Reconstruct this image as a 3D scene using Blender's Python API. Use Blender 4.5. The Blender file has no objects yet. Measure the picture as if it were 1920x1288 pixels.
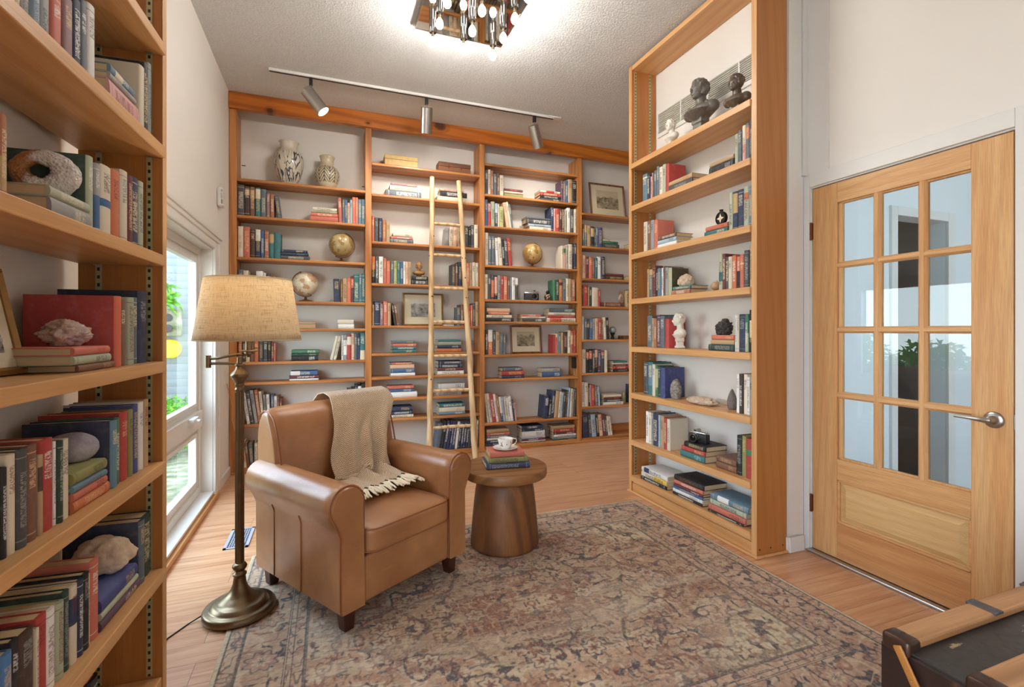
import bpy, bmesh, math, random
import numpy as np
from mathutils import Vector, Matrix, Euler, noise as mnoise
random.seed(7)
SC = bpy.context.scene
COL = SC.collection
PI = math.pi
# ------------------------------------------------------------------ camera
FPX, HY, CZ = 909.0, 620.0, 1.24
YAW = math.radians(20.73)
FW = Vector((math.sin(YAW), math.cos(YAW), 0)); RT = Vector((math.cos(YAW), -math.sin(YAW), 0))
cam_d = bpy.data.cameras.new('camera'); cam = bpy.data.objects.new('camera', cam_d); COL.objects.link(cam)
cam.location = (0, 0, CZ); cam.rotation_euler = (PI / 2, 0, -YAW)
cam_d.sensor_fit = 'HORIZONTAL'; cam_d.sensor_width = 36; cam_d.lens = FPX / 1920 * 36
cam_d.shift_y = -24 / 1920; cam_d.clip_start = 0.02
SC.camera = cam
def ray(px, py):
    u = (px - 960) / FPX
    return Vector((FW.x + RT.x * u, FW.y + RT.y * u, (HY - py) / FPX))
C0 = Vector((0, 0, CZ))
def on_x(px, py, X): d = ray(px, py); return C0 + d * (X / d.x)
def on_y(px, py, Y): d = ray(px, py); return C0 + d * (Y / d.y)
def on_z(px, py, Z): d = ray(px, py); return C0 + d * ((Z - CZ) / d.z)
def depth_of(p): return FW.x * p[0] + FW.y * p[1]
# ------------------------------------------------------------------ colours
def lin(c): return c / 12.92 if c <= .04045 else ((c + .055) / 1.055) ** 2.4
def rgb(h):
    h = h.lstrip('#'); return tuple(lin(int(h[i:i + 2], 16) / 255) for i in (0, 2, 4))
# ------------------------------------------------------------------ node helper
class NT:
    def __init__(s, name):
        s.m = bpy.data.materials.new(name); s.m.use_nodes = True
        s.t = s.m.node_tree; s.t.nodes.clear()
        s.out = s.n('ShaderNodeOutputMaterial')
    def n(s, typ, **k):
        n = s.t.nodes.new(typ)
        for a, v in k.items(): setattr(n, a, v)
        return n
    def put(s, sock, v):
        if hasattr(v, 'bl_idname') and not isinstance(v, bpy.types.NodeSocket): v = v.outputs[0]
        if isinstance(v, bpy.types.NodeSocket): s.t.links.new(v, sock)
        elif v is not None:
            if isinstance(v, (tuple, list)) and len(v) == 3 and len(sock.default_value) == 4: v = (*v, 1)
            sock.default_value = v
    def math(s, op, a, b=None, c=None, clamp=False):
        n = s.n('ShaderNodeMath', operation=op, use_clamp=clamp)
        s.put(n.inputs[0], a)
        if b is not None: s.put(n.inputs[1], b)
        if c is not None: s.put(n.inputs[2], c)
        return n.outputs[0]
    def mix(s, f, a, b, mode='MIX'):
        n = s.n('ShaderNodeMix', data_type='RGBA', blend_type=mode)
        s.put(n.inputs[0], f); s.put(n.inputs[6], a); s.put(n.inputs[7], b)
        return n.outputs[2]
    def coord(s, kind='Object', scale=(1, 1, 1), rot=(0, 0, 0), loc=(0, 0, 0)):
        c = s.n('ShaderNodeTexCoord'); mp = s.n('ShaderNodeMapping')
        s.t.links.new(c.outputs[kind], mp.inputs[0])
        mp.inputs['Scale'].default_value = scale; mp.inputs['Rotation'].default_value = rot; mp.inputs['Location'].default_value = loc
        return mp.outputs[0]
    def noise(s, vec, scale=5, detail=3, rough=.5, dist=0, out=0):
        n = s.n('ShaderNodeTexNoise'); s.put(n.inputs['Vector'], vec)
        n.inputs['Scale'].default_value = scale; n.inputs['Detail'].default_value = detail
        n.inputs['Roughness'].default_value = rough; n.inputs['Distortion'].default_value = dist
        return n.outputs[out]
    def ramp(s, f, stops, interp='LINEAR'):
        n = s.n('ShaderNodeValToRGB'); s.put(n.inputs[0], f); r = n.color_ramp; r.interpolation = interp
        while len(r.elements) < len(stops): r.elements.new(.5)
        for e, (p, c) in zip(r.elements, stops):
            e.position = p; e.color = (*c, 1) if len(c) == 3 else c
        return n.outputs[0]
    def bsdf(s, color, rough=.5, metal=0, bump=None, bump_d=.002, bump_s=1, **k):
        b = s.n('ShaderNodeBsdfPrincipled')
        s.put(b.inputs['Base Color'], color); s.put(b.inputs['Roughness'], rough); s.put(b.inputs['Metallic'], metal)
        for a, v in k.items(): s.put(b.inputs[a.replace('_', ' ')], v)
        if bump is not None:
            bn = s.n('ShaderNodeBump'); bn.inputs['Distance'].default_value = bump_d; bn.inputs['Strength'].default_value = bump_s
            s.put(bn.inputs['Height'], bump); s.t.links.new(bn.outputs[0], b.inputs['Normal'])
        s.t.links.new(b.outputs[0], s.out.inputs[0]); s.b = b
        return s.m
def G(v): return (v, v, v)
def sc3(c, k): return tuple(min(1, x * k) for x in c)
def plain(name, col, rough=.5, metal=0, nz=.06, scale=40, bump=0, **k):
    t = NT(name); c = rgb(col) if isinstance(col, str) else col
    f = t.noise(t.coord(), scale, 3)
    colr = t.mix(f, sc3(c, 1 - nz), sc3(c, 1 + nz))
    return t.bsdf(colr, rough, metal, bump=f if bump else None, bump_d=bump or .001, **k)
def wood(name, axis, base, dark, light=None, rough=.42, scale=1.0, ring=1.0, knots=None, coat=0, wave=1.0, spots=(), fineamt=.28):
    """grain along AXIS (0 x, 1 y, 2 z), object coordinates"""
    t = NT(name); base, dark = rgb(base), rgb(dark); light = rgb(light) if light else sc3(base, 1.15)
    info = t.n('ShaderNodeObjectInfo')
    s = [7 * scale] * 3; s[axis] = .45 * scale
    co = t.coord('Object', s)
    add = t.n('ShaderNodeVectorMath', operation='ADD'); t.put(add.inputs[0], co)
    off = t.math('MULTIPLY', info.outputs['Random'], 37.0)
    cmb = t.n('ShaderNodeCombineXYZ'); [t.put(cmb.inputs[i], off) for i in range(3)]
    t.put(add.inputs[1], cmb)
    v = add.outputs[0]
    big = t.noise(v, 1.1, 2, .5, .6)
    w = t.n('ShaderNodeTexWave', wave_type='BANDS', bands_direction='DIAGONAL'); t.put(w.inputs['Vector'], v)
    w.inputs['Scale'].default_value = .9; w.inputs['Distortion'].default_value = 5 * ring; w.inputs['Detail'].default_value = 2; w.inputs['Detail Scale'].default_value = .7
    s2 = [160 * scale] * 3; s2[axis] = 3.5 * scale
    fine = t.noise(t.coord('Object', s2), 1, 2, .6)
    c = t.ramp(big, [(.3, base), (.72, light)])
    f2 = t.ramp(w.outputs[0], [(.45, G(0)), (1, G(.5 * wave))])
    c = t.mix(f2, c, dark)
    f3 = t.math('MULTIPLY', t.ramp(fine, [(.42, G(0)), (.75, G(1))]), fineamt)
    c = t.mix(f3, c, dark)
    if knots:
        s4 = [knots] * 3; s4[axis] = knots * .55
        vo = t.n('ShaderNodeTexVoronoi', feature='F1'); t.put(vo.inputs['Vector'], t.coord('Object', s4)); vo.inputs['Scale'].default_value = 1
        k = t.ramp(vo.outputs['Distance'], [(.10, G(.95)), (.17, G(.5)), (.30, G(0))])
        c = t.mix(k, c, rgb('#4a1f0c'))
    for p, a, b in spots:
        mp = t.n('ShaderNodeMapping', vector_type='POINT'); tc_ = t.n('ShaderNodeTexCoord'); t.t.links.new(tc_.outputs['Object'], mp.inputs[0])
        mp.inputs['Scale'].default_value = (1 / a, 3, 1 / b); mp.inputs['Location'].default_value = (-p.x / a, 0, -p.z / b)
        ln = t.n('ShaderNodeVectorMath', operation='LENGTH'); t.put(ln.inputs[0], mp.outputs[0])
        dd = t.math('ADD', ln.outputs['Value'], t.math('MULTIPLY', t.math('SUBTRACT', big, .5), 1.2))
        c = t.mix(t.ramp(dd, [(.30, G(.92)), (.5, G(.55)), (.62, G(.12)), (.8, G(.3)), (1.0, G(0))]), c, rgb('#43190a'))
    return t.bsdf(c, rough, bump=fine, bump_d=.0006, bump_s=.3, Coat_Weight=coat, Coat_Roughness=.25)
# ------------------------------------------------------------------ mesh helpers
def box(bm, c, s, bevel=0, rot=None, seg=2, mi=0):
    r = bmesh.ops.create_cube(bm, size=1)
    vs = r['verts']
    bmesh.ops.scale(bm, vec=s, verts=vs)
    fs = list({f for v in vs for f in v.link_faces})
    if bevel:
        es = list({e for v in vs for e in v.link_edges})
        b = bmesh.ops.bevel(bm, geom=es, offset=bevel, segments=seg, profile=.5, affect='EDGES')
        fs = list({f for f in b['faces']} | {f for v in b['verts'] for f in v.link_faces})
        vs = list({v for f in fs for v in f.verts})
    if rot is not None: bmesh.ops.rotate(bm, cent=(0, 0, 0), matrix=rot, verts=vs)
    bmesh.ops.translate(bm, vec=c, verts=vs)
    for f in fs: f.material_index = mi
    return vs
def box2(bm, lo, hi, bevel=0, seg=2, mi=0):
    return box(bm, [(a + b) / 2 for a, b in zip(lo, hi)], [abs(b - a) for a, b in zip(lo, hi)], bevel, None, seg, mi)
def cone(bm, p0, p1, r0, r1, seg=20, mi=0, caps=True):
    p0, p1 = Vector(p0), Vector(p1); d = p1 - p0
    r = bmesh.ops.create_cone(bm, cap_ends=caps, segments=seg, radius1=max(r0, 1e-5), radius2=max(r1, 1e-5), depth=d.length)
    m = Matrix.Translation((p0 + p1) / 2) @ d.to_track_quat('Z', 'Y').to_matrix().to_4x4()
    bmesh.ops.transform(bm, matrix=m, verts=r['verts'])
    for v in r['verts']:
        for f in v.link_faces: f.material_index = mi
    return r['verts']
def ball(bm, c, r, sub=3, mi=0, rot=None):
    q = bmesh.ops.create_icosphere(bm, subdivisions=sub, radius=1)
    r = r if isinstance(r, (tuple, list, Vector)) else (r, r, r)
    bmesh.ops.scale(bm, vec=r, verts=q['verts'])
    if rot is not None: bmesh.ops.rotate(bm, cent=(0, 0, 0), matrix=rot, verts=q['verts'])
    bmesh.ops.translate(bm, vec=c, verts=q['verts'])
    for v in q['verts']:
        for f in v.link_faces: f.material_index = mi
    return q['verts']
def lathe(bm, prof, seg=40, c=(0, 0, 0), mi=0, rot=None):
    rings = []
    vs = []
    for r, z in prof:
        if r < 1e-5: ring = [bm.verts.new((0, 0, z))]
        else: ring = [bm.verts.new((r * math.cos(2 * PI * i / seg), r * math.sin(2 * PI * i / seg), z)) for i in range(seg)]
        rings.append(ring); vs += ring
    for a, b in zip(rings, rings[1:]):
        for i in range(seg):
            j = (i + 1) % seg
            if len(a) == 1 and len(b) == 1: continue
            if len(a) == 1: f = bm.faces.new((a[0], b[j], b[i])[::-1])
            elif len(b) == 1: f = bm.faces.new((a[i], a[j], b[0]))
            else: f = bm.faces.new((a[i], a[j], b[j], b[i]))
            f.material_index = mi
    if rot is not None: bmesh.ops.rotate(bm, cent=(0, 0, 0), matrix=rot, verts=vs)
    bmesh.ops.translate(bm, vec=c, verts=vs)
    return vs
def tube(bm, pts, r, seg=8, closed=False, mi=0, caps=True):
    pts = [Vector(p) for p in pts]; n = len(pts); rings = []
    up = None
    for i, p in enumerate(pts):
        if closed: d = pts[(i + 1) % n] - pts[i - 1]
        else: d = pts[min(i + 1, n - 1)] - pts[max(i - 1, 0)]
        d.normalize()
        if up is None:
            a = Vector((0, 0, 1)) if abs(d.z) < .9 else Vector((1, 0, 0))
            up = (a - d * a.dot(d)).normalized()
        else: up = (up - d * up.dot(d)).normalized()
        s = d.cross(up); rr = r[i] if isinstance(r, (list, tuple)) else r
        rings.append([bm.verts.new(p + (up * math.cos(2 * PI * k / seg) + s * math.sin(2 * PI * k / seg)) * rr) for k in range(seg)])
    for i in range(n if closed else n - 1):
        a, b = rings[i], rings[(i + 1) % n]
        for k in range(seg):
            f = bm.faces.new((a[k], a[(k + 1) % seg], b[(k + 1) % seg], b[k])); f.material_index = mi
    if caps and not closed:
        for q in (rings[0][::-1], rings[-1]): bm.faces.new(q).material_index = mi
    return rings
def prism(bm, outline, axis, a, b, mi=0, bevel=0, seg=3):
    """2D outline (in the two other axes, cyclic order) extruded along AXIS from a to b"""
    def P(q, t):
        v = [0, 0, 0]; o = [(1, 2), (2, 0), (0, 1)][axis]; v[axis] = t; v[o[0]] = q[0]; v[o[1]] = q[1]; return v
    A = [bm.verts.new(P(q, a)) for q in outline]; B = [bm.verts.new(P(q, b)) for q in outline]
    n = len(outline); fs = [bm.faces.new(A[::-1]), bm.faces.new(B)]
    for i in range(n): fs.append(bm.faces.new((A[i], A[(i + 1) % n], B[(i + 1) % n], B[i])))
    for f in fs: f.material_index = mi
    if bevel:
        es = [e for f in fs[:2] for e in f.edges]
        r = bmesh.ops.bevel(bm, geom=es, offset=bevel, segments=seg, profile=.5, affect='EDGES')
    return A + B
def smooth(ob, ang=40):
    me = ob.data
    me.shade_smooth()
    if ang < 180: me.set_sharp_from_angle(angle=math.radians(ang))
def obj(name, bm, mats=None, parent=None, loc=None, rot=None, sm=None, fix=True):
    if fix: bmesh.ops.recalc_face_normals(bm, faces=bm.faces)
    me = bpy.data.meshes.new(name); bm.to_mesh(me); bm.free()
    o = bpy.data.objects.new(name, me); COL.objects.link(o)
    for m in (mats if isinstance(mats, (list, tuple)) else [mats]):
        if m: me.materials.append(m)
    if parent: o.parent = parent
    if loc is not None: o.location = loc
    if rot is not None: o.rotation_euler = rot
    if sm: smooth(o, sm)
    return o
def empty(name, loc=(0, 0, 0), rot=(0, 0, 0)):
    o = bpy.data.objects.new(name, None); COL.objects.link(o); o.location = loc; o.rotation_euler = rot
    o.empty_display_size = .1
    return o
def tag(o, label=None, cat=None, group=None, kind=None):
    if label: o['label'] = label
    if cat: o['category'] = cat
    if group: o['group'] = group
    if kind: o['kind'] = kind
    return o
def struct(name, bm, mats, label=None, sm=None):
    o = obj(name, bm, mats, sm=sm); o['kind'] = 'structure'
    if label: o['label'] = label
    return o
NB = bmesh.new
def displace(bm, amp, freq, seed=0, octs=3, verts=None, axis=None):
    for v in (verts or bm.verts):
        p = Vector(v.co) * freq + Vector((seed * 3.7, seed * 1.3, seed * 7.1))
        d = mnoise.fractal(p, 1.0, 2.0, octs)
        nrm = v.normal if v.normal.length > .1 else v.co.normalized()
        v.co += nrm * d * amp
# ------------------------------------------------------------------ materials
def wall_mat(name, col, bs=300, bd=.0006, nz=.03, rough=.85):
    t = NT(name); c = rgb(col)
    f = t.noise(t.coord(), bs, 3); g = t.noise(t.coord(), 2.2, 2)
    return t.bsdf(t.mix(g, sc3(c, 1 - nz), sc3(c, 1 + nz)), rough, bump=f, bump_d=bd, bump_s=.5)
KNOTS = [(on_y(502, 172, 4.72), .30, .07), (on_y(506, 208, 4.72), .05, .045), (on_y(654, 238, 4.72), .20, .06), (on_y(690, 231, 4.72), .04, .026), (on_y(825, 236, 4.72), .10, .075), (on_y(1032, 287, 4.72), .06, .04)]
M = {}
M['wall'] = wall_mat('painted_wall', '#e1ddd6')
M['wall_cool'] = wall_mat('hall_wall', '#dde2e3')
M['white'] = plain('white_trim_paint', '#dbd9d4', .4, nz=.015)
t = NT('stippled_ceiling'); f = t.noise(t.coord(), 85, 4, .55); g = t.ramp(f, [(.35, G(0)), (.65, G(1))])
M['ceiling'] = t.bsdf(t.mix(g, rgb('#cbcdcd'), rgb('#d7d9d9')), .9, bump=g, bump_d=.004, bump_s=.6)
# floor: planks along x
t = NT('plank_floor'); br = t.n('ShaderNodeTexBrick'); co = t.coord('Object'); t.put(br.inputs['Vector'], co)
br.offset = .37; br.inputs['Scale'].default_value = 1; br.inputs['Brick Width'].default_value = 1.25; br.inputs['Row Height'].default_value = .124
br.inputs['Mortar Size'].default_value = .0013; br.inputs['Mortar Smooth'].default_value = .3; br.inputs['Bias'].default_value = 0
br.inputs['Color1'].default_value = (0, 0, 0, 1); br.inputs['Color2'].default_value = (1, 1, 1, 1); br.inputs['Mortar'].default_value = (.5, .5, .5, 1)
sh = t.math('MULTIPLY', br.outputs['Color'], 23.0); cmb = t.n('ShaderNodeCombineXYZ'); t.put(cmb.inputs[0], sh); t.put(cmb.inputs[2], sh)
ad = t.n('ShaderNodeVectorMath', operation='ADD'); t.put(ad.inputs[0], t.coord('Object', (.7, 9, 1))); t.put(ad.inputs[1], cmb)
n1 = t.noise(ad.outputs[0], 2.0, 4, .6, 1.2); n2 = t.noise(t.coord('Object', (4, 150, 1)), 1, 2)
c = t.ramp(n1, [(.3, rgb('#ad7a57')), (.48, rgb('#c99872')), (.7, rgb('#d9b08b'))])
c = t.mix(t.math('MULTIPLY', br.outputs['Color'], .35), c, rgb('#bd8762'))
c = t.mix(t.math('MULTIPLY', t.ramp(n2, [(.45, G(0)), (.7, G(1))]), .18), c, rgb('#8d5833'))
c = t.mix(t.math('MULTIPLY', br.outputs['Fac'], .75), c, rgb('#5d3a20'))
M['floor'] = t.bsdf(c, t.ramp(n1, [(0, G(.26)), (1, G(.4))]), bump=t.math('SUBTRACT', 1.0, br.outputs['Fac']), bump_d=.001, bump_s=.4)
W_ = dict(base='#cd9961', dark='#a86d38', light='#d8aa76', ring=.5, wave=.5, scale=1.3)
M['fir_panel'] = wood('golden_fir_panel', 2, '#ae7038', '#8a5226', '#b97c42', scale=1.6, ring=.35, wave=.35)  # deeper orange fir, darkened further for the shade on the side faces
for a, n in enumerate('xyz'):
    M['fir_' + n] = wood('golden_fir_' + n, a, **W_)
    M['bw_' + n] = wood('amber_pine_' + n, a, '#b9783f', '#7a431c', '#c98b50')
    M['door_' + n] = wood('pine_door_' + n, a, '#cf9a62', '#9e622c', '#dab07a', scale=2.2, ring=1.2, wave=.3, fineamt=.5)
M['panelwood'] = wood('pine_panel', 1, '#cfa669', '#a9773c', '#d9b580', scale=2, wave=.3, fineamt=.4); M['railwood'] = wood('pine_bottom_rail', 1, '#c48a55', '#94592c', '#cf9a66', scale=1.6, ring=2, wave=.5, fineamt=.45)
M['beam'] = wood('knotty_beam', 0, '#b9651c', '#7d370b', '#cc7d2b', rough=.38, spots=KNOTS)
M['pole'] = wood('peeled_pole', 2, '#d2b083', '#8c6236', '#e0c39b', rough=.6, scale=1.3)
M['acacia'] = wood('acacia_wood', 2, '#754727', '#3c2011', '#88582f', rough=.5, scale=1.1, ring=1.4)
M['acacia_x'] = wood('acacia_top', 0, '#87592f', '#54301a', '#976a3c', rough=.45, scale=1.1)
M['chrome'] = plain('polished_chrome', '#c9c9c9', .06, 1, .02)
M['mirror'] = plain('mirror_plate', '#b9b7b3', .03, 1, .02)
M['steel'] = plain('brushed_steel', '#b9b7b2', .28, 1, .05, 200)
M['nickel'] = plain('satin_nickel', '#b4b1ab', .3, 1, .02)
M['black'] = plain('black_plastic', '#17171a', .45, nz=.1)
M['blackmetal'] = plain('black_metal', '#1c1a18', .4, .4, .1)
M['brass'] = plain('antique_brass', '#7b6a54', .34, 1, .25, 22)
M['hinge'] = plain('bronze_hinge', '#6d3d22', .4, .6, .1)
M['standard'] = None
t = NT('slotted_standard'); zz = t.n('ShaderNodeSeparateXYZ'); t.put(zz.inputs[0], t.coord('Object'))
fr = t.math('FRACT', t.math('MULTIPLY', zz.outputs[2], 39.0)); slot = t.math('LESS_THAN', fr, .42)
uv = t.n('ShaderNodeUVMap'); us = t.n('ShaderNodeSeparateXYZ'); t.put(us.inputs[0], uv.outputs[0])
inn = t.math('LESS_THAN', t.math('ABSOLUTE', t.math('SUBTRACT', us.outputs[0], .5)), .22)
sl = t.math('MULTIPLY', slot, inn)
M['standard'] = t.bsdf(t.mix(sl, rgb('#b9b48c'), rgb('#1d1a12')), .4, t.math('SUBTRACT', .55, t.math('MULTIPLY', sl, .55)))
# leather
t = NT('tan_leather'); f = t.noise(t.coord(), 3.2, 4, .55, .3); g = t.noise(t.coord(), 1.1, 2)
vo = t.n('ShaderNodeTexVoronoi', feature='DISTANCE_TO_EDGE'); t.put(vo.inputs['Vector'], t.coord()); vo.inputs['Scale'].default_value = 240
c = t.ramp(f, [(.25, rgb('#82512f')), (.5, rgb('#9d6a40')), (.75, rgb('#b58052'))])
scr = t.noise(t.coord('Object', (3, 30, 30), (.4, .3, .8)), 2.5, 2)
c = t.mix(t.ramp(scr, [(.66, G(0)), (.75, G(.3))]), c, rgb('#cf9a63'))
M['leather'] = t.bsdf(c, t.ramp(g, [(.3, G(.3)), (.7, G(.42))]), bump=t.math('ADD', t.math('MULTIPLY', vo.outputs[0], .25), t.math('MULTIPLY', f, .6)), bump_d=.002, bump_s=.5, Coat_Weight=.4, Coat_Roughness=.33)
M['piping'] = plain('leather_piping', '#8c5530', .42)
M['darkleg'] = plain('dark_leg_wood', '#3a1a10', .35, nz=.2, scale=20)
# throw: herringbone from uv
def herringbone():
    t = NT('herringbone_wool'); uv = t.n('ShaderNodeUVMap'); s = t.n('ShaderNodeSeparateXYZ'); t.put(s.inputs[0], uv.outputs[0])
    u, v = s.outputs[0], s.outputs[1]
    tri = t.math('ABSOLUTE', t.math('SUBTRACT', t.math('FRACT', t.math('MULTIPLY', u, 34.0)), .5))
    st = t.math('FRACT', t.math('ADD', t.math('MULTIPLY', v, 120.0), t.math('MULTIPLY', tri, 3.0)))
    m = t.ramp(st, [(.35, G(0)), (.5, G(1)), (.85, G(1)), (1, G(0))])
    nz = t.noise(t.coord('Object'), 260, 2)
    fac = t.math('MULTIPLY', m, t.ramp(nz, [(.3, G(.4)), (.6, G(1))]))
    c = t.mix(fac, rgb('#9c7b58'), rgb('#e6d6bc'))
    return t.bsdf(c, .95, bump=fac, bump_d=.002, bump_s=.8, Sheen_Weight=.3)
M['throw'] = herringbone()
M['fringe'] = plain('cream_yarn', '#e4d6bd', .9, nz=.12, scale=300)
# linen shade: thin translucent cloth
t = NT('linen_shade'); uv = t.n('ShaderNodeUVMap'); 
def uvn(sx, sy, sc=1, d=2):
    mp = t.n('ShaderNodeMapping'); t.put(mp.inputs[0], uv.outputs[0]); mp.inputs['Scale'].default_value = (sx, sy, 1)
    return t.noise(mp.outputs[0], sc, d, .6)
h = uvn(14, 170); v_ = uvn(420, 8); f = t.math('ADD', t.ramp(h, [(.52, G(0)), (.68, G(.65))]), t.ramp(v_, [(.54, G(0)), (.7, G(.6))]), clamp=True)
c = t.mix(f, rgb('#e2d5bd'), rgb('#a58b68'))
df = t.n('ShaderNodeBsdfDiffuse'); tr = t.n('ShaderNodeBsdfTranslucent'); t.put(df.inputs[0], c); t.put(tr.inputs[0], c)
mx = t.n('ShaderNodeMixShader'); mx.inputs[0].default_value = .42; t.put(mx.inputs[1], df); t.put(mx.inputs[2], tr); t.put(t.out.inputs[0], mx)
M['linen'] = t.m
def glow(name, col, st):
    t = NT(name); e = t.n('ShaderNodeEmission'); t.put(e.inputs[0], (*rgb(col), 1)); e.inputs[1].default_value = st
    t.put(t.out.inputs[0], e); return t.m
def glass(name, tint='#f4fbfa', rough=0.0, refl=1.45):
    """thin pane: Fresnel-weighted sharp reflection over clear transmission"""
    t = NT(name); a = t.n('ShaderNodeBsdfTransparent'); t.put(a.inputs[0], rgb(tint)); g = t.n('ShaderNodeBsdfGlossy'); g.inputs['Roughness'].default_value = rough
    fr = t.n('ShaderNodeFresnel'); fr.inputs[0].default_value = refl
    ge = t.n('ShaderNodeNewGeometry'); fac = t.math('MULTIPLY', fr.outputs[0], t.math('SUBTRACT', 1.0, ge.outputs['Backfacing']))
    mx = t.n('ShaderNodeMixShader'); t.put(mx.inputs[0], fac); t.put(mx.inputs[1], a); t.put(mx.inputs[2], g); t.put(t.out.inputs[0], mx)
    return t.m
M['glass'] = glass('window_glass'); M['doorglass'] = glass('door_glass', '#eaf3f6', 0, 1.7)
M['picglass'] = glass('picture_glass', '#ffffff')
# ------------------------------------------------------------------ room
XL, XR, YB, ZC, YF = -.80, 2.557, 4.98, 3.29, -1.6
XP = 2.405                      # partition behind the tall bookcase
YW0, YW1, ZW0, ZW1 = 2.30, 4.12, .045, 1.847   # window opening
T = .14
bm = NB(); box2(bm, (XL - .2, YF, -.1), (6.2, 5.2, 0)); struct('floor', bm, M['floor'], 'honey coloured wooden plank floor')
bm = NB(); box2(bm, (XL - .2, YF, ZC), (6.2, 5.2, ZC + .1)); struct('ceiling', bm, M['ceiling'], 'stippled pale grey ceiling')
bm = NB()
box2(bm, (XL - T, .2, 0), (XL, YW0, ZC)); box2(bm, (XL - T, YF, 2.3), (XL, .2, ZC)); box2(bm, (XL - T, YF, 0), (XL, YF + .4, 2.3)); box2(bm, (XL - T, YW1, 0), (XL, YB + .15, ZC))  # gap behind the camera is an unseen opening added to let daylight in
box2(bm, (XL - T, YW0, ZW1), (XL, YW1, ZC)); box2(bm, (XL - T, YW0, -.02), (XL, YW1, ZW0))
struct('wall_left', bm, M['wall'], 'white painted wall with the tall window')
bm = NB(); box2(bm, (XL - T, YF - .14, 0), (XR + .12, YF, ZC)); box2(bm, (3.5, YF - .14, 0), (6.2, YF, ZC)); struct('wall_front', bm, M['wall'], 'white wall behind the camera')  # unseen wall, added to cut frontal daylight and limit light into the hall
bm = NB(); box2(bm, (XL - T, YB, 0), (4.1, YB + .14, ZC)); struct('wall_back', bm, M['wall'], 'white wall behind the built-in shelves')
bm = NB(); box2(bm, (XP, 2.0, 0), (XP + .13, 3.22, ZC)); struct('wall_partition', bm, M['wall'], 'white partition behind the tall bookcase')
bm = NB(); box2(bm, (3.9, 3.1, 0), (4.0, YB, ZC)); box2(bm, (XP + .13, 3.1, 0), (3.9, 3.2, ZC)); struct('wall_alcove', bm, M['wall'])
DY0, DY1, DZ = 1.0985, 1.961, 2.037
bm = NB()
box2(bm, (XR, YF, 0), (XR + .12, DY0 - .012, ZC)); box2(bm, (XR, DY1 + .012, 0), (XR + .12, 2.0, ZC)); box2(bm, (XR, DY0 - .012, DZ + .012), (XR + .12, DY1 + .012, ZC))
struct('wall_right', bm, M['wall'], 'white wall around the glazed door')
# partition end seam mouldings
bm = NB()
box2(bm, (XP - .0, 1.985, .1), (XR - .055, 2.0, ZC)); box2(bm, (XR - .05, 1.978, DZ + .08), (XR, 2.0, ZC)); box2(bm, (XR - .012, 1.86, DZ + .085), (XR, 1.978, ZC))
struct('trim_1', bm, M['white'], 'white corner boards above the door hinge')
bm = NB()
bh = .085
box2(bm, (XP - .0, 1.975, 0), (XR - .04, 1.99, bh), .003); box2(bm, (XP - .012, 1.985, 0), (XP, 2.004, bh), .003)
struct('baseboard_right', bm, M['white'], 'short white baseboard between bookcase and door')
bm = NB(); box2(bm, (XL, YW1 + .13, 0), (XL + .014, 4.75, .075), .003); struct('baseboard_left', bm, M['white'], 'white baseboard on the window wall')
bm = NB(); box2(bm, (XL, 2.05, 0), (XL + .03, YW1 + .13, .035), .004); struct('trim_2', bm, M['fir_y'], 'wooden shoe moulding under the window')
# door casing
bm = NB(); cw = .075
box2(bm, (XR - .016, DY1 + .008, 0), (XR + .002, DY1 + .008 + .035, DZ + .012 + cw), .003)
box2(bm, (XR - .016, DY0 - .008 - cw, 0), (XR + .002, DY0 - .008, DZ + .012 + cw), .003)
box2(bm, (XR - .016, DY0 - .008, DZ + .012), (XR + .002, DY1 + .008, DZ + .012 + cw), .003)
box2(bm, (XR, DY0 - .012, 0), (XR + .12, DY0 - .004, DZ + .01)); box2(bm, (XR, DY1 + .004, 0), (XR + .12, DY1 + .012, DZ + .01))
box2(bm, (XR, DY0 - .012, DZ + .005), (XR + .12, DY1 + .012, DZ + .012))
struct('trim_3', bm, M['white'], 'white casing around the glazed door')
bm = NB(); box2(bm, (XR - .035, DY0 - .01, 0), (XR + .1, DY1 + .01, .014), .004); struct('trim_4', bm, M['steel'], 'metal door threshold')
# hallway behind the door
HY_ = 2.10
bm = NB()
box2(bm, (XR + .12, HY_, 0), (3.50, HY_ + .1, ZC)); box2(bm, (4.04, HY_, 0), (6.1, HY_ + .1, ZC)); box2(bm, (3.50, HY_, 2.0), (4.04, HY_ + .1, ZC))
struct('wall_hall', bm, M['wall_cool'], 'pale hall wall seen through the door panes')
bm = NB()
for x0, x1, z0, z1 in ((3.44, 3.50, 0, 2.06), (4.04, 4.12, 0, 2.06), (3.50, 4.04, 2.0, 2.06)): box2(bm, (x0, HY_ - .02, z0), (x1, HY_ + .0, z1), .003)
struct('trim_5', bm, M['white'], 'white casing of the inner hall doorway')
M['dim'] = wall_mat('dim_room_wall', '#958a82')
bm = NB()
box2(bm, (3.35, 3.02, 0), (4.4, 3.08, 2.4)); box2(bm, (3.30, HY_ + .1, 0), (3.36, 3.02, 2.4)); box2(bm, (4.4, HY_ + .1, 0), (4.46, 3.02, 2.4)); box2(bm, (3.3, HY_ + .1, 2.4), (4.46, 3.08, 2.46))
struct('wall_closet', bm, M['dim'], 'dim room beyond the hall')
bm = NB(); box2(bm, (6.0, YF, 0), (6.1, HY_, ZC)); struct('wall_far', bm, M['wall_cool'])
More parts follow.
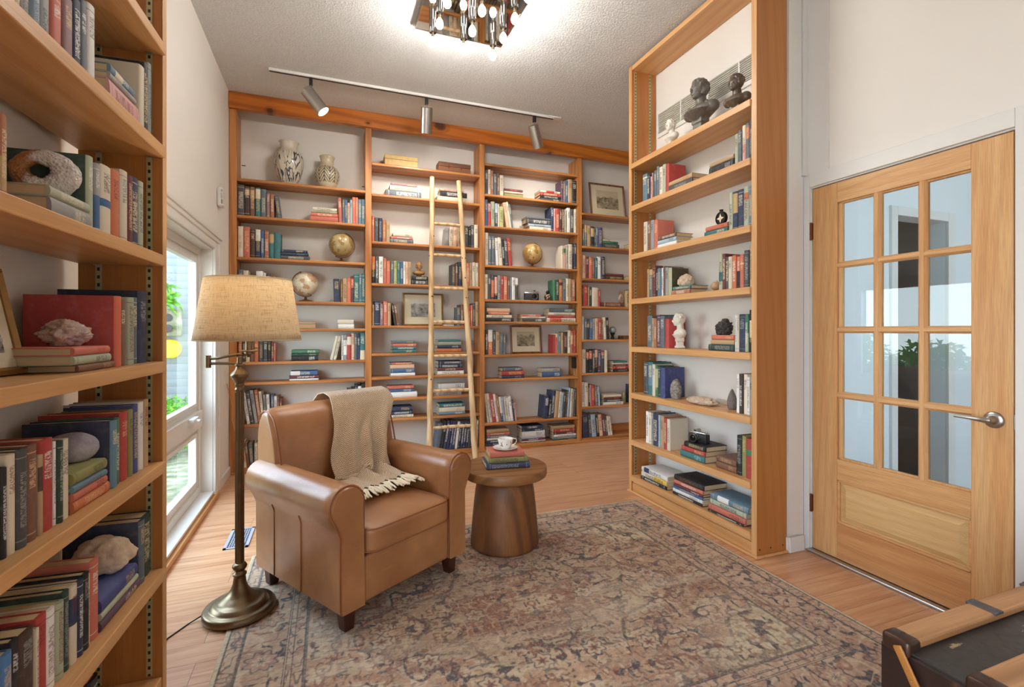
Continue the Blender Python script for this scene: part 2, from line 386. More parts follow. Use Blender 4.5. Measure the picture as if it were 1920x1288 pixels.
# ---- window
wn = empty('window_1', (XL, 0, 0)); tag(wn, 'tall white framed casement window', None, None, 'structure')
def wpart(name, boxes, mat, bev=.004):
    bm = NB()
    for lo, hi in boxes: box2(bm, lo, hi, bev)
    o = obj(name, bm, mat, wn); return o
cz = ZW1
wpart('casing', [((0, YW1 - .005, -0.0), (.022, YW1 + .13, cz + .09)), ((0, YW0 - .1, cz - .0), (.022, YW1 - .005, cz + .09)), ((.0, YW0 - .1, cz + .05), (.032, YW1 + .138, cz + .095)), ((0.0, YW0 - .1, cz + .078), (.042, YW1 + .145, cz + .095)), ((.02, YW1 + .09, 0.0), (.03, YW1 + .13, cz + .06))], M['white'])
wpart('jamb', [((-T, YW1 - .012, ZW0), (.004, YW1, cz)), ((-T, YW0, cz - .012), (.004, YW1, cz)), ((-T, YW0, ZW0), (.012, YW1, ZW0 + .016))], M['white'], .002)
zm0, zm1 = .545, .665
def ring(y0, y1, z0, z1, w, x0, x1):
    return [((x0, y0, z0), (x1, y0 + w, z1)), ((x0, y1 - w, z0), (x1, y1, z1)), ((x0, y0 + w, z1 - w), (x1, y1 - w, z1)), ((x0, y0 + w, z0), (x1, y1 - w, z0 + w))]
wpart('frame', ring(YW0, YW1 - .012, ZW0 + .016, cz - .012, .05, -.13, -.07) + [((-.13, YW0, zm0), (-.06, YW1 - .012, zm1))], M['white'])
for n_, (z0, z1) in enumerate(((zm1, cz - .062), (ZW0 + .066, zm0))):
    s = wpart('sash', ring(YW0 + .05, YW1 - .062, z0, z1, .055, -.125, -.085) + ring(YW0 + .085, YW1 - .097, z0 + .035, z1 - .035, .027, -.115, -.075), M['white'])
    bm = NB(); box2(bm, (-.104, YW0 + .1, z0 + .05), (-.100, YW1 - .11, z1 - .05)); obj('pane', bm, M['glass'], s)
bm = NB(); box2(bm, (-.062, 3.72, zm1 - .035), (-.025, 3.86, zm1 - .008), .008); cone(bm, (-.035, 3.79, zm1 - .03), (-.005, 3.79, zm1 - .03), .012, .009); tube(bm, [(-.008, 3.79, zm1 - .03), (.004, 3.76, zm1 - .02), (.006, 3.70, zm1 - .012)], .006); obj('crank_handle', bm, M['white'], wn, sm=40)
# ---- outside
t = NT('grey_siding'); z = t.n('ShaderNodeSeparateXYZ'); t.put(z.inputs[0], t.coord()); fz = t.math('FRACT', t.math('MULTIPLY', z.outputs[2], 10.0))
M['siding'] = t.bsdf(t.ramp(fz, [(0, rgb('#3f4447')), (.06, rgb('#6c7173')), (1, rgb('#777c7e'))]), .7, bump=fz, bump_d=.02)
bm = NB(); box2(bm, (-6.5, 7.6, -.3), (-1.0, 7.8, 4.2)); tag(obj('neighbour_house', bm, M['siding']), 'grey clapboard house wall seen outside through the window', 'house')
t = NT('garden_ground'); f = t.noise(t.coord(), 9, 4)
M['ground'] = t.bsdf(t.ramp(f, [(.3, rgb('#3c4a24')), (.5, rgb('#6d6a52')), (.7, rgb('#8d8876'))]), .95)
bm = NB(); box2(bm, (-8, -2, -.3), (XL - T - .02, 12, -.22)); struct('ground', bm, M['ground'], 'garden ground outside the window')
t = NT('leaf_green'); oi = t.noise(t.coord(), 14, 2)
d1 = t.n('ShaderNodeBsdfDiffuse'); d2 = t.n('ShaderNodeBsdfTranslucent'); c = t.ramp(oi, [(.3, rgb('#2c5a1c')), (.5, rgb('#4f8a2d')), (.7, rgb('#87b548'))]); t.put(d1.inputs[0], c); t.put(d2.inputs[0], c)
mx = t.n('ShaderNodeMixShader'); mx.inputs[0].default_value = .4; t.put(mx.inputs[1], d1); t.put(mx.inputs[2], d2); t.put(t.out.inputs[0], mx); M['leaf'] = t.m
def shrub(loc, rad, n, leaf, label, seed, name='garden_shrub'):
    rnd = random.Random(seed); e = empty(name, loc); tag(e, label, 'shrub')
    bm = NB()
    for k in range(n):
        a, b, r = rnd.uniform(0, 2 * PI), rnd.uniform(-1, 1), rnd.uniform(.35, 1) ** .5
        q = math.sqrt(1 - b * b); p = Vector((q * math.cos(a) * rad[0], q * math.sin(a) * rad[1], (b + 1) * rad[2])) * r
        p.z = (b * r + 1) * rad[2]
        m = Euler((rnd.uniform(-1, 1), rnd.uniform(-1, 1), rnd.uniform(0, 6.3))).to_matrix(); l = leaf * rnd.uniform(.6, 1.2)
        vs = [bm.verts.new(p + m @ Vector(c)) for c in ((0, 0, 0), (l * .5, l * .22, .01), (l, 0, -l * .15), (l * .5, -l * .22, .01))]
        bm.faces.new(vs)
    obj('foliage', bm, M['leaf'], e, fix=False)
    bm = NB()
    for k in range(6):
        a = k * 1.05; tube(bm, [(0, 0, -.0), (math.cos(a) * rad[0] * .3, math.sin(a) * rad[1] * .3, rad[2] * .8), (math.cos(a) * rad[0] * .6, math.sin(a) * rad[1] * .6, rad[2] * 1.5)], [.02, .012, .005], 6)
    obj('stem', bm, M['darkleg'], e)
shrub((-1.85, 6.7, -.22), (.45, .6, .34), 2200, .08, 'low leafy green shrub growing right below the window', 1)
for k_, (yy, hh) in enumerate(((1.6, .62), (3.0, .72), (4.4, .66), (5.7, .75))):
    shrub((-3.0 - .2 * (k_ % 2), yy, -.22), (.5, .62, hh), 2600, .12, ['loose green bush outside near the camera end of the garden', 'second green garden bush outside the window, tallest', 'third green garden bush outside the window', 'last green garden bush by the grey house wall'][k_], 2 + k_)
shrub((-1.93, 7.1, 1.52), (.12, .2, .18), 40, .24, 'broad bright green leaves floating before the grey siding', 9, 'leaf_sprig')  # leaf sprig floating free in the air, nothing holds it
M['yellow'] = plain('yellow_plastic', '#d8b91e', .5)
bm = NB(); cone(bm, (-1.96, 7.6, 1.0), (-1.96, 7.46, 1.0), .13, .11, 28); tag(obj('wall_mounted_disc', bm, M['yellow'], sm=40), 'round yellow disc mounted low on the grey siding outside', 'wall disc')  # unidentified yellow thing, built as a plain disc on the siding
e = empty('meter_box', (-1.98, 7.6, 1.33)); tag(e, 'grey utility box with two dials on the house wall outside', 'utility box')
bm = NB(); box2(bm, (-.16, -.12, -.16), (.16, 0, .2), .015); obj('housing', bm, M['ground'], e)
bm = NB()
for zq in (-.06, .08): cone(bm, (.03, -.12, zq), (.03, -.14, zq), .05, .05)
obj('dial', bm, M['black'], e)
# ------------------------------------------------------------------ bookcases
class Case:
    """a vertical front plane: O + s*D along the front, N into the case"""
    def __init__(s, O, ang, name):
        s.O = Vector((O[0], O[1], 0)); s.D = Vector((math.cos(ang), math.sin(ang), 0)); s.N = Vector((-math.sin(ang), math.cos(ang), 0)); s.ang = ang; s.name = name
    def hit(s, px, py, inset=0):
        d = ray(px, py); o = s.O + s.N * inset - C0; t = o.dot(s.N) / d.dot(s.N); p = C0 + d * t
        return (p - s.O).dot(s.D), p.z, t
    def P(s, a, n, z): q = s.O + s.D * a + s.N * n; q.z = z; return q
BK = Case((0, 4.75), 0, 'back bookcase')
RC = Case((2.178, 3.19), -PI / 2, 'tall bookcase')
LA = math.radians(90 - 2.6)
LC = Case((-.525, 2.02), LA, 'near bookcase')
def shelfz(case, *pts):
    return sum(case.hit(x, y)[1] for x, y in pts) / len(pts)
# --- back bookcase
back = empty('built_in_bookcase', (0, 4.75, 0)); tag(back, 'built-in amber wood wall bookcase of four bays under the knotty beam', 'bookcase')
DB = .225
up_px = [(434, 443.6), (685, 696.8), (899.5, 909), (1083.5, 1091.2)]
ups = [(BK.hit(a, 500)[0], BK.hit(b, 500)[0]) for a, b in up_px]
ups[0] = (XL + .003, ups[0][1]); ups.append((3.86, 3.895))
zbeam0 = shelfz(BK, (432.4, 200.9), (1190, 312.6))
bm = NB(); box2(bm, (XL + .002, -.03, zbeam0), (3.898, .035, ZC - .002), .004)
o = obj('beam', bm, M['beam'], loc=(0, 4.75, 0)); tag(o, 'orange stained knotty ceiling beam', kind='structure')
for a, b in ups:
    bm = NB(); box2(bm, (a, 0, .0), (b, DB, zbeam0 - .001), .004); obj('upright', bm, M['bw_z'], back)
bays = [(ups[i][1], ups[i + 1][0]) for i in range(4)]
SH = {}
def addshelf(bay, key, z, th=.026, front=-.004):
    SH[key] = z; a, b = bays[bay]
    bm = NB(); box2(bm, (a + .0005, front, z - th), (b - .0005, DB - .001, z), .007, 3); obj('shelf', bm, M['bw_x'], back)
ZS = {0: [((443, 333), (686.5, 357)), ((443.5, 402.7), (687.3, 420.2)), ((443.9, 481.3), (687.3, 492.4)), ((549, 564.8), (686.8, 567)), ((556, 616), (687, 616)), ((484, 678.4), (687.6, 674.3)), ((459, 717.5), (688, 710)), ((470, 796), (688, 783))],
      1: [((697, 304), (901, 328)), ((697, 362.8), (900.4, 381.6)), ((698, 452.7), (901, 464)), ((698, 531.7), (901.7, 536)), ((698, 611.2), (901.7, 610.3)), ((698, 662), (901.7, 660)), ((698, 708.7), (901, 699.8)), ((698, 749), (901, 738.6)), ((721, 784), (901, 776.7))],
      2: [((910, 305.6), (1083, 327.5)), ((909.5, 362.5), (1084, 381.6)), ((909.5, 421.4), (1083.7, 438)), ((909.7, 496), (1084, 505)), ((909.7, 560), (1084.4, 565.3)), ((909.7, 602.6), (1084.4, 604)), ((909.7, 665.5), (1084.4, 662)), ((909.7, 710.8), (1085, 706)), ((909.7, 793.7), (1084.4, 781.8))],
      3: [((1091.6, 397.8), (1190, 408.6)), ((1091.6, 461.4), (1190, 466.8)), ((1091.6, 522.3), (1190, 524.5)), ((1091.6, 574.6), (1190, 575)), ((1091.6, 636.4), (1190, 636.7)), ((1091.6, 700.5), (1190, 696.2)), ((1091.6, 763.4), (1190, 757.2))]}
for b, rows in ZS.items():
    for i, (l, r) in enumerate(rows): addshelf(b, ('b', b, i + 1), shelfz(BK, l, r))
ZBASE = .045
for b in range(4):
    SH[('b', b, 0)] = ZBASE; x0, x1 = bays[b]
    bm = NB(); box2(bm, (x0 + .0005, .004, .0), (x1 - .0005, DB - .001, ZBASE), .004); obj('plinth', bm, M['bw_x'], back)
bm = NB(); box2(bm, (bays[3][0] + .001, DB - .03, ZBASE), (bays[3][1] - .001, DB - .001, ZBASE + .09), .003); obj('back_rail', bm, M['bw_x'], back)
bm = NB(); box2(bm, (XL + .015, -.018, 0), (3.89, -.001, .02), .005); obj('shoe_moulding', bm, M['bw_x'], back)
# shelf pins left in the empty top bay
bm = NB()
for sx, zz in ((BK.hit(452, 284)[0], 2.70), (BK.hit(686, 312)[0] - .02, 2.62)): cone(bm, (sx - .01, .1, zz), (sx + .02, .1, zz), .004, .004, 8)
obj('shelf_pin', bm, M['black'], back)
# --- tall bookcase by the door
rc = empty('tall_bookcase', RC.O, (0, 0, RC.ang)); tag(rc, 'tall freestanding golden wood bookcase standing beside the glazed door', 'bookcase')
WR = RC.hit(1419.2, 620)[0]; DR = 2.400 - 2.178
ZTR = 3.272
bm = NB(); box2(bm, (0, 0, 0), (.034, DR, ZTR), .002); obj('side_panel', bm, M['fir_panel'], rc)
bm = NB(); box2(bm, (WR - .034, 0, 0), (WR, DR, ZTR), .002)
for n_ in (.02, .1, .19): cone(bm, (WR - .001, n_, .045), (WR + .001, n_, .045), .005, .005, 10, 1)
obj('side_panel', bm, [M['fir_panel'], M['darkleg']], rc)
bm = NB(); box2(bm, (.0345, 0, ZTR - .034), (WR - .0345, DR, ZTR), .002); obj('top_panel', bm, M['fir_x'], rc)
for a_ in (0, WR - .034):
    bm = NB(); box2(bm, (a_ - .0004, -.003, 0), (a_ + .0344, -.0002, ZTR), .001); obj('front_edging', bm, M['fir_z'], rc)
RZ = [((1199.6, 301.3), (1408.3, 185)), ((1199.6, 382), (1408.3, 294.8)), ((1199.6, 474.6), (1407.6, 421.3)), ((1199.3, 560), (1407.2, 536.9)), ((1199.3, 650), (1406.4, 662)), ((1199.6, 739), (1406.4, 781.5)), ((1198, 829.3), (1404.5, 900.5)), ((1196.4, 896.4), (1403.6, 994))]
for i, (l, r) in enumerate(RZ):
    z = shelfz(RC, l, r); SH[('r', 0, i + 1)] = z
    bm = NB(); box2(bm, (.0350, -.014, z - .04), (WR - .0350, DR - .004, z), .003); obj('shelf', bm, M['fir_x'], rc)
zb = SH[('r', 0, 8)]
bm = NB(); box2(bm, (.0350, .012, .0), (WR - .035, .03, zb - .0405), .002); box2(bm, (.035, .004, 0), (WR - .035, .012, .075), .002); obj('plinth', bm, M['fir_x'], rc)
bm = NB(); box2(bm, (-.012, -.014, 0), (WR + .012, .0, .016), .005); box2(bm, (WR + .0005, -.014, 0), (WR + .013, DR, .016), .005); obj('shoe_moulding', bm, M['fir_x'], rc)
def standard(parent, x, n, z0, z1, d=1):
    """slotted metal strip on a case side; strip lies in the N-Z plane at x"""
    bm = NB(); w = .017
    pr = [(n - w / 2, 0), (n + w / 2, 0)]
    vs = [bm.verts.new(c) for c in ((x, n - w / 2, z0), (x, n + w / 2, z0), (x, n + w / 2, z1), (x, n - w / 2, z1))]
    vt = [bm.verts.new((v.co.x + d * .004, v.co.y, v.co.z)) for v in vs]
    uvl = bm.loops.layers.uv.new('UVMap')
    fr = bm.faces.new(vt)
    for q in range(4): bm.faces.new((vs[q], vs[(q + 1) % 4], vt[(q + 1) % 4], vt[q]))
    for lp, u in zip(fr.loops, (0, 1, 1, 0)): lp[uvl].uv = (u, .5)
    return obj('shelf_standard', bm, M['standard'], parent)
for n in (.032, .165):
    standard(rc, .034, n, .02, ZTR - .04)
    standard(rc, WR - .034, n, .02, ZTR - .04, -1)
# --- near bookcase on the window wall
lc = empty('near_bookcase', LC.O, (0, 0, LA)); tag(lc, 'golden wood bookcase nearest the camera on the window wall', 'bookcase')
DL = .232; S0, S1 = -1.42, 0.0
ZTL = 3.27
LFZ = [(302.5, 72), (304, 270), (302, 476), (300.7, 678.8), (301, 871), (306, 1070)]
S1f = LC.hit(304, 620)[0]
for a in (S0, S1f - .002):
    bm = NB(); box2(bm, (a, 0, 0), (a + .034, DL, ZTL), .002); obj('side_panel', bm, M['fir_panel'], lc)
bm = NB(); box2(bm, (S0 + .0345, 0, ZTL - .034), (S1f - .0025, DL, ZTL), .002); obj('top_panel', bm, M['fir_x'], lc)
for a_ in (S0, S1f - .002):
    bm = NB(); box2(bm, (a_ - .0004, -.003, 0), (a_ + .0344, -.0002, ZTL), .001); obj('front_edging', bm, M['fir_z'], lc)
for i, (px, py) in enumerate(LFZ):
    z = LC.hit(px, py, -.012)[1]; SH[('l', 0, i + 1)] = z
    bm = NB(); box2(bm, (S0 + .035, -.012, z - .037), (S1f - .0028, DL - .004, z), .003); obj('shelf', bm, M['fir_x'], lc)
SH[('l', 0, 7)] = .07
bm = NB(); box2(bm, (S0 + .035, .0, .0), (S1f - .0028, DL - .004, .07), .003); obj('plinth', bm, M['fir_x'], lc)
for n in (.035, .175): standard(lc, S1f - .0025, n, .08, ZTL - .04, -1)
bm = NB()
for i in range(6):
    z = SH[('l', 0, i + 1)] - .037
    for n in (.035, .175): box2(bm, (S1f - .018, n - .009, z - .004), (S1f - .0028, n + .009, z - .0002))
obj('shelf_clip', bm, M['steel'], lc)
# ------------------------------------------------------------------ books
PAL = dict(bk=('black', '#232326'), nv=('navy', '#2a3654'), bl=('blue', '#33608f'), br_=('bright blue', '#3c7dbd'), rb=('royal blue', '#3a4886'), lb=('light blue', '#9fb9cc'), sb=('steel blue', '#5f8296'), te=('teal', '#2f7377'), dg=('dark green', '#2a463c'), gn=('green', '#3c7a58'), ol=('olive', '#8c8a4a'), sg=('sage', '#a9b096'), lm=('lime', '#b9bd72'), rd=('red', '#b5332c'), co=('coral', '#cf6a50'), pk=('pink', '#d79a94'), mr=('maroon', '#6f2f34'), bn=('brown', '#7b523b'), db=('dark brown', '#493429'), tn=('tan', '#b99a6e'), or_=('orange', '#cf6c36'), cp=('copper', '#b06a42'), pe=('peach', '#dfb592'), cr=('cream', '#ddd1b8'), wh=('white', '#e3e2de'), gy=('grey', '#9a9a97'), dy=('dark grey', '#4a4b4e'), sl=('slate', '#5d6a74'), pu=('purple', '#5d4159'), mv=('mauve', '#9a7478'), yl=('yellow', '#d8b64a'), do=('dark olive', '#4d4526'))
PAL = {k.rstrip('_') if k not in ('br_',) else 'br': v for k, v in PAL.items()}
def book_material(name):
    t = NT(name)
    def at(n): a = t.n('ShaderNodeAttribute'); a.attribute_name = n; return a
    base, lab, txt, pv, tv = (at(n) for n in ('book_colour', 'label_colour', 'title_colour', 'label_span', 'title_span'))
    uv = t.n('ShaderNodeUVMap'); uv.uv_map = 'UVMap'; s = t.n('ShaderNodeSeparateXYZ'); t.put(s.inputs[0], uv.outputs[0]); u, v = s.outputs[0], s.outputs[1]
    ps = t.n('ShaderNodeSeparateXYZ'); t.put(ps.inputs[0], pv.outputs['Vector']); ts = t.n('ShaderNodeSeparateXYZ'); t.put(ts.inputs[0], tv.outputs['Vector'])
    on = t.math('GREATER_THAN', u, -.5)
    def between(x, a, b): return t.math('MULTIPLY', t.math('GREATER_THAN', x, a), t.math('LESS_THAN', x, b))
    lm = t.math('MULTIPLY', on, between(v, ps.outputs[0], ps.outputs[1]))
    mp = t.n('ShaderNodeCombineXYZ'); t.put(mp.inputs[0], t.math('MULTIPLY', u, 6.0)); t.put(mp.inputs[1], t.math('MULTIPLY', v, 64.0)); t.put(mp.inputs[2], ps.outputs[2])
    n1 = t.noise(mp.outputs[0], 1, 2, .6)
    mp2 = t.n('ShaderNodeCombineXYZ'); t.put(mp2.inputs[0], t.math('MULTIPLY', u, 2.4)); t.put(mp2.inputs[1], t.math('MULTIPLY', v, 90.0)); t.put(mp2.inputs[2], ps.outputs[2])
    n2 = t.noise(mp2.outputs[0], 1, 1, .5)
    g1 = t.math('GREATER_THAN', t.math('MULTIPLY', n1, t.math('ADD', .55, n2)), .5)
    tm = t.math('MULTIPLY', t.math('MULTIPLY', on, between(v, ts.outputs[0], ts.outputs[1])), between(u, .28, .72)); tm = t.math('MULTIPLY', tm, g1)
    bands = t.math('LESS_THAN', t.math('ABSOLUTE', t.math('SUBTRACT', t.math('ABSOLUTE', t.math('SUBTRACT', v, .5)), .42)), .006)
    bm_ = t.math('MULTIPLY', t.math('MULTIPLY', on, bands), t.math('GREATER_THAN', ts.outputs[2], .5))
    wear = t.noise(t.coord('Object'), 35, 4, .6)
    fine = t.noise(t.coord('Object'), 900, 1)
    c = t.mix(lm, base.outputs['Color'], lab.outputs['Color'])
    c = t.mix(t.math('MULTIPLY', t.math('MAXIMUM', tm, bm_), .62), c, txt.outputs['Color'])
    c = t.mix(t.ramp(wear, [(.5, G(0)), (.8, G(.25))]), c, t.mix(.5, c, G(.5)))
    return t.bsdf(c, .62, bump=fine, bump_d=.0003, bump_s=.3)
M['book'] = book_material('book_cloth')
t = NT('page_edges'); cxy = t.coord('Object', (900, 900, 3)); f = t.noise(cxy, 1, 1)
M['pages'] = t.bsdf(t.mix(f, rgb('#b59c74'), rgb('#dccaa5')), .9)
def book_geo(t, d, h, seed):
    """vertices, faces, spine uv for a closed book: thickness t (x), depth d (y, spine at 0), height h (z)"""
    b = min(.0028, t * .18); r = min(.3 * t, .007)
    arc = [(t / 2 - t / 2 * math.cos(PI * k / 6), r - r * math.sin(PI * k / 6)) for k in range(7)]
    out = [(0, d)] + arc + [(t, d), (t - b, d), (t - b, r + b), (b, r + b), (b, d)]
    n = len(out); V = [(x, y, 0) for x, y in out] + [(x, y, h) for x, y in out]; F = []; U = []
    for i in range(n):
        j = (i + 1) % n; F.append((i, j, n + j, n + i))
        if 1 <= i <= 6: U.append([((i - 1) / 6, 0), (i / 6, 0), (i / 6, 1), ((i - 1) / 6, 1)])
        else: U.append([(-1, 0)] * 4)
    # caps as quads: two boards and the back of the spine
    def cap(o, flip):
        L = len(F)
        qs = [(0, 1, n - 2, n - 1), (7, 8, 9, 10)]
        for q in qs: F.append(tuple(o + i for i in (q if not flip else q[::-1]))); U.append([(-1, 0)] * 4)
        q = (1, 2, 3, 4, 5, 6, 7, n - 3, n - 2); F.append(tuple(o + i for i in (q if not flip else q[::-1]))); U.append([(-1, 0)] * 9)
    cap(0, True); cap(n, False)
    e = .003
    pb = [(b, r + b - .0002, e), (t - b, d - .004, h - e)]
    return V, F, U, pb
def page_geo(pb):
    (x0, y0, z0), (x1, y1, z1) = pb
    xm = (x0 + x1) / 2; q = min(.004, (x1 - x0) * .2)
    o = [(x0, y0), (x1, y0), (x1, y1), (xm, y1 - q), (x0, y1)]
    V = [(x, y, z) for z in (z0, z1) for x, y in o]; F = [(4, 3, 2, 1, 0), (5, 6, 7, 8, 9)] + [(i, (i + 1) % 5, 5 + (i + 1) % 5, 5 + i) for i in range(5)]
    return V, F
BOOKS = []      # every book as a record; built once all are known
def style(rec, opts):
    rnd = random.Random(rec['seed']); c = PAL[rec['c']][1]; L = sum(rgb(c)) / 3
    rec['base'] = tuple(.86 * x + .14 * L for x in sc3(rgb(c), rnd.uniform(.86, 1.08))); rec['lab'] = rec['base']; rec['ls'] = (2, 2)
    rec['txt'] = rgb(rnd.choice(['#cdb27a', '#e0d2a8', '#dedcd2'])) if L < .3 else rgb(rnd.choice(['#3a3028', '#2a3550', '#6a2f28']))
    k = rnd.random()
    rec['ts'] = (rnd.uniform(.55, .66), rnd.uniform(.84, .9)) if k < .5 else (rnd.uniform(.15, .3), rnd.uniform(.7, .9))
    rec['band'] = 1 if rnd.random() < .35 else 0
    rec['tilt'] = 0
    for o in opts:
        if o[0] == 'L':
            q = o[1:].split(':'); rec['lab'] = rgb(PAL[q[0]][1]); rec['ls'] = (float(q[1]), float(q[2])) if len(q) > 2 else (.6, .93)
        elif o[0] == 'a': rec['tilt'] = float(o[1:])
        elif o[0] == 'd': rec['d'] = float(o[1:])
        elif o[0] == 'S': rec['lab'] = rgb(PAL[o[1:]][1]); rec['ls'] = (-1, 2)
        elif o[0] == 'T': rec['txt'] = rgb(PAL[o[1:]][1])
        elif o[0] == 'n': rec['ts'] = (2, 2); rec['band'] = 0
def parse(zoom, txt):
    ox, oy, k = zoom
    for it in txt.split(';'):
        w = it.split()
        if not w: continue
        yield [ox + float(w[0]) / k, ox + float(w[1]) / k, (oy + float(w[2]) / k) if w[2] != '-' else None, w[3], w[4:]]
SEED = [100]
RUNS = {}
def run(case, key, zoom, txt, inset=.02, dd=(.13, .17), lim=None):
    z0 = SH[key]; last = None; prev = None
    for x0, x1, yt, c, opts in parse(zoom, txt):
        SEED[0] += 1; rnd = random.Random(SEED[0])
        s0, _, t0 = case.hit(x0, 620, inset); s1, _, _ = case.hit(x1, 620, inset)
        if yt is None: zt = last
        else: zt = case.hit((x0 + x1) / 2, yt, inset)[1]; last = zt
        if prev is not None: s0 = max(s0, prev + .0004)
        s1 = max(s1, s0 + .007)
        rec = dict(kind='up', case=case, key=key, c=c, seed=SEED[0], s0=s0, t=s1 - s0 - .0004, h=max(.06, zt - z0 - .0005), z=z0 + .0005, n=inset + rnd.uniform(0, .008), d=rnd.uniform(*dd), grp=None)
        style(rec, opts)
        a = math.radians(rec['tilt']); 
        if a: rec['h'] = (zt - z0 - rec['t'] * abs(math.sin(a))) / math.cos(a) - .001; rec['t'] *= math.cos(a)
        prev = s1 if not a else s0 + rec['t'] / math.cos(a)
        sc = FPX / t0; rec['area'] = rec['t'] * rec['h'] * sc * sc * (abs(RT.dot(case.D)) + .3)
        BOOKS.append(rec)
def stack(case, key, zoom, txt, inset=.02, dd=(.13, .165), zb=None, name=None):
    z = (SH[key] if zb is None else zb); items = []
    for x0, x1, yt, c, opts in parse(zoom, txt):
        SEED[0] += 1; rnd = random.Random(SEED[0]); n = inset + rnd.uniform(0, .006)
        xm = (x0 + x1) / 2
        s0, _, t0 = case.hit(x0, 620, n); s1 = case.hit(x1, 620, n)[0]; zt = case.hit(xm, yt, n)[1]
        th = max(.008, zt - z - .0006)
        rec = dict(kind='flat', case=case, key=key, c=c, seed=SEED[0], s0=s0, t=th, h=s1 - s0, z=z + .0004, n=n, d=rnd.uniform(*dd))
        style(rec, opts); sc = FPX / t0; rec['area'] = th * rec['h'] * sc * sc * (abs(RT.dot(case.D)) + .3)
        rec['items'] = items; items.append(rec); BOOKS.append(rec); z += th + .0006
    return z
z1 = (420, 160, 4.954); z2 = (430, 390, 6.133); z3 = (430, 570, 6.133); z4 = (680, 260, 5.854); z5 = (680, 460, 5.854); z6 = (680, 640, 5.854)
z7 = (895, 280, 5.855); z8 = (895, 490, 6.44); z9 = (895, 670, 7.155); z10 = (1080, 300, 6.443); z11 = (1080, 490, 6.443); z12 = (1080, 640, 6.443)
z13 = (1180, 60, 4.6); z14 = (1180, 300, 5.853); z15 = (1180, 480, 5.853); z16 = (1180, 660, 5.853); z17 = (1180, 820, 5.367)
zA = (0, 0, 4.024); zB = (0, 260, 4.955); zC = (0, 480, 4.955); zD = (0, 720, 4.955); zE = (0, 960, 3.927)
b = lambda bay, r: ('b', bay, r)
# ---- bay one
run(BK, b(0, 2), z1, '118 185 920 dy Tcr;187 236 937 db Ltn:.7:.9;238 284 940 bn Ltn:.6:.9;290 337 948 te Lcr:.62:.95;340 390 963 sl;392 426 1000 mv;429 465 1008 cp;490 528 1022 sl a-7')
stack(BK, b(0, 2), z1, '803 1060 1218 co n;805 1058 1186 co;808 1050 1166 sg;825 1048 1136 cr Tbk')
run(BK, b(0, 2), z1, '1060 1092 1043 co a-2;1096 1120 1058 sl;1121 1147 1060 bl;1148 1171 1090 pe;1172 1194 1062 lb;1195 1222 1037 co;1224 1250 1040 co;1252 1283 1060 sb;1284 1318 1060 sb')
run(BK, b(0, 3), z2, '95 160 207 cr Ttn;163 235 215 co Tpe;237 295 240 db Tpe;298 358 245 nv Lwh:.6:1;360 400 262 bl;402 455 262 cp;457 513 285 te Ltn:.62:.95;515 590 283 te n')
stack(BK, b(0, 3), z2, '560 893 547 dy Tcr;562 876 512 nv Tsb;558 865 478 nv')
run(BK, b(0, 4), z2, '95 155 705 sl;158 215 716 cr;222 290 775 tn;306 386 725 wh Tnv;388 420 745 wh;425 470 760 dy;472 500 770 bn')
run(BK, b(0, 4), z2, '1205 1275 812 nv a-2;1280 1302 820 bn;1304 1355 808 tn;1357 1402 800 co;1404 1436 780 mr Lco:.55:.9;1438 1500 762 te;1502 1530 756 sb;1532 1572 752 te Tcr')
stack(BK, b(0, 5), z3, '1252 1432 230 wh n;1246 1430 180 cr n')
run(BK, b(0, 6), z3, '96 145 425 cp;148 185 430 db;187 233 428 cr;235 283 425 bn;285 335 425 or;338 388 428 dy Ttn;390 437 426 dy;438 478 430 bk;480 511 438 mr;512 528 445 co')
stack(BK, b(0, 6), z3, '712 1022 597 bk Twh;712 1028 568 dg Tsg;715 1030 528 gn')
run(BK, b(0, 6), z3, '1192 1226 365 cr a13 n;1228 1262 368 cr a12;1290 1311 362 wh;1312 1355 358 gy Lwh:.2:.8;1357 1406 353 rd Lwh:.6:.92;1408 1445 340 pe;1447 1477 346 sl;1478 1512 345 nv;1515 1572 335 te Lcr:.0:.35')
stack(BK, b(0, 7), z3, '690 1027 858 wh n;690 1024 822 mr Twh;703 1012 770 bl Lwh:0:.35')
run(BK, b(0, 8), z3, '200 240 1018 wh a-8;242 285 1003 dy a-8 Twh;287 330 988 gy a-8;332 372 985 cp a-7;374 408 1002 cr a-6;410 436 1040 gy a-4;438 474 1040 wh a-3;476 512 1046 bl;514 548 1060 wh;550 574 1060 bn;576 604 1090 mr')
run(BK, b(0, 8), z3, '1365 1420 975 dy;1425 1458 960 bk;1460 1495 930 nv;1497 1536 945 wh;1538 1580 918 bk')
run(BK, b(0, 0), (440, 720, 7.158), '110 160 770 wh a-6;162 205 790 bn a-6;207 260 800 sl a-5;262 300 800 cr')
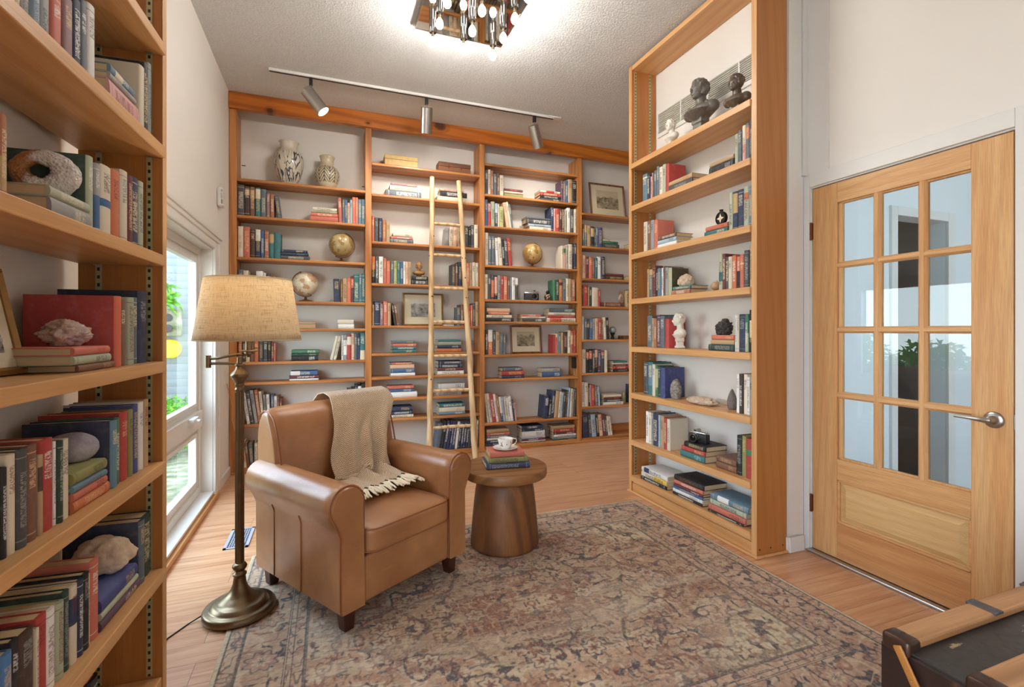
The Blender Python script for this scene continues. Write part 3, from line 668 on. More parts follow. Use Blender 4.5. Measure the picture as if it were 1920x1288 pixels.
# ---- ladder bay
stack(BK, b(1, 2), z4, '255 645 572 sl Twh;300 597 518 cr;312 597 493 mv')
stack(BK, b(1, 2), z4, '822 1168 640 cr Ttn;850 1146 584 bk Twh;852 1112 558 pe')
run(BK, b(1, 3), z4, '100 130 850 co;132 175 864 dy Tgy;177 216 870 nv Tgy;218 258 890 cp;260 300 918 tn')
stack(BK, b(1, 3), z4, '302 557 1102 sl;306 550 1076 co;335 545 1040 cr')
run(BK, b(1, 3), z4, '897 940 975 gy a5 n;942 985 965 cr a3;988 1030 970 pe a2;1035 1078 980 tn;1080 1113 960 cr;1115 1160 955 dy;1162 1188 965 bk;1190 1225 948 dy;1228 1273 945 cr')
run(BK, b(1, 4), z5, '97 138 120 bk Lor:.52:1;140 175 122 dy Twh;178 228 122 wh;232 263 140 co;264 305 170 co;308 342 175 sl;344 377 170 lm;379 413 175 te;414 446 178 bl;447 472 178 wh;473 500 178 pe;502 534 180 tn')
zbust = stack(BK, b(1, 4), z5, '534 718 382 bk Twh;534 720 338 bk Tcr')
run(BK, b(1, 4), z5, '982 1018 208 dy;1020 1048 200 bn;1052 1095 180 nv;1098 1140 190 tn;1143 1174 192 co;1176 1203 190 tn;1205 1238 185 cr;1240 1275 192 cr')
run(BK, b(1, 5), z5, '103 128 650 tn;131 190 612 nv Twh;193 228 640 mv;230 274 615 co;276 312 630 tn;328 352 632 db a-9;354 388 640 bn a-9')
run(BK, b(1, 5), z5, '1037 1075 680 sl;1077 1113 648 bn;1116 1160 655 cp;1165 1187 655 rd;1189 1210 655 co;1212 1238 635 dy;1241 1275 620 tn')
stack(BK, b(1, 6), z5, '322 586 1145 te;326 586 1113 te;332 590 1076 co;325 590 1050 sl')
stack(BK, b(1, 6), z5, '812 1080 1130 or;820 1080 1095 nv;835 1080 1057 sg n;832 1078 1036 te n')
stack(BK, b(1, 7), z6, '308 576 347 wh n;305 572 300 bl;303 566 255 pe n;301 560 230 sl Lco:.1:.9')
stack(BK, b(1, 7), z6, '822 1110 322 wh;822 1105 292 mr;832 1098 250 nv Twh;832 1095 214 nv Twh')
stack(BK, b(1, 8), z6, '258 598 555 wh n;278 566 524 bl Twh;278 562 487 co')
stack(BK, b(1, 8), z6, '832 1085 520 gy;835 1122 462 wh')
stack(BK, b(1, 9), z6, '275 558 805 cr;272 550 768 nv Twh;268 548 718 nv')
stack(BK, b(1, 9), z6, '838 1126 775 sb Twh;842 1124 722 cr Ttn;843 1120 682 te')
run(BK, b(1, 0), z6, '785 845 900 sl a9 n;848 885 880 bk a9;888 924 872 nv a9 Twh;926 950 870 nv a9 Twh;952 976 872 rb a8 Twh;978 1010 880 nv a8 Twh;1012 1040 882 wh a7;1042 1070 880 nv a7 Twh;1072 1098 880 nv a6 Twh;1100 1126 880 nv a6 Twh;1128 1154 880 nv a5 Twh;1156 1180 880 dy a5;1182 1204 876 nv a5;1222 1250 870 gn a4;1252 1275 868 cr a3')
# ---- third bay
run(BK, b(2, 2), z7, '86 118 226 dy Twh;120 150 220 cr;152 178 232 cp;181 217 268 sl Tcr;220 247 262 bn;250 291 285 cr')
stack(BK, b(2, 2), z7, '294 503 487 ol n;294 503 463 cr;296 500 436 mr Tco')
stack(BK, b(2, 2), z7, '690 920 540 dy;692 920 513 bk;688 918 480 rd;692 910 455 cr Lrd:.3:.7')
run(BK, b(2, 2), z7, '922 948 342 pu d.15;950 967 350 mv;970 1002 342 bl;1004 1050 330 tn;1053 1100 345 bk Tcr')
run(BK, b(2, 3), z7, '84 118 552 bl;121 152 595 pk Lrd:0:.65;154 193 572 sg;196 226 592 nv Llb:.6:1;228 242 600 cr;245 290 628 lm;318 350 582 pe a-9;352 376 578 cr a-9;378 400 600 sl a-9')
stack(BK, b(2, 3), z7, '575 810 852 cr;560 808 822 lb;536 806 768 dy Twh;536 800 750 sl n')
run(BK, b(2, 3), z7, '811 842 632 nv Twh;844 863 648 pk;865 907 648 rd;909 934 652 db;936 960 655 bn;963 987 668 sg;989 1025 642 wh;1027 1062 655 dy Twh;1065 1092 655 cr')
run(BK, b(2, 4), z7, '88 122 915 cr;125 157 948 sl Twh;159 194 952 sl;200 230 972 wh a-3;232 270 966 cr a-4;274 302 986 bk a-4;304 338 988 dy a-4;342 380 972 rd a-5')
run(BK, b(2, 4), z7, '926 952 1058 cr d.15;954 981 1060 pk Lgn:.7:.9;983 1010 1048 sg;1012 1054 1042 cr;1056 1074 1030 bk;1076 1106 1030 nv')
run(BK, b(2, 5), z8, '94 131 155 cr;134 171 160 dy;173 208 165 dy Lco:.1:.8;210 245 172 bk Lpk:.25:.95;248 286 170 gy;288 319 175 rd;321 368 178 co;370 396 195 bn;398 420 195 sb;421 460 192 wh;462 499 200 dy Lwh:.7:1')
run(BK, b(2, 5), z8, '925 952 225 gn d.15 n;954 991 222 dg Tcr;993 1036 215 cp Ldb:.7:.85;1038 1075 212 sl;1077 1111 205 cr;1113 1142 210 tn;1145 1184 220 cp')
stack(BK, b(2, 6), z8, '102 440 683 bk Twh;110 415 645 cr;112 412 612 bk Lco:.1:.9;116 395 564 pe n')
stack(BK, b(2, 6), z8, '545 820 690 dy Twh;537 820 667 cr;545 765 640 co')
stack(BK, b(2, 6), z8, '842 1187 684 cr Lco:.1:.5;855 1180 653 rd Tpk;862 1180 617 cr;870 1174 570 sl')
run(BK, b(2, 7), z8, '99 132 826 db Lmv:.6:.7;135 190 826 or Lwh:.52:1;193 225 840 dy;227 273 848 tn;275 316 868 sl Tgy;318 345 890 sl')
run(BK, b(2, 7), z8, '935 950 885 rd d.16 n;951 968 872 cr Lco:0:.8;970 981 868 gy;983 1013 880 sb;1016 1045 858 tn;1048 1094 850 db Tpk;1096 1133 832 cr;1135 1162 840 cp Lpe:.4:.8;1164 1197 825 rd')
stack(BK, b(2, 8), z9, '330 628 241 nv Tgy;330 626 182 rd;340 606 138 sl')
stack(BK, b(2, 8), z9, '870 1135 198 bl Twh;872 1108 146 gy')
run(BK, b(2, 9), z9, '120 148 488 cr a-7;150 187 480 cr a-8;189 240 488 rd a-8 Twh;242 276 490 wh a-8;278 308 500 cp a-8;310 340 525 bl a-7 Lwh:.35:1;342 380 528 lb a-7;382 414 525 cr a-7;416 444 540 wh a-7;446 484 520 wh a-7;486 508 570 nv a-6;510 530 606 pk a-6')
run(BK, b(2, 9), z9, '888 950 512 nv a5 d.16 Twh;953 985 555 bk a5;988 1030 448 nv a5;1033 1085 450 tn a5 n;1088 1112 460 cr a5;1114 1142 470 lb a5;1144 1175 466 dy a5;1178 1200 440 db a5;1202 1236 410 lb a5;1238 1262 420 cr a4;1264 1290 425 gy a4;1292 1315 415 dy a3')
stack(BK, b(2, 0), z9, '128 440 1145 nv Twh;128 430 1105 nv Twh;128 425 1080 wh;128 428 1045 sl Twh;128 438 1010 co;128 420 963 tn n')
stack(BK, b(2, 0), z9, '600 915 1148 nv Twh;600 915 1125 wh;600 912 1085 mr Twh;605 910 1062 lb;605 905 990 wh;600 885 960 nv Twh;600 880 915 nv Twh')
stack(BK, b(2, 0), z9, '1010 1335 1112 dg Tcr;1025 1328 1062 sb;1030 1325 1030 wh;1025 1315 1000 mr Twh;1025 1312 955 rd;1020 1310 915 tn n')
# ---- fourth bay
run(BK, b(3, 2), z10, '80 107 775 bn Lsl:0:.6;110 140 782 sl Ltn:.65:1;143 182 792 tn;184 227 802 bk Ltn:.5:.9;229 242 810 dy;244 273 808 sl;275 323 815 rb')
stack(BK, b(3, 2), z10, '324 523 1014 dy Tgy;324 510 980 gn Tdg;332 420 962 cr')
stack(BK, b(3, 2), z10, '655 760 1048 cr;660 750 1012 db')
run(BK, b(3, 3), z10, '80 121 1148 pe;123 160 1165 mr;163 204 1172 co;206 231 1180 bn Tpk;233 263 1180 te;266 309 1168 wh;312 354 1168 nv')
stack(BK, b(3, 3), z11, '358 580 178 db;358 575 150 mr n')
stack(BK, b(3, 3), z11, '642 760 180 db;645 755 165 tn')
run(BK, b(3, 4), z11, '79 97 300 bn;99 150 285 rd;153 162 312 tn;164 198 312 dg;201 272 315 cr Tpe;274 297 340 rd')
zagate = stack(BK, b(3, 4), z11, '300 572 498 mr Ltn:.15:.2')
run(BK, b(3, 4), z11, '612 660 352 tn d.15;663 691 340 te;693 730 345 sl')
run(BK, b(3, 5), z11, '78 103 662 wh;106 138 692 sl;140 167 695 db Ltn:.6:.75;170 210 697 bl;212 234 692 gy;236 271 687 pe;274 311 680 rd;313 330 705 bn;333 366 672 cr a-3;368 402 676 bk a-3 Twh')
run(BK, b(3, 6), z11, '76 122 1065 cr;126 162 1068 bk Lco:.65:.9;164 203 1068 bk Lco:.6:.95;205 230 1068 dy;233 270 1063 bk Lpe:.65:.98;273 307 1065 pu Lrb:.3:.9;309 347 1080 dy Lco:.8:.95;350 388 1075 cr n')
stack(BK, b(3, 6), z12, '448 655 334 bk Tgy;446 652 298 rd;450 630 276 mr;448 625 258 cr;452 620 236 te n')
run(BK, b(3, 7), z12, '73 110 490 wh a-1;112 155 492 cr a-1;157 176 520 bk a-2;178 190 525 pk a-2;192 238 525 rd a-2;240 258 532 mv a-3;260 275 535 sl a-3;277 298 545 lb a-3')
stack(BK, b(3, 7), z12, '335 572 730 wh;340 568 700 dy Twh;338 552 674 mr Tco;340 545 645 cr n')
run(BK, b(3, 7), z12, '680 714 525 nv a2 d.14;716 742 522 rd')
run(BK, b(3, 0), z12, '85 160 872 nv a-3 Tgy;162 192 885 dy a-4;194 250 880 lb a-5;252 284 890 bk a-6;286 330 880 pe a-6;332 366 880 mr a-7 Twh;368 392 890 dy a-7;394 424 900 cr a-7;426 446 900 cr a-8')
# ---- tall bookcase
r = lambda k: ('r', 0, k)
RI = dict(inset=.03, dd=(.14, .175))
run(RC, r(2), z14, '140 188 157 sb Lcr:.85:.9;190 218 165 nv;219 239 180 pk;241 257 140 mv;259 283 115 sl Tcr;284 312 70 sl Tcr;314 349 75 cr;351 386 48 sg;388 424 42 rd n', **RI)
stack(RC, r(2), z14, '426 680 240 dy Tgy;424 678 192 tn Tco', inset=.03, dd=(.12, .14))
stack(RC, r(2), z13, '686 898 1128 bk Tgy;690 898 1092 tn n', inset=.03, dd=(.13, .15))
run(RC, r(2), z13, '901 931 880 sg;933 961 850 sl;963 993 805 pk Lcr:.5:1;995 1027 785 sl Lco:.6:.9;1029 1058 745 dy Tgy', **RI)
run(RC, r(3), z14, '148 187 680 cr;189 224 668 bn;226 261 660 gy;263 302 655 co Tpe', **RI)
stack(RC, r(3), z14, '304 508 905 wh n;305 506 862 lb;308 502 820 bn', inset=.03, dd=(.13, .15))
zwatch = stack(RC, r(3), z14, '822 1076 760 te;835 1074 708 co Trd', inset=.03, dd=(.12, .14))
run(RC, r(3), z14, '1078 1117 358 sg;1119 1172 345 nv Ltn:.45:.95;1175 1240 322 nv Tcr;1243 1300 290 sg Lcp:.68:.85;1303 1345 283 sb', **RI)
run(RC, r(4), z15, '186 207 145 tn;209 243 148 sl Ltn:.8:1;245 280 106 mr;283 303 140 bk Twh;304 337 135 sb;339 364 130 wh;366 378 110 mv;380 415 125 gy;417 454 130 do Lsg:0:1', **RI)
zcor = stack(RC, r(4), z15, '440 640 370 cp;452 648 330 te', inset=.03, dd=(.13, .15))
run(RC, r(4), z14, '965 1004 1030 sg Lte:.25:.5;1006 1040 1028 mr;1042 1077 1062 dy;1079 1118 1060 cr;1121 1165 1045 or;1167 1204 1060 co Lbk:0:.55;1206 1249 1035 co Lpe:.7:.75;1251 1303 990 dy Tgy;1305 1345 935 tn', **RI)
run(RC, r(5), z15, '184 237 658 sl Tcr;240 262 682 tn;264 289 685 cp;292 326 645 pu Tcr;330 375 655 sl;378 420 690 rd n', **RI)
zrock = stack(RC, r(5), z15, '866 1148 972 dg Tgy;890 1146 920 tn n;900 1144 868 co', inset=.025, dd=(.13, .15))
run(RC, r(5), z15, '1152 1172 650 wh;1173 1192 648 cr;1194 1260 637 nv Tgy;1263 1300 635 gn Lsg:.0:.5;1303 1345 590 bk Lcr:.35:.75', **RI)
run(RC, r(6), z16, '142 188 105 dy;192 243 110 te Lsb:.3:.9;246 277 135 cr;279 309 150 gn Lsg:.3:.9;311 329 165 dg Tcr;331 384 170 rb n', **RI)
run(RC, r(6), z16, '1160 1195 243 wh Tbn;1198 1236 240 db Twh;1239 1279 245 cr;1282 1311 275 wh;1313 1345 270 gy', **RI)
run(RC, r(7), z16, '168 200 652 wh;202 229 662 cr;231 250 670 gy;253 306 670 nv Tcr;309 329 690 lb;331 371 700 tn;373 404 722 rd;406 440 735 cr Tbn', **RI)
zcam = stack(RC, r(7), z16, '556 822 1112 te Tlb;572 828 1060 rd;600 834 1012 bk', inset=.012, dd=(.16, .175))
stack(RC, r(7), z17, '872 1074 268 bn Ttn;876 1074 210 bn Ttn', inset=.03, dd=(.15, .165))
run(RC, r(7), z16, '1160 1212 915 bk Tgy;1215 1262 920 ol;1265 1330 950 rd Lgn:.58:.72 n', **RI)
stack(RC, r(8), z17, '116 370 440 bk Twh;120 375 392 cr Lyl:.5:1;122 380 345 wh Lnv:.1:.3', inset=.005, dd=(.17, .19))
stack(RC, r(8), z17, '436 728 605 bk Twh;438 732 572 wh;440 735 545 bl;446 735 522 mr;448 738 482 co;450 745 430 bk Tbn', inset=.005, dd=(.17, .19))
stack(RC, r(8), z17, '788 1145 800 bk Twh;795 1168 745 co Tmr;812 1175 690 sg;815 1195 635 sb Lwh:.2:.5', inset=.005, dd=(.17, .19))
# ---- near bookcase
l = lambda k: ('l', 0, k)
LI = dict(inset=.02, dd=(.17, .2))
run(LC, l(2), zA, '150 200 -60 cr;203 267 -45 gy;269 304 -40 lb;306 345 -38 lb;347 414 -32 gy;416 490 -20 co;493 565 -10 mv;568 627 5 nv Twh;630 675 15 sl;679 735 48 wh', **LI)
stack(LC, l(2), zA, '880 1090 745 pk Tmr;882 1070 690 gy Tmv;886 1058 625 sb Lcr:.2:.5', inset=.02, dd=(.17, .19))
run(LC, l(2), zA, '1112 1150 570 cr d.21 n;1153 1168 545 bk d.22;1170 1188 555 dy;1190 1216 558 gy Tdy', **LI)
run(LC, l(3), zB, '40 108 -220 cp Ltn:.1:.5', **LI)
zgeo = stack(LC, l(3), zB, '480 850 615 gy Tcr;470 838 515 sg Tcr', inset=.018, dd=(.19, .2))
run(LC, l(3), zB, '855 912 172 dg Ssg d.21;915 965 240 bl Lgy:.55:1;968 1058 262 cr Lbl:.42:.53;1061 1134 300 or Tmr;1137 1200 303 cr Tsl;1203 1250 350 mr Tpe;1252 1316 368 nv;1318 1362 405 sg', **LI)
zame = stack(LC, l(4), zC, '735 1070 992 bn Ttn;697 1036 915 sg Tdy;695 1025 840 co Trd', inset=.018, dd=(.19, .2))
run(LC, l(4), zC, '1088 1148 374 rd Sco d.21 n;1151 1199 410 bn Tcr;1202 1260 386 sg;1263 1314 386 nv Lsl:.0:1;1317 1392 330 nv Tgy d.21', **LI)
run(LC, l(5), zD, '-60 -2 745 ol;0 52 750 gn;55 104 775 bk Twh;107 184 650 cr Tbn;187 281 605 dy Tgy;285 383 560 bn Tpe;386 425 655 tn Ldb:.55:.85;428 534 505 rd;537 558 530 wh;561 602 525 dg Tsg;604 676 510 cr Tdy', **LI)
zgr = stack(LC, l(5), zD, '690 1025 998 or Tpe;690 1002 930 co Tmr;690 1000 872 sb Tdy;690 998 760 ol Tdb', inset=.018, dd=(.18, .19))
run(LC, l(5), zD, '1050 1108 330 nv Ssb d.2;1111 1150 310 gn;1153 1218 255 rd Tpe;1221 1258 235 ol Tdb;1261 1309 190 rb;1312 1354 165 wh Tdy;1357 1402 140 tn', **LI)
run(LC, l(6), zE, '-40 -2 1090 sl;0 38 1065 cp;41 122 1035 br;125 183 930 bk Twh;186 288 865 db Tgy;291 310 845 cr;313 388 745 rd Tmr;391 456 700 wh;459 512 645 sg;515 556 560 dg Tgy;559 608 520 cr Lnv:.5:.85;611 648 475 nv Twh;651 692 425 bk Tgy;694 712 430 cr;715 770 322 co', **LI)
zwc = stack(LC, l(6), zE, '790 1068 610 pu Tcr;790 1050 562 sg Tcr;790 1045 475 rb', inset=.018, dd=(.18, .19))
run(LC, l(6), zE, '1030 1070 60 nv Ssl d.2;1073 1132 15 dg', **LI)
run(LC, l(7), zE, '690 757 1215 bk Twh', **LI)
# ---- table books (free-standing plane)
TD = math.radians(-8.4)
# ---- settle every row: nothing pokes through its neighbour or the uprights
def edges(it, zz):
    if it['fl'] is not None: return it['s'], it['s'] + it['w']
    q = it['q']; a = math.radians(q['tilt']); t_ = q['t']
    if a >= 0: return q['s0'] + math.tan(a) * max(0, zz - t_ * math.sin(a)), q['s0'] + t_ * math.cos(a) + math.tan(a) * zz
    b_ = -a; return q['s0'] - math.tan(b_) * zz, q['s0'] + t_ * math.cos(b_) - math.tan(b_) * max(0, zz - t_ * math.sin(b_))
def topz(it): return it['ht'] if it['fl'] is not None else it['q']['h'] * math.cos(math.radians(it['q']['tilt']))
def shift(it, d):
    if it['fl'] is not None:
        it['s'] += d
        for q in it['fl']: q['s0'] += d
    else: it['q']['s0'] += d
def settle():
    byk = {}
    for q in BOOKS: byk.setdefault(q['key'], []).append(q)
    for key, qs in byk.items():
        k_, bay, _ = key
        lo, hi = bays[bay] if k_ == 'b' else (.039, WR - .039) if k_ == 'r' else (S0 + .035, S1f - .0075)
        lo += .0005; hi -= .0005; its = []; seen = []
        for q in qs:
            if q['kind'] == 'up': its.append(dict(fl=None, q=q))
            elif not any(q['items'] is x for x in seen):
                seen.append(q['items']); a = min(x['s0'] for x in q['items']); b_ = max(x['s0'] + x['h'] for x in q['items'])
                its.append(dict(fl=q['items'], s=a, w=b_ - a, ht=q['items'][-1]['z'] + q['items'][-1]['t'] - q['items'][0]['z']))
        its.sort(key=lambda i: i['s'] if i['fl'] is not None else i['q']['s0'])
        for p_, it in zip([None] + its, its):
            if p_ is None:
                m = min(edges(it, 0)[0], edges(it, topz(it))[0])
                if m < lo: shift(it, lo - m)
                continue
            zt_ = min(topz(p_), topz(it)); ov = max(edges(p_, z_)[1] - edges(it, z_)[0] for z_ in (0, zt_ * .5, zt_))
            if ov > -.0004: shift(it, ov + .0006)
        lim = None
        for i in range(len(its) - 1, -1, -1):
            it = its[i]
            if lim is None: ov = max(edges(it, z_)[1] for z_ in (0, topz(it))) - hi
            else: zt_ = min(topz(lim), topz(it)); ov = max(edges(it, z_)[1] - edges(lim, z_)[0] for z_ in (0, zt_ * .5, zt_)) + .0005
            if ov > 0: shift(it, -ov)
            lim = it
settle()
# ------------------------------------------------------------------ turn records into objects
ORD = 'first second third fourth fifth sixth seventh eighth ninth tenth eleventh twelfth thirteenth fourteenth fifteenth sixteenth seventeenth eighteenth nineteenth twentieth'.split() + ['twenty-' + w for w in 'first second third fourth fifth sixth seventh eighth ninth'.split()]
BAY = ['first back bay', 'back ladder bay', 'third back bay', 'fourth back bay']
def where(key):
    k, bay, rr = key
    row = 'bottom shelf' if (rr == 0 or (k == 'r' and rr == 8) or (k == 'l' and rr == 7)) else ORD[rr - 1] + ' shelf down'
    if k == 'b': return row, BAY[bay]
    return row, 'tall bookcase by door' if k == 'r' else 'near left bookcase'
NIND = 300 - 3
chosen = set(id(q) for q in sorted(BOOKS, key=lambda q: -q['area'])[:NIND])
big = {id(q) for q in sorted(BOOKS, key=lambda q: -q['area'])[:190]}
rows = {}
for q in BOOKS: rows.setdefault(q['key'], []).append(q)
for key, qs in rows.items():
    ups_ = sorted([q for q in qs if q['kind'] == 'up'], key=lambda q: q['s0'])
    for i, q in enumerate(ups_): q['pos'] = f"{ORD[i]} upright from the left"
    sts = []
    for q in qs:
        if q['kind'] == 'flat' and not any(q['items'] is s for s in sts): sts.append(q['items'])
    sts.sort(key=lambda s: s[0]['s0'])
    for j, s in enumerate(sts):
        nm = 'the stack' if len(sts) == 1 else ORD[j] + ' stack'
        for i, q in enumerate(s[::-1]): q['pos'] = ('top' if i == 0 else ORD[i] + ' from top') + ' of ' + nm
ATTR = ('book_colour', 'label_colour', 'title_colour', 'label_span', 'title_span')
def write_mesh(name, parts, mats):
    """parts: list of (V, F, U or None, material index, values for ATTR, matrix)"""
    vs, fs, uvs, mi, at = [], [], [], [], [[] for _ in ATTR]
    for V, F, U, m, vals, mx in parts:
        o = len(vs)
        vs += [tuple(mx @ Vector(v)) for v in V] if mx is not None else V
        for i, f in enumerate(F):
            fs.append(tuple(o + k for k in f)); mi.append(m); uvs += (U[i] if U else [(-1, 0)] * len(f))
            for a, v in zip(at, vals): a.append(v)
    me = bpy.data.meshes.new(name); me.from_pydata(vs, [], fs)
    me.polygons.foreach_set('material_index', mi)
    ul = me.uv_layers.new(name='UVMap'); ul.data.foreach_set('uv', [c for p in uvs for c in p])
    for n, a in zip(ATTR, at):
        if n.endswith('colour'):
            l_ = me.attributes.new(n, 'FLOAT_COLOR', 'FACE'); l_.data.foreach_set('color', [c for q in a for c in (*q, 1)])
        else:
            l_ = me.attributes.new(n, 'FLOAT_VECTOR', 'FACE'); l_.data.foreach_set('vector', [c for q in a for c in q])
    for m in mats: me.materials.append(m)
    return me
def vals_of(q):
    rnd = random.Random(q['seed'] * 3)
    return (q['base'], q['lab'], q['txt'], (q['ls'][0], q['ls'][1], rnd.uniform(0, 90)), (q['ts'][0], q['ts'][1], q['band']))
def place_of(q):
    """location and rotation of a book thing"""
    c = q['case']
    if q['kind'] == 'flat': return c.P(q['s0'], q['n'], q['z'] + q['t']), (0, PI / 2, c.ang)
    a = math.radians(q['tilt']); x = q['s0']
    z = q['z'] + (q['t'] * math.sin(a) if a > 0 else 0)
    return c.P(x, q['n'], z), (0, a, c.ang)
SIZEW = lambda q: ('thick ' if q['t'] > .04 else 'slim ' if q['t'] < .016 else '')
stuff_parts = []
def make_book(q, label, group, pages_child=True):
    V, F, U, pb = book_geo(q['t'], q['d'], q['h'], q['seed']); vals = vals_of(q)
    loc, rot = q['place'] if 'place' in q else place_of(q)
    parts = [(V, F, U, 0, vals, None)]
    if not pages_child: pv, pf = page_geo(pb); parts.append((pv, pf, None, 1, vals, None))
    o = bpy.data.objects.new('book', write_mesh('book', parts, [M['book'], M['pages']])); COL.objects.link(o)
    o.location = loc; o.rotation_euler = rot; o.data.shade_smooth(); o.data.set_sharp_from_angle(angle=math.radians(40))
    tag(o, label, 'book', group)
    if pages_child:
        pv, pf = page_geo(pb); me = bpy.data.meshes.new('page_block'); me.from_pydata(pv, [], pf); me.materials.append(M['pages'])
        p = bpy.data.objects.new('page_block', me); COL.objects.link(p); p.parent = o
    return o
for q in BOOKS:
    if id(q) in chosen:
        row, case_ = where(q['key']); w = PAL[q['c']][0]
        make_book(q, f"{w} book, {q['pos']}, {row}, {case_}".replace('  ', ' '), 'books on the ' + row + ', ' + case_, id(q) in big)
    else:
        V, F, U, pb = book_geo(q['t'], q['d'], q['h'], q['seed']); pv, pf = page_geo(pb); loc, rot = place_of(q)
        mx = Matrix.Translation(loc) @ Euler(rot).to_matrix().to_4x4(); vals = vals_of(q)
        stuff_parts += [(V, F, U, 0, vals, mx), (pv, pf, None, 1, vals, mx)]
o = bpy.data.objects.new('shelved_books', write_mesh('shelved_books', stuff_parts, [M['book'], M['pages']])); COL.objects.link(o)
tag(o, 'remaining smaller books filling the back wall bookcase shelves', 'books', None, 'stuff')
print('BOOKS', len(BOOKS), 'individual', len(chosen))
# ------------------------------------------------------------------ door
dr = empty('door_1', (XR, 0, 0)); tag(dr, 'pine door with twelve glass panes and a raised lower panel', kind='structure')
Yp = lambda px: on_x(px, 620, XR).y
yl, yr = DY1, DY0
cols = [(Yp(1634.5), Yp(1576)), (Yp(1718.5), Yp(1650)), (Yp(1817.5), Yp(1736.5))]
rowz = [(1.61, 1.921), (1.262, 1.576), (.913, 1.227), (.559, .876)]
st0, st1 = Yp(1569), Yp(1820.5)
D0, D1 = .0, .042
bm = NB(); box2(bm, (D0, st0, .016), (D1, yl - .003, DZ), .002); obj('stile', bm, M['door_z'], dr)
bm = NB(); box2(bm, (D0, yr + .003, .016), (D1, st1, DZ), .002); obj('stile', bm, M['door_z'], dr)
for z0, z1 in ((1.93, DZ), (.44, .55), (.016, .205)):
    bm = NB(); box2(bm, (D0 + .0005, st1 + .0002, z0), (D1, st0 - .0002, z1), .002); obj('rail', bm, M['railwood'] if z0 < .1 else M['door_y'], dr)
def bar(a, b, along):   # glazing bar with sloped moulding
    bm = NB(); (y0, z0), (y1, z1) = a, b
    if along == 'z': prism(bm, [(.0012, y0 + (y1 - y0) * .28), (.0012, y0 + (y1 - y0) * .72), (.013, y1), (.030, y1), (.0412, y0 + (y1 - y0) * .72), (.0412, y0 + (y1 - y0) * .28), (.030, y0), (.013, y0)], 2, z0, z1)
    else:
        q = z1 - z0; prism(bm, [(z0 + q * .28, .002), (z0 + q * .72, .002), (z1, .013), (z1, .030), (z0 + q * .72, .040), (z0 + q * .28, .040), (z0, .030), (z0, .013)], 1, y0, y1)
    return bm
for i in range(2): obj('muntin', bar((cols[i + 1][1], .55), (cols[i][0], 1.93), 'z'), M['door_z'], dr)
for i in range(3): obj('muntin', bar((st1, rowz[i + 1][1]), (st0, rowz[i][0]), 'y'), M['door_y'], dr)
bm = NB()
for (z0, z1) in rowz:
    for (y0, y1) in cols: pass
# glazing beads around the outside
for a, b, c, d in ((st1, cols[2][0], .55, 1.93), (cols[0][1], st0, .55, 1.93)): box2(bm, (.012, a, c), (.034, b, d), .003)
for c, d in ((.549, rowz[3][0]), (rowz[0][1], 1.931)): box2(bm, (.012, st1, c), (.034, st0, d), .003)
obj('glazing_bead', bm, M['door_z'], dr)
for (z0, z1) in rowz:
    for (y0, y1) in cols:
        bm = NB(); box2(bm, (.020, y0 - .002, z0 - .002), (.024, y1 + .002, z1 + .002)); obj('pane', bm, M['doorglass'], dr)
bm = NB(); y0, y1, z0, z1 = st1 - .001, st0 + .001, .2049, .4401
box2(bm, (.018, y0, z0), (.03, y1, z1))
i1, i2 = .016, .045
for f0, f1 in ((.020, .006),):
    A = [(y0 + i1, z0 + i1), (y1 - i1, z0 + i1), (y1 - i1, z1 - i1), (y0 + i1, z1 - i1)]; B = [(y0 + i2, z0 + i2), (y1 - i2, z0 + i2), (y1 - i2, z1 - i2), (y0 + i2, z1 - i2)]
    va = [bm.verts.new((f0 - .0002, *q)) for q in A]; vb = [bm.verts.new((f1, *q)) for q in B]
    bm.faces.new(vb)
    for k in range(4): bm.faces.new((va[k], va[(k + 1) % 4], vb[(k + 1) % 4], vb[k]))
obj('raised_panel', bm, M['panelwood'], dr)
bm = NB()
for lo, hi in (((.004, y0, z1 - .014), (.02, y1, z1)), ((.004, y0, z0), (.02, y1, z0 + .014)), ((.004, y0, z0), (.02, y0 + .012, z1)), ((.004, y1 - .012, z0), (.02, y1, z1))): box2(bm, lo, hi, .004)
obj('panel_moulding', bm, M['door_y'], dr)
for hz in (1.80, .27):
    bm = NB(); box2(bm, (-.004, yl - .006, hz - .045), (.004, yl + .006, hz + .045)); cone(bm, (-.008, yl + .002, hz - .047), (-.008, yl + .002, hz + .047), .007, .007, 14)
    for q in (-.047, -.016, .016, .047): cone(bm, (-.008, yl + .002, hz + q - .002), (-.008, yl + .002, hz + q + .002), .008, .008, 14)
    obj('hinge', bm, M['hinge'], dr, sm=40)
hp = on_x(1864, 787, XR)
bm = NB(); Ry = Matrix.Rotation(-PI / 2, 3, 'Y')
lathe(bm, [(0, .0), (.034, .0), (.034, .004), (.030, .009), (.018, .011), (.0135, .02), (.0125, .045), (0, .047)], 40, (0, hp.y, hp.z), 0, Ry)
tube(bm, [(-.040, hp.y - .004, hp.z), (-.046, hp.y + .012, hp.z), (-.050, hp.y + .035, hp.z + .001), (-.052, hp.y + .075, hp.z + .002), (-.048, hp.y + .112, hp.z + .001)], [.012, .0115, .0085, .006, .005], 16)
obj('lever_handle', bm, M['nickel'], dr, sm=50)
bm = NB(); box2(bm, (-.002, yr - .006, hp.z - .03), (.006, yr + .001, hp.z + .03), .001); obj('latch_plate', bm, M['nickel'], dr)
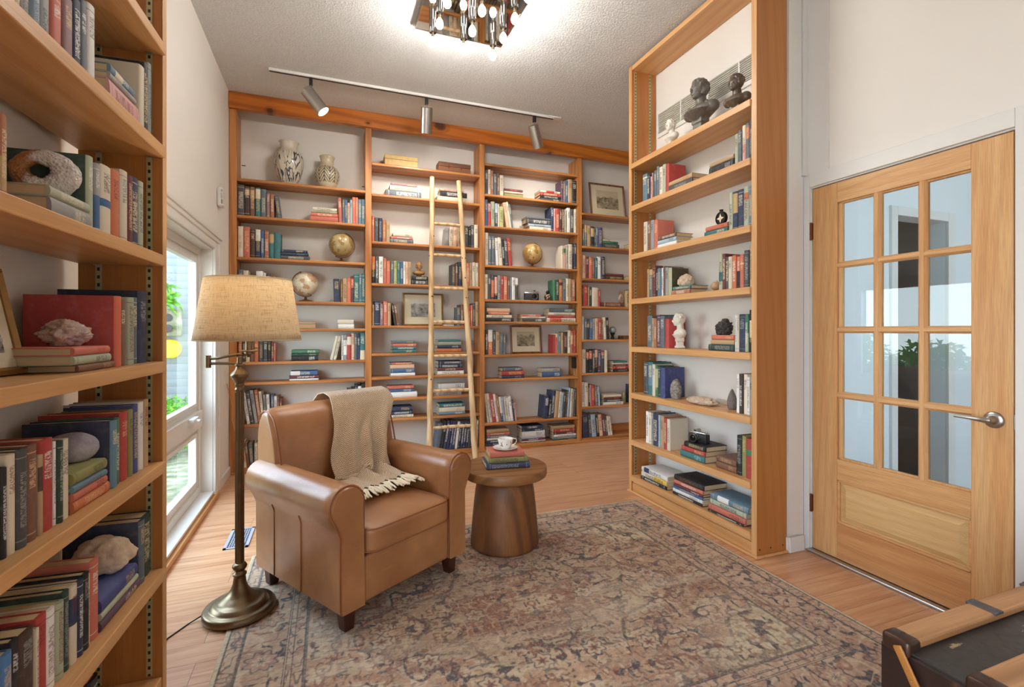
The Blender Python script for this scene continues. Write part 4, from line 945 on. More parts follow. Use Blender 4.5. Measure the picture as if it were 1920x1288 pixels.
# ------------------------------------------------------------------ rug
RX0, RX1, RY0, RY1 = -.39, 2.105, 1.05, 2.99
nx, ny = 720, 560
gx = np.linspace(0, RX1 - RX0, nx); gy = np.linspace(0, RY1 - RY0, ny)
X, Y = np.meshgrid(gx, gy); LX, LY = RX1 - RX0, RY1 - RY0
rs = np.random.RandomState(3)
def vnoise(x, y, f, seed):
    r_ = np.random.RandomState(seed); g = r_.rand(64, 64); x = x * f + seed * .37; y = y * f + seed * .61
    xi = np.floor(x).astype(int); yi = np.floor(y).astype(int); fx = x - xi; fy = y - yi; fx = fx * fx * (3 - 2 * fx); fy = fy * fy * (3 - 2 * fy)
    q = lambda a, b: g[a % 64, b % 64]
    return (q(xi, yi) * (1 - fx) + q(xi + 1, yi) * fx) * (1 - fy) + (q(xi, yi + 1) * (1 - fx) + q(xi + 1, yi + 1) * fx) * fy
def fbm(x, y, f, seed, o=4): return sum(vnoise(x, y, f * 2 ** i, seed + i) * .5 ** i for i in range(o)) / (2 - .5 ** (o - 1))
ed = np.minimum(np.minimum(X, LX - X), np.minimum(Y, LY - Y))          # distance to the edge
wx, wy = (vnoise(X, Y, 7, 11) - .5) * .05, (vnoise(X, Y, 7, 12) - .5) * .05
def ridged(x, y, f, seed): return 1 - np.abs(2 * vnoise(x, y, f, seed) - 1)
def col(h): return np.array(rgb(h))
img = np.zeros((ny, nx, 3)); img[:] = col('#c09d7b')
def lay(mask, h, a=1.0):
    global img
    m = (np.clip(mask, 0, 1) * a)[..., None]; img = img * (1 - m) + col(h) * m
def step(v, e, w=.02): return np.clip((v - e) / w + .5, 0, 1)
# mirrored coordinates give the woven symmetry
cx, cy = X - LX / 2, Y - LY / 2; ax, ay = np.abs(cx), np.abs(cy)
fld = (ed > .31)
# field ground: faded rose and sand
lay(fld * step(fbm(X, Y, 5, 21), .46, .25), '#a37257', .8)
lay(fld * step(fbm(X * .3, Y * 2.2, 6, 25), .52, .2), '#c6ab8b', .55)
# centre medallion (lobed) and corner spandrels
rr = np.hypot(ax / .62, ay / .42); th = np.arctan2(ay / .42, ax / .62)
med = rr + .09 * np.cos(th * 8) + wx
lay(step(.86 - med, 0, .03) * fld, '#b59f83', .75)
lay(step(.018 - np.abs(med - .86), 0, .012) * fld, '#3c3a40', .75)
lay(step(.02 - np.abs(med - .92), 0, .012) * fld, '#c9b595', .8)
lay(step(.50 - (rr + .13 * np.cos(th * 6 + .4)), 0, .03), '#96644d', .8)
lay(step(.016 - np.abs(rr + .13 * np.cos(th * 6 + .4) - .5), 0, .012), '#4a4448', .7)
lay(step(.16 - (rr + .04 * np.cos(th * 8)), 0, .02), '#cdb897', .8)
px_, py_ = LX / 2 - .31 - ax, LY / 2 - .31 - ay
sp = px_ / .62 + py_ / .42 + .10 * np.sin(px_ * 26) + wx * 2
lay(step(.86 - sp, 0, .03) * fld, '#cdbb98', .95)
lay(step(.03 - np.abs(sp - .86), 0, .02) * fld, '#4d4748', .75)
# arabesque lines and blossoms
def vines(region, f, seed, h, a, w=.1):
    v = ridged(ax + wx, ay + wy, f, seed) * .7 + ridged(ax + wy, ay - wx, f * 1.7, seed + 3) * .5
    lay(region * step(v, 1.06 - w, .05), h, a)
spm = step(.84 - sp, 0, .03) * fld; mdm = step(.84 - med, 0, .03) * fld; oth = fld * (1 - spm) * (1 - mdm)
vines(spm, 17, 31, '#454045', .95, .09); vines(spm, 23, 38, '#9a6c52', .8, .12); vines(spm, 34, 36, '#4d484c', .5, .08)
vines(mdm, 19, 41, '#403c41', .9, .08); vines(mdm, 25, 45, '#85543f', .8, .12); vines(mdm, 31, 47, '#d0bb9c', .6, .1)
vines(oth, 15, 55, '#cfb899', .7, .14); vines(oth, 20, 51, '#3e3b42', .9, .08); vines(oth, 26, 59, '#7d4a3a', .75, .1); vines(oth, 36, 53, '#4a474c', .5, .08)
def blossoms(pts, R, petals, h1, h2):
    for bx, by in pts:
        q = np.hypot(X - bx, Y - by); a_ = np.arctan2(Y - by, X - bx); e = q / R + .16 * np.cos(a_ * petals)
        lay(step(1 - e, 0, .1), '#44424a', .8); lay(step(.84 - e, 0, .1), h1, .9); lay(step(.45 - e, 0, .1), h2, .9); lay(step(.18 - e, 0, .1), '#3f3b40', .8)
pts = [(LX / 2 + i * .22 * s, LY / 2 + j * .16 * t_) for s in (1, -1) for t_ in (1, -1) for i, j in ((1.2, .0), (2.3, 1.4), (3.0, .3), (.5, 2.3), (3.2, 2.4), (1.5, 2.6))]
blossoms(pts, .042, 6, '#c9b294', '#96604a')
# borders
bo = (ed <= .31)
def band(e0, e1, h, a=1): lay(((ed >= e0) & (ed < e1)).astype(float), h, a)
band(0, .31, '#c2a284'); band(.0, .016, '#cbb595')
main = ((ed > .075) & (ed < .235)).astype(float); g1 = ((ed > .02) & (ed < .07)).astype(float); g2 = ((ed > .243) & (ed < .305)).astype(float)
lay(main * step(fbm(X, Y, 8, 71), .5, .12), '#ad8a70', .8)
v = ridged(X + wx, Y + wy, 19, 73) * .7 + ridged(X - wy, Y + wx, 33, 77) * .5
lay(main * step(v, .93, .06), '#3b3c43', .95)
v2 = ridged(X + wy, Y - wx, 19, 83); lay(main * step(v2, .9, .08), '#8f5a45', .75)
v3 = ridged(X - wx, Y - wy, 17, 87); lay(main * step(v3, .93, .06), '#cdb493', .7)
along = np.where(np.minimum(X, LX - X) < np.minimum(Y, LY - Y), Y, X)
def rosettes():
    n1, n2 = 9, 7; P = []
    for i in range(n1): P += [(LX * (i + .5) / n1, .155), (LX * (i + .5) / n1, LY - .155)]
    for i in range(n2): P += [(.155, LY * (i + .5) / n2), (LX - .155, LY * (i + .5) / n2)]
    return P
blossoms(rosettes(), .058, 8, '#b98e74', '#c9b190')
for g, s_ in ((g1, 90), (g2, 92)):
    lay(g, '#bf9f82', 1); zz = ridged(X, Y, 42, s_); lay(g * step(zz, .86, .1), '#44444c', .8); z2_ = ridged(X, Y, 26, s_ + 1); lay(g * step(z2_, .9, .1), '#8e5946', .6)
for e in (.019, .072, .078, .236, .243, .264, .304, .311): lay(step(.0026 - np.abs(ed - e), 0, .0016), '#37363c', .85)
# wear: abrash streaks and threadbare patches, along x
wr = fbm(X * .8, Y * 3.0, 5, 101); st_ = vnoise(X, Y * 6, 3, 105)
lay(step(wr, .60, .2) * (.2 + .8 * fld), '#c9b79d', .38); lay(step(st_, .62, .3) * fld, '#8c6654', .3)
lay(step(vnoise(X, Y, 150, 107), .7, .4), '#d2c3aa', .3); lay(step(vnoise(X * .4, Y, 170, 109), .72, .4), '#4a4340', .3)
img = img * (0.93 + .14 * fbm(X, Y, 3, 111))[..., None]
Z = .0075 + .0012 * vnoise(X, Y, 60, 5)
vv = np.stack([X.ravel(), Y.ravel(), Z.ravel()], 1)
me = bpy.data.meshes.new('rug'); nv = nx * ny
idx = np.arange(nv).reshape(ny, nx); q = np.stack([idx[:-1, :-1], idx[:-1, 1:], idx[1:, 1:], idx[1:, :-1]], -1).reshape(-1, 4)
rim = np.concatenate([idx[0, :], idx[1:, -1], idx[-1, -2::-1], idx[-2:0:-1, 0]]); nr = len(rim)
low = vv[rim].copy(); low[:, 2] = .0004; vv2 = np.concatenate([vv, low]); li = nv + np.arange(nr)
side = np.stack([rim, li, np.roll(li, -1), np.roll(rim, -1)], 1); bot = [list(li[::-1])]
allq = np.concatenate([q, side]); nq = len(allq)
me.vertices.add(len(vv2)); me.vertices.foreach_set('co', vv2.ravel())
me.loops.add(nq * 4); me.loops.foreach_set('vertex_index', allq.ravel()); me.polygons.add(nq); me.polygons.foreach_set('loop_start', np.arange(nq) * 4)
me.update(calc_edges=True); me.validate()
ca = me.color_attributes.new('weave_colour', 'FLOAT_COLOR', 'POINT')
cc = np.ones((len(vv2), 4)); cc[:nv, :3] = img.reshape(-1, 3); cc[nv:, :3] = col('#c9b493'); ca.data.foreach_set('color', cc.ravel())
t = NT('woven_rug'); a_ = t.n('ShaderNodeAttribute'); a_.attribute_name = 'weave_colour'; f = t.noise(t.coord('Object'), 420, 2)
M['rug'] = t.bsdf(t.mix(t.math('MULTIPLY', f, .35), a_.outputs['Color'], t.mix(.5, a_.outputs['Color'], G(.02))), .95, bump=f, bump_d=.002, bump_s=.6, Sheen_Weight=.1)
me.materials.append(M['rug']); me.shade_smooth()
o = bpy.data.objects.new('rug', me); COL.objects.link(o); o.location = (RX0, RY0, 0); tag(o, 'large faded oriental rug with a rose medallion and dark floral border', 'rug')
RUGZ = .009
# ------------------------------------------------------------------ armchair
CHA = math.radians(32.3)
ch = empty('armchair', (.160, 2.532, RUGZ), (0, 0, CHA)); tag(ch, 'tan leather armchair with rolled arms standing on the rug', 'armchair')
L = M['leather']
for sx in (-1, 1):
    for sy in (-1, 1):
        bm = NB(); r0 = bmesh.ops.create_cone(bm, cap_ends=True, segments=4, radius1=.030, radius2=.044, depth=.1)
        bmesh.ops.rotate(bm, cent=(0, 0, 0), matrix=Matrix.Rotation(PI / 4, 3, 'Z'), verts=bm.verts)
        bmesh.ops.translate(bm, vec=(sx * .30, sy * .30 + (.0 if sy < 0 else .0), .0505), verts=bm.verts)
        for v in bm.verts:
            if v.co.z < .05: v.co.x += sx * .0; v.co.y += sy * .006
        bmesh.ops.bevel(bm, geom=bm.edges[:], offset=.003, segments=1, affect='EDGES'); obj('leg', bm, M['darkleg'], ch)
def armprof(s, grow=0):
    cxr, czr, rr_ = .330, .527, .080 + grow
    pts = [(.252 - grow, .098), (.252 - grow, czr)]
    for k in range(1, 20):
        a = PI - k * (PI + .62) / 19
        pts.append((cxr + rr_ * math.cos(a), czr + rr_ * math.sin(a)))
    pts += [(.372 + grow, .437), (.360 + grow, .405), (.358 + grow, .098)]
    return [(x * s, z) for x, z in pts] if s > 0 else [(x * s, z) for x, z in pts][::-1]
for s in (-1, 1):
    # prism axis 1 takes (z, x) pairs
    bm = NB(); pr = [(z, x) for x, z in armprof(s)]
    A = []; ys = [-.365, -.352, -.30, -.1, .1, .30, .345]
    rings = []
    for k, y in enumerate(ys):
        inset = .010 if k == 0 else 0
        ring_ = []
        for z, x in pr:
            xx, zz = x, z
            if inset:
                dx, dz = x - s * .31, z - .5; l_ = math.hypot(dx, dz) + 1e-6
                xx, zz = x - dx / l_ * inset * (1 if z > .11 else .3), z - dz / l_ * inset * (1 if z > .11 else 0)
            ring_.append(bm.verts.new((xx, y + (0 if not inset else 0), zz)))
        rings.append(ring_)
    n = len(pr)
    for a_, b_ in zip(rings, rings[1:]):
        for k in range(n): bm.faces.new((a_[k], a_[(k + 1) % n], b_[(k + 1) % n], b_[k]))
    bm.faces.new(rings[0]); bm.faces.new(rings[-1][::-1])
    arm = obj('arm', bm, L, ch, sm=50)
    bm = NB(); pp = [(x * 1.0, -.354, z) for z, x in pr[1:-1]]
    tube(bm, [(s * .254, -.354, .10)] + [p for p in (pp if s > 0 else pp)] + [(s * .359, -.354, .10)] if s > 0 else [(s * .359, -.354, .10)] + pp + [(s * .254, -.354, .10)], .0042, 8)
    obj('piping', bm, M['piping'], arm, sm=180)
    bm = NB()
    for yy in (-.06, .17): tube(bm, [(s * .3605, yy, .10), (s * .3605, yy, .40), (s * .372, yy, .432)], .0022, 8)
    obj('side_seam', bm, L, arm, sm=180)
def cushion(lo, hi, crown, name, mat, e=5, seg=26, shape=None):
    """rounded slab: superellipse in plan and section"""
    bm = NB(); q = bmesh.ops.create_cube(bm, size=2); bmesh.ops.subdivide_edges(bm, edges=bm.edges[:], cuts=seg, use_grid_fill=True)
    c = [(a + b) / 2 for a, b in zip(lo, hi)]; h = [(b - a) / 2 for a, b in zip(lo, hi)]
    for v in bm.verts:
        x, y, z = v.co; m = max(abs(x), abs(y), abs(z)); n = (abs(x) ** e + abs(y) ** e + abs(z) ** e) ** (1 / e)
        k = m / n; x, y, z = x * k, y * k, z * k
        zz = z * h[2]
        if z > 0: zz += crown * (1 - min(1, abs(x)) ** 2.2) * (1 - min(1, abs(y)) ** 2.2)
        v.co = (c[0] + x * h[0], c[1] + y * h[1], c[2] + zz)
        if shape: shape(v)
    return obj(name, bm, mat, ch, sm=180)
seat = cushion((-.250, -.385, .295), (.250, .20, .408), .035, 'seat_cushion', L, 9)
bm = NB()
def rr2(x0, x1, y0, y1, r_, z):
    P_ = []
    for cx_, cy_, a0 in ((x1 - r_, y1 - r_, 0), (x0 + r_, y1 - r_, PI / 2), (x0 + r_, y0 + r_, PI), (x1 - r_, y0 + r_, 1.5 * PI)):
        P_ += [(cx_ + r_ * math.cos(a0 + k * PI / 12), cy_ + r_ * math.sin(a0 + k * PI / 12), z) for k in range(7)]
    return P_
tube(bm, rr2(-.245, .245, -.379, .19, .06, .400), .0042, 8, True); tube(bm, rr2(-.245, .245, -.379, .19, .06, .306), .0042, 8, True)
obj('piping', bm, M['piping'], seat, sm=180)
bm = NB(); box2(bm, (-.2515, -.352, .098), (.2515, .30, .292), .014, 3); obj('seat_base', bm, L, ch, sm=50)
# back: padded slab, rolled at the top
def backprof(w=0):
    return [(.17, .30), (.150, .42), (.165, .55), (.188, .68), (.212, .77), (.240, .832), (.278, .862), (.318, .866), (.352, .846), (.372, .80), (.380, .70), (.372, .45), (.352, .12), (.30, .10)]
bm = NB(); pr = backprof(); n = len(pr); rings = []
xs = [-.345, -.343, -.332, -.31, -.25, -.15, 0, .15, .25, .31, .332, .343, .345]
for x in xs:
    e_ = max(0, (abs(x) - .30) / .045); sh = 1 - .16 * e_ ** 2 * 1.0
    bulge = .018 * math.cos(min(1, abs(x) / .33) * PI / 2)
    ring_ = []
    for y, z in pr:
        cyy, czz = .27, .5
        ins = .02 * e_ ** 2.5
        dy, dz = y - cyy, z - .55; l_ = math.hypot(dy, dz * .5) + 1e-6
        yy = y - math.copysign(min(abs(dy), ins), dy); zz = z - (ins * 1.2 if z > .75 else 0) - (.012 * (abs(x) / .345) ** 3 if z > .75 else 0)
        if y < .25 and .35 < z < .86: yy -= bulge
        ring_.append(bm.verts.new((x, yy, zz)))
    rings.append(ring_)
for a_, b_ in zip(rings, rings[1:]):
    for k in range(n): bm.faces.new((a_[k], a_[(k + 1) % n], b_[(k + 1) % n], b_[k]))
bm.faces.new(rings[0]); bm.faces.new(rings[-1][::-1])
bk_ = obj('back', bm, L, ch, sm=180)
md = bk_.modifiers.new('subsurf', 'SUBSURF'); md.levels = md.render_levels = 2
for s in (-1, 1):
    bm = NB(); tube(bm, [(s * .333, y - .002 + (.0 if y < .25 else 0), z + (.0 if z < .8 else -.008)) for y, z in [(.148, .56), (.166, .63), (.184, .70), (.206, .765), (.232, .818), (.270, .846), (.318, .850), (.35, .835)]], .0042, 8); obj('piping', bm, M['piping'], bk_, sm=180)
# ------------------------------------------------------------------ throw blanket
th_ = empty('throw_blanket', (.160, 2.532, RUGZ), (0, 0, CHA)); tag(th_, 'beige herringbone throw draped over the tan leather armchair, cream fringe', 'blanket')
path = [(.405, .50), (.412, .66), (.408, .78), (.392, .848), (.350, .884), (.30, .894), (.25, .880), (.210, .836), (.178, .77), (.150, .68), (.126, .56), (.112, .485), (.085, .462), (.03, .468), (-.05, .470), (-.115, .466)]
pl = [0]
for a_, b_ in zip(path, path[1:]): pl.append(pl[-1] + math.dist(a_, b_))
def along_(s):
    s *= pl[-1]
    for i in range(len(pl) - 1):
        if s <= pl[i + 1] + 1e-9:
            k = (s - pl[i]) / (pl[i + 1] - pl[i]); return [path[i][j] + (path[i + 1][j] - path[i][j]) * k for j in (0, 1)]
    return list(path[-1])
NU, NVv = 90, 130; bm = NB(); uvl = bm.loops.layers.uv.new('UVMap'); g = []
def throw_pt(u, s):
    y, z = along_(s); y2, z2_ = along_(min(1, s + .01)); y0_, z0_ = along_(max(0, s - .01)); dy, dz = y2 - y0_, z2_ - z0_; l_ = math.hypot(dy, dz)
    cl_ = lambda q: max(0, min(1, q))
    xl = -.03 - .095 * cl_((s - .45) / .4); xr = .350 - .116 * (lambda q: q * q * (3 - 2 * q))(cl_((s - .47) / .20))
    x = xl + (xr - xl) * u
    f_ = max(0, min(1, (s - .42) / .25)); f2 = max(0, 1 - max(0, (s - .84) / .12))
    fold = f_ * (.35 + .65 * f2) * (.030 * max(0, math.sin(u * 11 + s * 5 + .6)) ** 1.5 * (.35 + .65 * u) + .042 * math.exp(-((u - .62 + .25 * (s - .6)) / .07) ** 2) * max(0, min(1, (s - .5) / .15)) + .036 * math.exp(-((u - .86 + .2 * (s - .6)) / .08) ** 2))
    gather = .036 * math.exp(-((s - .80) / .05) ** 2) * (.5 + .5 * math.sin(u * 13 + 1))
    d = .007 + max(0, fold) + gather + .003 * math.sin(u * 30 + s * 20) * f_
    return Vector((min(.350 if s < .5 else max(.236, xr), x + .01 * f_ * math.sin(s * 25 + u * 4)), y + dz / l_ * d, z - dy / l_ * d))
for i in range(NU + 1):
    row_ = []
    for j in range(NVv + 1):
        row_.append(bm.verts.new(throw_pt(i / NU, j / NVv)))
    g.append(row_)
for i in range(NU):
    for j in range(NVv):
        f = bm.faces.new((g[i][j], g[i + 1][j], g[i + 1][j + 1], g[i][j + 1]))
        for lp, (a_, b_) in zip(f.loops, ((i, j), (i + 1, j), (i + 1, j + 1), (i, j + 1))): lp[uvl].uv = (a_ / NU * .32, b_ / NVv * 1.0)
cl = obj('cloth', bm, M['throw'], th_, sm=180); cl.parent = th_
md = cl.modifiers.new('thick', 'SOLIDIFY'); md.thickness = .005; md.offset = 0
bm = NB(); rnd = random.Random(5)
for i in range(64):
    u = (i + .5) / 64; p = throw_pt(u, 1.0); q = rnd.uniform(.06, .09); w = rnd.uniform(-.02, .02) + (u - .5) * .05
    z0_ = p.z
    P_ = [p + Vector((0, .004, .001)), p + Vector((w * .25, -q * .3, .003)), p + Vector((w * .7 + rnd.uniform(-.006, .006), -q * .7, -.004)), p + Vector((w, -q, -.0075))]
    for P__ in P_: P__.z = max(P__.z, .4535); P__.x = min(P__.x, .238)
    tube(bm, P_, [.0048, .0042, .005, .004], 6)
obj('fringe', bm, M['fringe'], th_, sm=180)
bm = NB()
for i in range(0, 64, 5):
    p = throw_pt((i + .5) / 64, 1.0); tube(bm, [p + Vector((0, .012, .005)), p + Vector((.001, -.010, .006))], .004, 6)
obj('dark_stitch', bm, M['black'], th_, sm=180)
# ------------------------------------------------------------------ side table with books and teacup
tb = empty('side_table', (.958, 2.652, RUGZ)); tag(tb, 'round acacia wood pedestal side table standing next to the armchair', 'side table')
bm = NB(); lathe(bm, [(0, .398), (.236, .398), (.243, .403), (.245, .41), (.245, .442), (.242, .448), (.236, .450), (0, .450)], 72); obj('table_top', bm, M['acacia_x'], tb, sm=50)
bm = NB(); lathe(bm, [(0, 0), (.188, 0), (.196, .008), (.197, .02), (.190, .12), (.180, .23), (.171, .31), (.163, .355), (.148, .384), (.12, .3975), (0, .3975)], 72); obj('pedestal', bm, M['acacia'], tb, sm=50)
TZ = RUGZ + .4505
TC = Case((.8275, 2.587), TD, 'table')
def tbook(s0, h, n, d, z, t_, c, opts, label, da=0):
    q = dict(kind='flat', case=TC, key=None, c=c, seed=900 + int(s0 * 1000), s0=s0, t=t_, h=h, z=z, n=n, d=d); style(q, opts); q['ts'] = (.12, .75) if c != 'co' else (2, 2)
    q['place'] = (TC.P(s0, n, z + t_), (0, PI / 2, TD + da)); return make_book(q, label, 'books under the teacup')
tbook(.0, .25, 0, .175, TZ, .031, 'nv', ['Tgy'], 'navy blue book at the bottom of the pile on the round side table')
tbook(.014, .225, .008, .155, TZ + .0316, .030, 'ol', ['Tdb'], 'olive green book in the middle of the pile on the side table', .01)
tbook(.022, .20, .012, .14, TZ + .0622, .030, 'co', ['n'], 'coral red cloth book right under the teacup and saucer', .02)
M['china'] = None
t = NT('china'); f = t.noise(t.coord('Object'), 55, 2); zc_ = t.n('ShaderNodeSeparateXYZ'); t.put(zc_.inputs[0], t.coord('Object'))
bnd = t.math('MULTIPLY', t.math('GREATER_THAN', zc_.outputs[2], .016), t.math('LESS_THAN', zc_.outputs[2], .044)); sp_ = t.math('MULTIPLY', bnd, t.math('GREATER_THAN', f, .6))
M['china'] = t.bsdf(t.mix(sp_, rgb('#ece8e0'), rgb('#a58d80')), .12, Coat_Weight=.5)
cp = TC.P(.122, .075, TZ + .0927)
sa = empty('saucer', cp); tag(sa, 'white china saucer on the coral book', 'saucer')
bm = NB(); lathe(bm, [(0, .0), (.036, .0), (.040, .003), (.058, .008), (.071, .0135), (.072, .015), (.070, .0155), (.056, .0115), (.040, .0075), (.030, .006), (0, .006)], 56); obj('dish', bm, M['china'], sa, sm=180)
cu = empty('teacup', cp + Vector((0, 0, .0065)), (0, 0, math.radians(-12))); tag(cu, 'white china teacup with a floral band standing on the saucer', 'teacup')
bm = NB(); lathe(bm, [(0, .003), (.020, .003), (.021, 0), (.025, 0), (.026, .004), (.034, .014), (.040, .030), (.043, .046), (.0455, .058), (.0445, .0585), (.0415, .046), (.038, .030), (.031, .015), (.022, .007), (0, .006)], 56); obj('bowl', bm, M['china'], cu, sm=180)
bm = NB(); tube(bm, [(.041, 0, .050), (.050, 0, .056), (.062, 0, .053), (.066, 0, .042), (.060, 0, .029), (.050, 0, .021), (.038, 0, .018)], [.0028, .003, .003, .003, .003, .0028, .0025], 10); obj('handle', bm, M['china'], cu, sm=180)
# ------------------------------------------------------------------ floor lamp
lp = empty('floor_lamp', (-.365, 2.415, RUGZ)); tag(lp, 'antique brass swing-arm floor lamp with a tapered linen shade', 'floor lamp')
bm = NB(); lathe(bm, [(0, 0), (.138, 0), (.143, .004), (.143, .022), (.138, .030), (.128, .033), (.118, .033), (.113, .038), (.105, .050), (.094, .054), (.086, .055), (.078, .062), (.060, .074), (.044, .088), (.034, .105), (.027, .125), (.024, .150), (.024, .158), (.028, .162), (.028, .168), (.022, .173), (.019, .180), (.026, .188), (.030, .198), (.026, .208), (.019, .214), (0, .214)], 64); obj('base', bm, M['brass'], lp, sm=50)
bm = NB(); lathe(bm, [(0, .21), (.0165, .21), (.0165, .965), (.019, .968), (.019, .976), (.0165, .98), (.0165, .986), (.019, .99), (.0185, 1.0), (0, 1.0)], 28)
for k in range(10): 
    a = k * PI / 5; cone(bm, (.0155 * math.cos(a), .0155 * math.sin(a), .215), (.0155 * math.cos(a), .0155 * math.sin(a), .962), .003, .003, 6)
obj('pole', bm, M['brass'], lp, sm=50)
bm = NB(); lathe(bm, [(0, 1.0), (.017, 1.0), (.024, 1.012), (.034, 1.028), (.037, 1.036), (.033, 1.044), (.022, 1.056), (.016, 1.066), (.015, 1.074), (.020, 1.078), (.020, 1.084), (.012, 1.088), (.010, 1.115), (0, 1.117)], 32); obj('finial', bm, M['brass'], lp, sm=50)
hx, hy_ = -.130, .050   # hinge of the swing arm
bm = NB(); cone(bm, (hx, hy_, 1.068), (hx, hy_, 1.122), .012, .012, 20); tube(bm, [(0, 0, 1.082), (-.03, .012, 1.086), (-.09, .035, 1.087), (hx, hy_, 1.086)], .0065, 12)
tube(bm, [(hx, hy_, 1.108), (-.09, .03, 1.110), (-.05, .01, 1.119), (-.0, -.008, 1.127), (.04, -.014, 1.127)], .0065, 12); obj('swing_arm', bm, M['brass'], lp, sm=50)
sx, sy = .038, -.014
bm = NB(); lathe(bm, [(0, 1.115), (.006, 1.115), (.009, 1.125), (.018, 1.13), (.018, 1.138), (.036, 1.140), (.038, 1.143), (.036, 1.146), (.014, 1.147), (.0135, 1.26), (0, 1.26)], 28, (sx, sy, 0)); cone(bm, (sx + .02, sy, 1.155), (sx + .034, sy, 1.155), .003, .003, 8)
obj('socket', bm, M['brass'], lp, sm=50)
M['warmbulb'] = glow('lamp_bulb_glow', '#ffe2bd', 3)
bm = NB(); lathe(bm, [(0, 1.26), (.013, 1.262), (.016, 1.275), (.028, 1.30), (.030, 1.32), (.022, 1.342), (0, 1.352)], 24, (sx, sy, 0)); obj('bulb', bm, M['warmbulb'], lp, sm=180)
SHB, SHT, zb0, zt0 = .212, .172, 1.190, 1.455
bm = NB(); uvl = bm.loops.layers.uv.new('UVMap'); ns = 96; rings = []
for k in range(9):
    f = k / 8; rr_ = SHB + (SHT - SHB) * f; rings.append([bm.verts.new((sx + rr_ * math.cos(2 * PI * i / ns), sy + rr_ * math.sin(2 * PI * i / ns), zb0 + (zt0 - zb0) * f)) for i in range(ns)])
for k in range(8):
    for i in range(ns):
        j = (i + 1) % ns; f = bm.faces.new((rings[k][i], rings[k][j], rings[k + 1][j], rings[k + 1][i]))
        for l_, (a_, b_) in zip(f.loops, ((i, k), (i + 1, k), (i + 1, k + 1), (i, k + 1))): l_[uvl].uv = (a_ / ns, b_ / 8)
o = obj('lamp_shade', bm, M['linen'], lp, sm=180, fix=False); md = o.modifiers.new('t', 'SOLIDIFY'); md.thickness = .0012
bm = NB()
for rr_, zq in ((SHB, zb0), (SHT, zt0)): tube(bm, [(sx + rr_ * math.cos(2 * PI * i / 64), sy + rr_ * math.sin(2 * PI * i / 64), zq) for i in range(64)], .0025, 6, True)
for k in range(3):
    a = k * 2.1; tube(bm, [(sx, sy, 1.37), (sx + SHT * math.cos(a), sy + SHT * math.sin(a), zt0 - .012)], .0016, 6)
tube(bm, [(sx, sy, 1.26), (sx + .045, sy, 1.29), (sx + .045, sy, 1.34), (sx, sy, 1.372)], .0015, 6)
obj('shade_ring', bm, M['linen'], o, sm=180)
o2 = NB(); P_ = [(-.142, .01, .006), (-.19, -.02, -.0065), (-.24, -.10, -.0065), (-.27, -.22, -.0065), (-.24, -.34, -.0065)]
tube(o2, P_, .0028, 8); obj('power_cord', o2, M['black'], lp, sm=180)
ld = bpy.data.lights.new('lamp_light', 'POINT'); ld.energy = 2.6; ld.color = (1, .86, .66); ld.shadow_soft_size = .03
lo = bpy.data.objects.new('lamp_light', ld); COL.objects.link(lo); lo.parent = lp; lo.location = (sx, sy, 1.40)
# ------------------------------------------------------------------ ladder
lad = empty('library_ladder', (1.09, 4.47, 0)); tag(lad, 'rustic peeled-pole ladder leaning on the back wall bookcase', 'ladder')
def rail_pts(x0, x1, y0, y1, z0, z1, seed):
    rnd = random.Random(seed); n = 14; P_ = []; R_ = []
    for i in range(n + 1):
        f = i / n; P_.append((x0 + (x1 - x0) * f + rnd.uniform(-.004, .004), y0 + (y1 - y0) * f + rnd.uniform(-.003, .003), z0 + (z1 - z0) * f)); R_.append((.030 - .008 * f) * rnd.uniform(.94, 1.06))
    return P_, R_
LFx, LTx, RFx, RTx = .875 - 1.09, .952 - 1.09, 1.318 - 1.09, 1.218 - 1.09
yt_ = 4.752 - .035 - 4.47
for (x0, x1, z1_, sd) in ((LFx, LTx, 2.742, 1), (RFx, RTx, 2.735, 2)):
    P_, R_ = rail_pts(x0, x1, 0, yt_, .001, z1_, sd); bm = NB(); tube(bm, P_, R_, 14); rl = obj('rail', bm, M['pole'], lad, sm=60)
    bm = NB(); rnd = random.Random(sd + 9)
    for k in range(5):
        i = rnd.randrange(1, 13); a = rnd.uniform(3.6, 5.8); p = Vector(P_[i]) + Vector((math.cos(a), math.sin(a), 0)) * R_[i] * .97; ball(bm, p, (.006, .003, .008), 2)
    obj('knot', bm, M['darkleg'], rl, sm=180)
for py in (420.7, 479.6, 541, 604.3, 667.5, 732, 799.7):
    # height where the rung centre lies on the leaning plane
    for it in range(1):
        best = None
        for k in range(400):
            z = k / 400 * 2.74; f = z / 2.74; y = 4.47 + yt_ * f; xx = 1.09
            t_ = depth_of((xx, y)); yy = HY - (z - CZ) * FPX / t_
            if best is None or abs(yy - py) < best[0]: best = (abs(yy - py), z, f)
    z, f = best[1], best[2]; xa = LFx + (LTx - LFx) * f; xb = RFx + (RTx - RFx) * f
    bm = NB(); rnd = random.Random(int(py)); tube(bm, [(xa + .01, yt_ * f, z), (xa * .5 + xb * .5, yt_ * f + rnd.uniform(-.004, .004), z + rnd.uniform(-.004, .004)), (xb - .01, yt_ * f, z)], [.0145, .016, .0145], 12); obj('rung', bm, M['pole'], lad, sm=60)
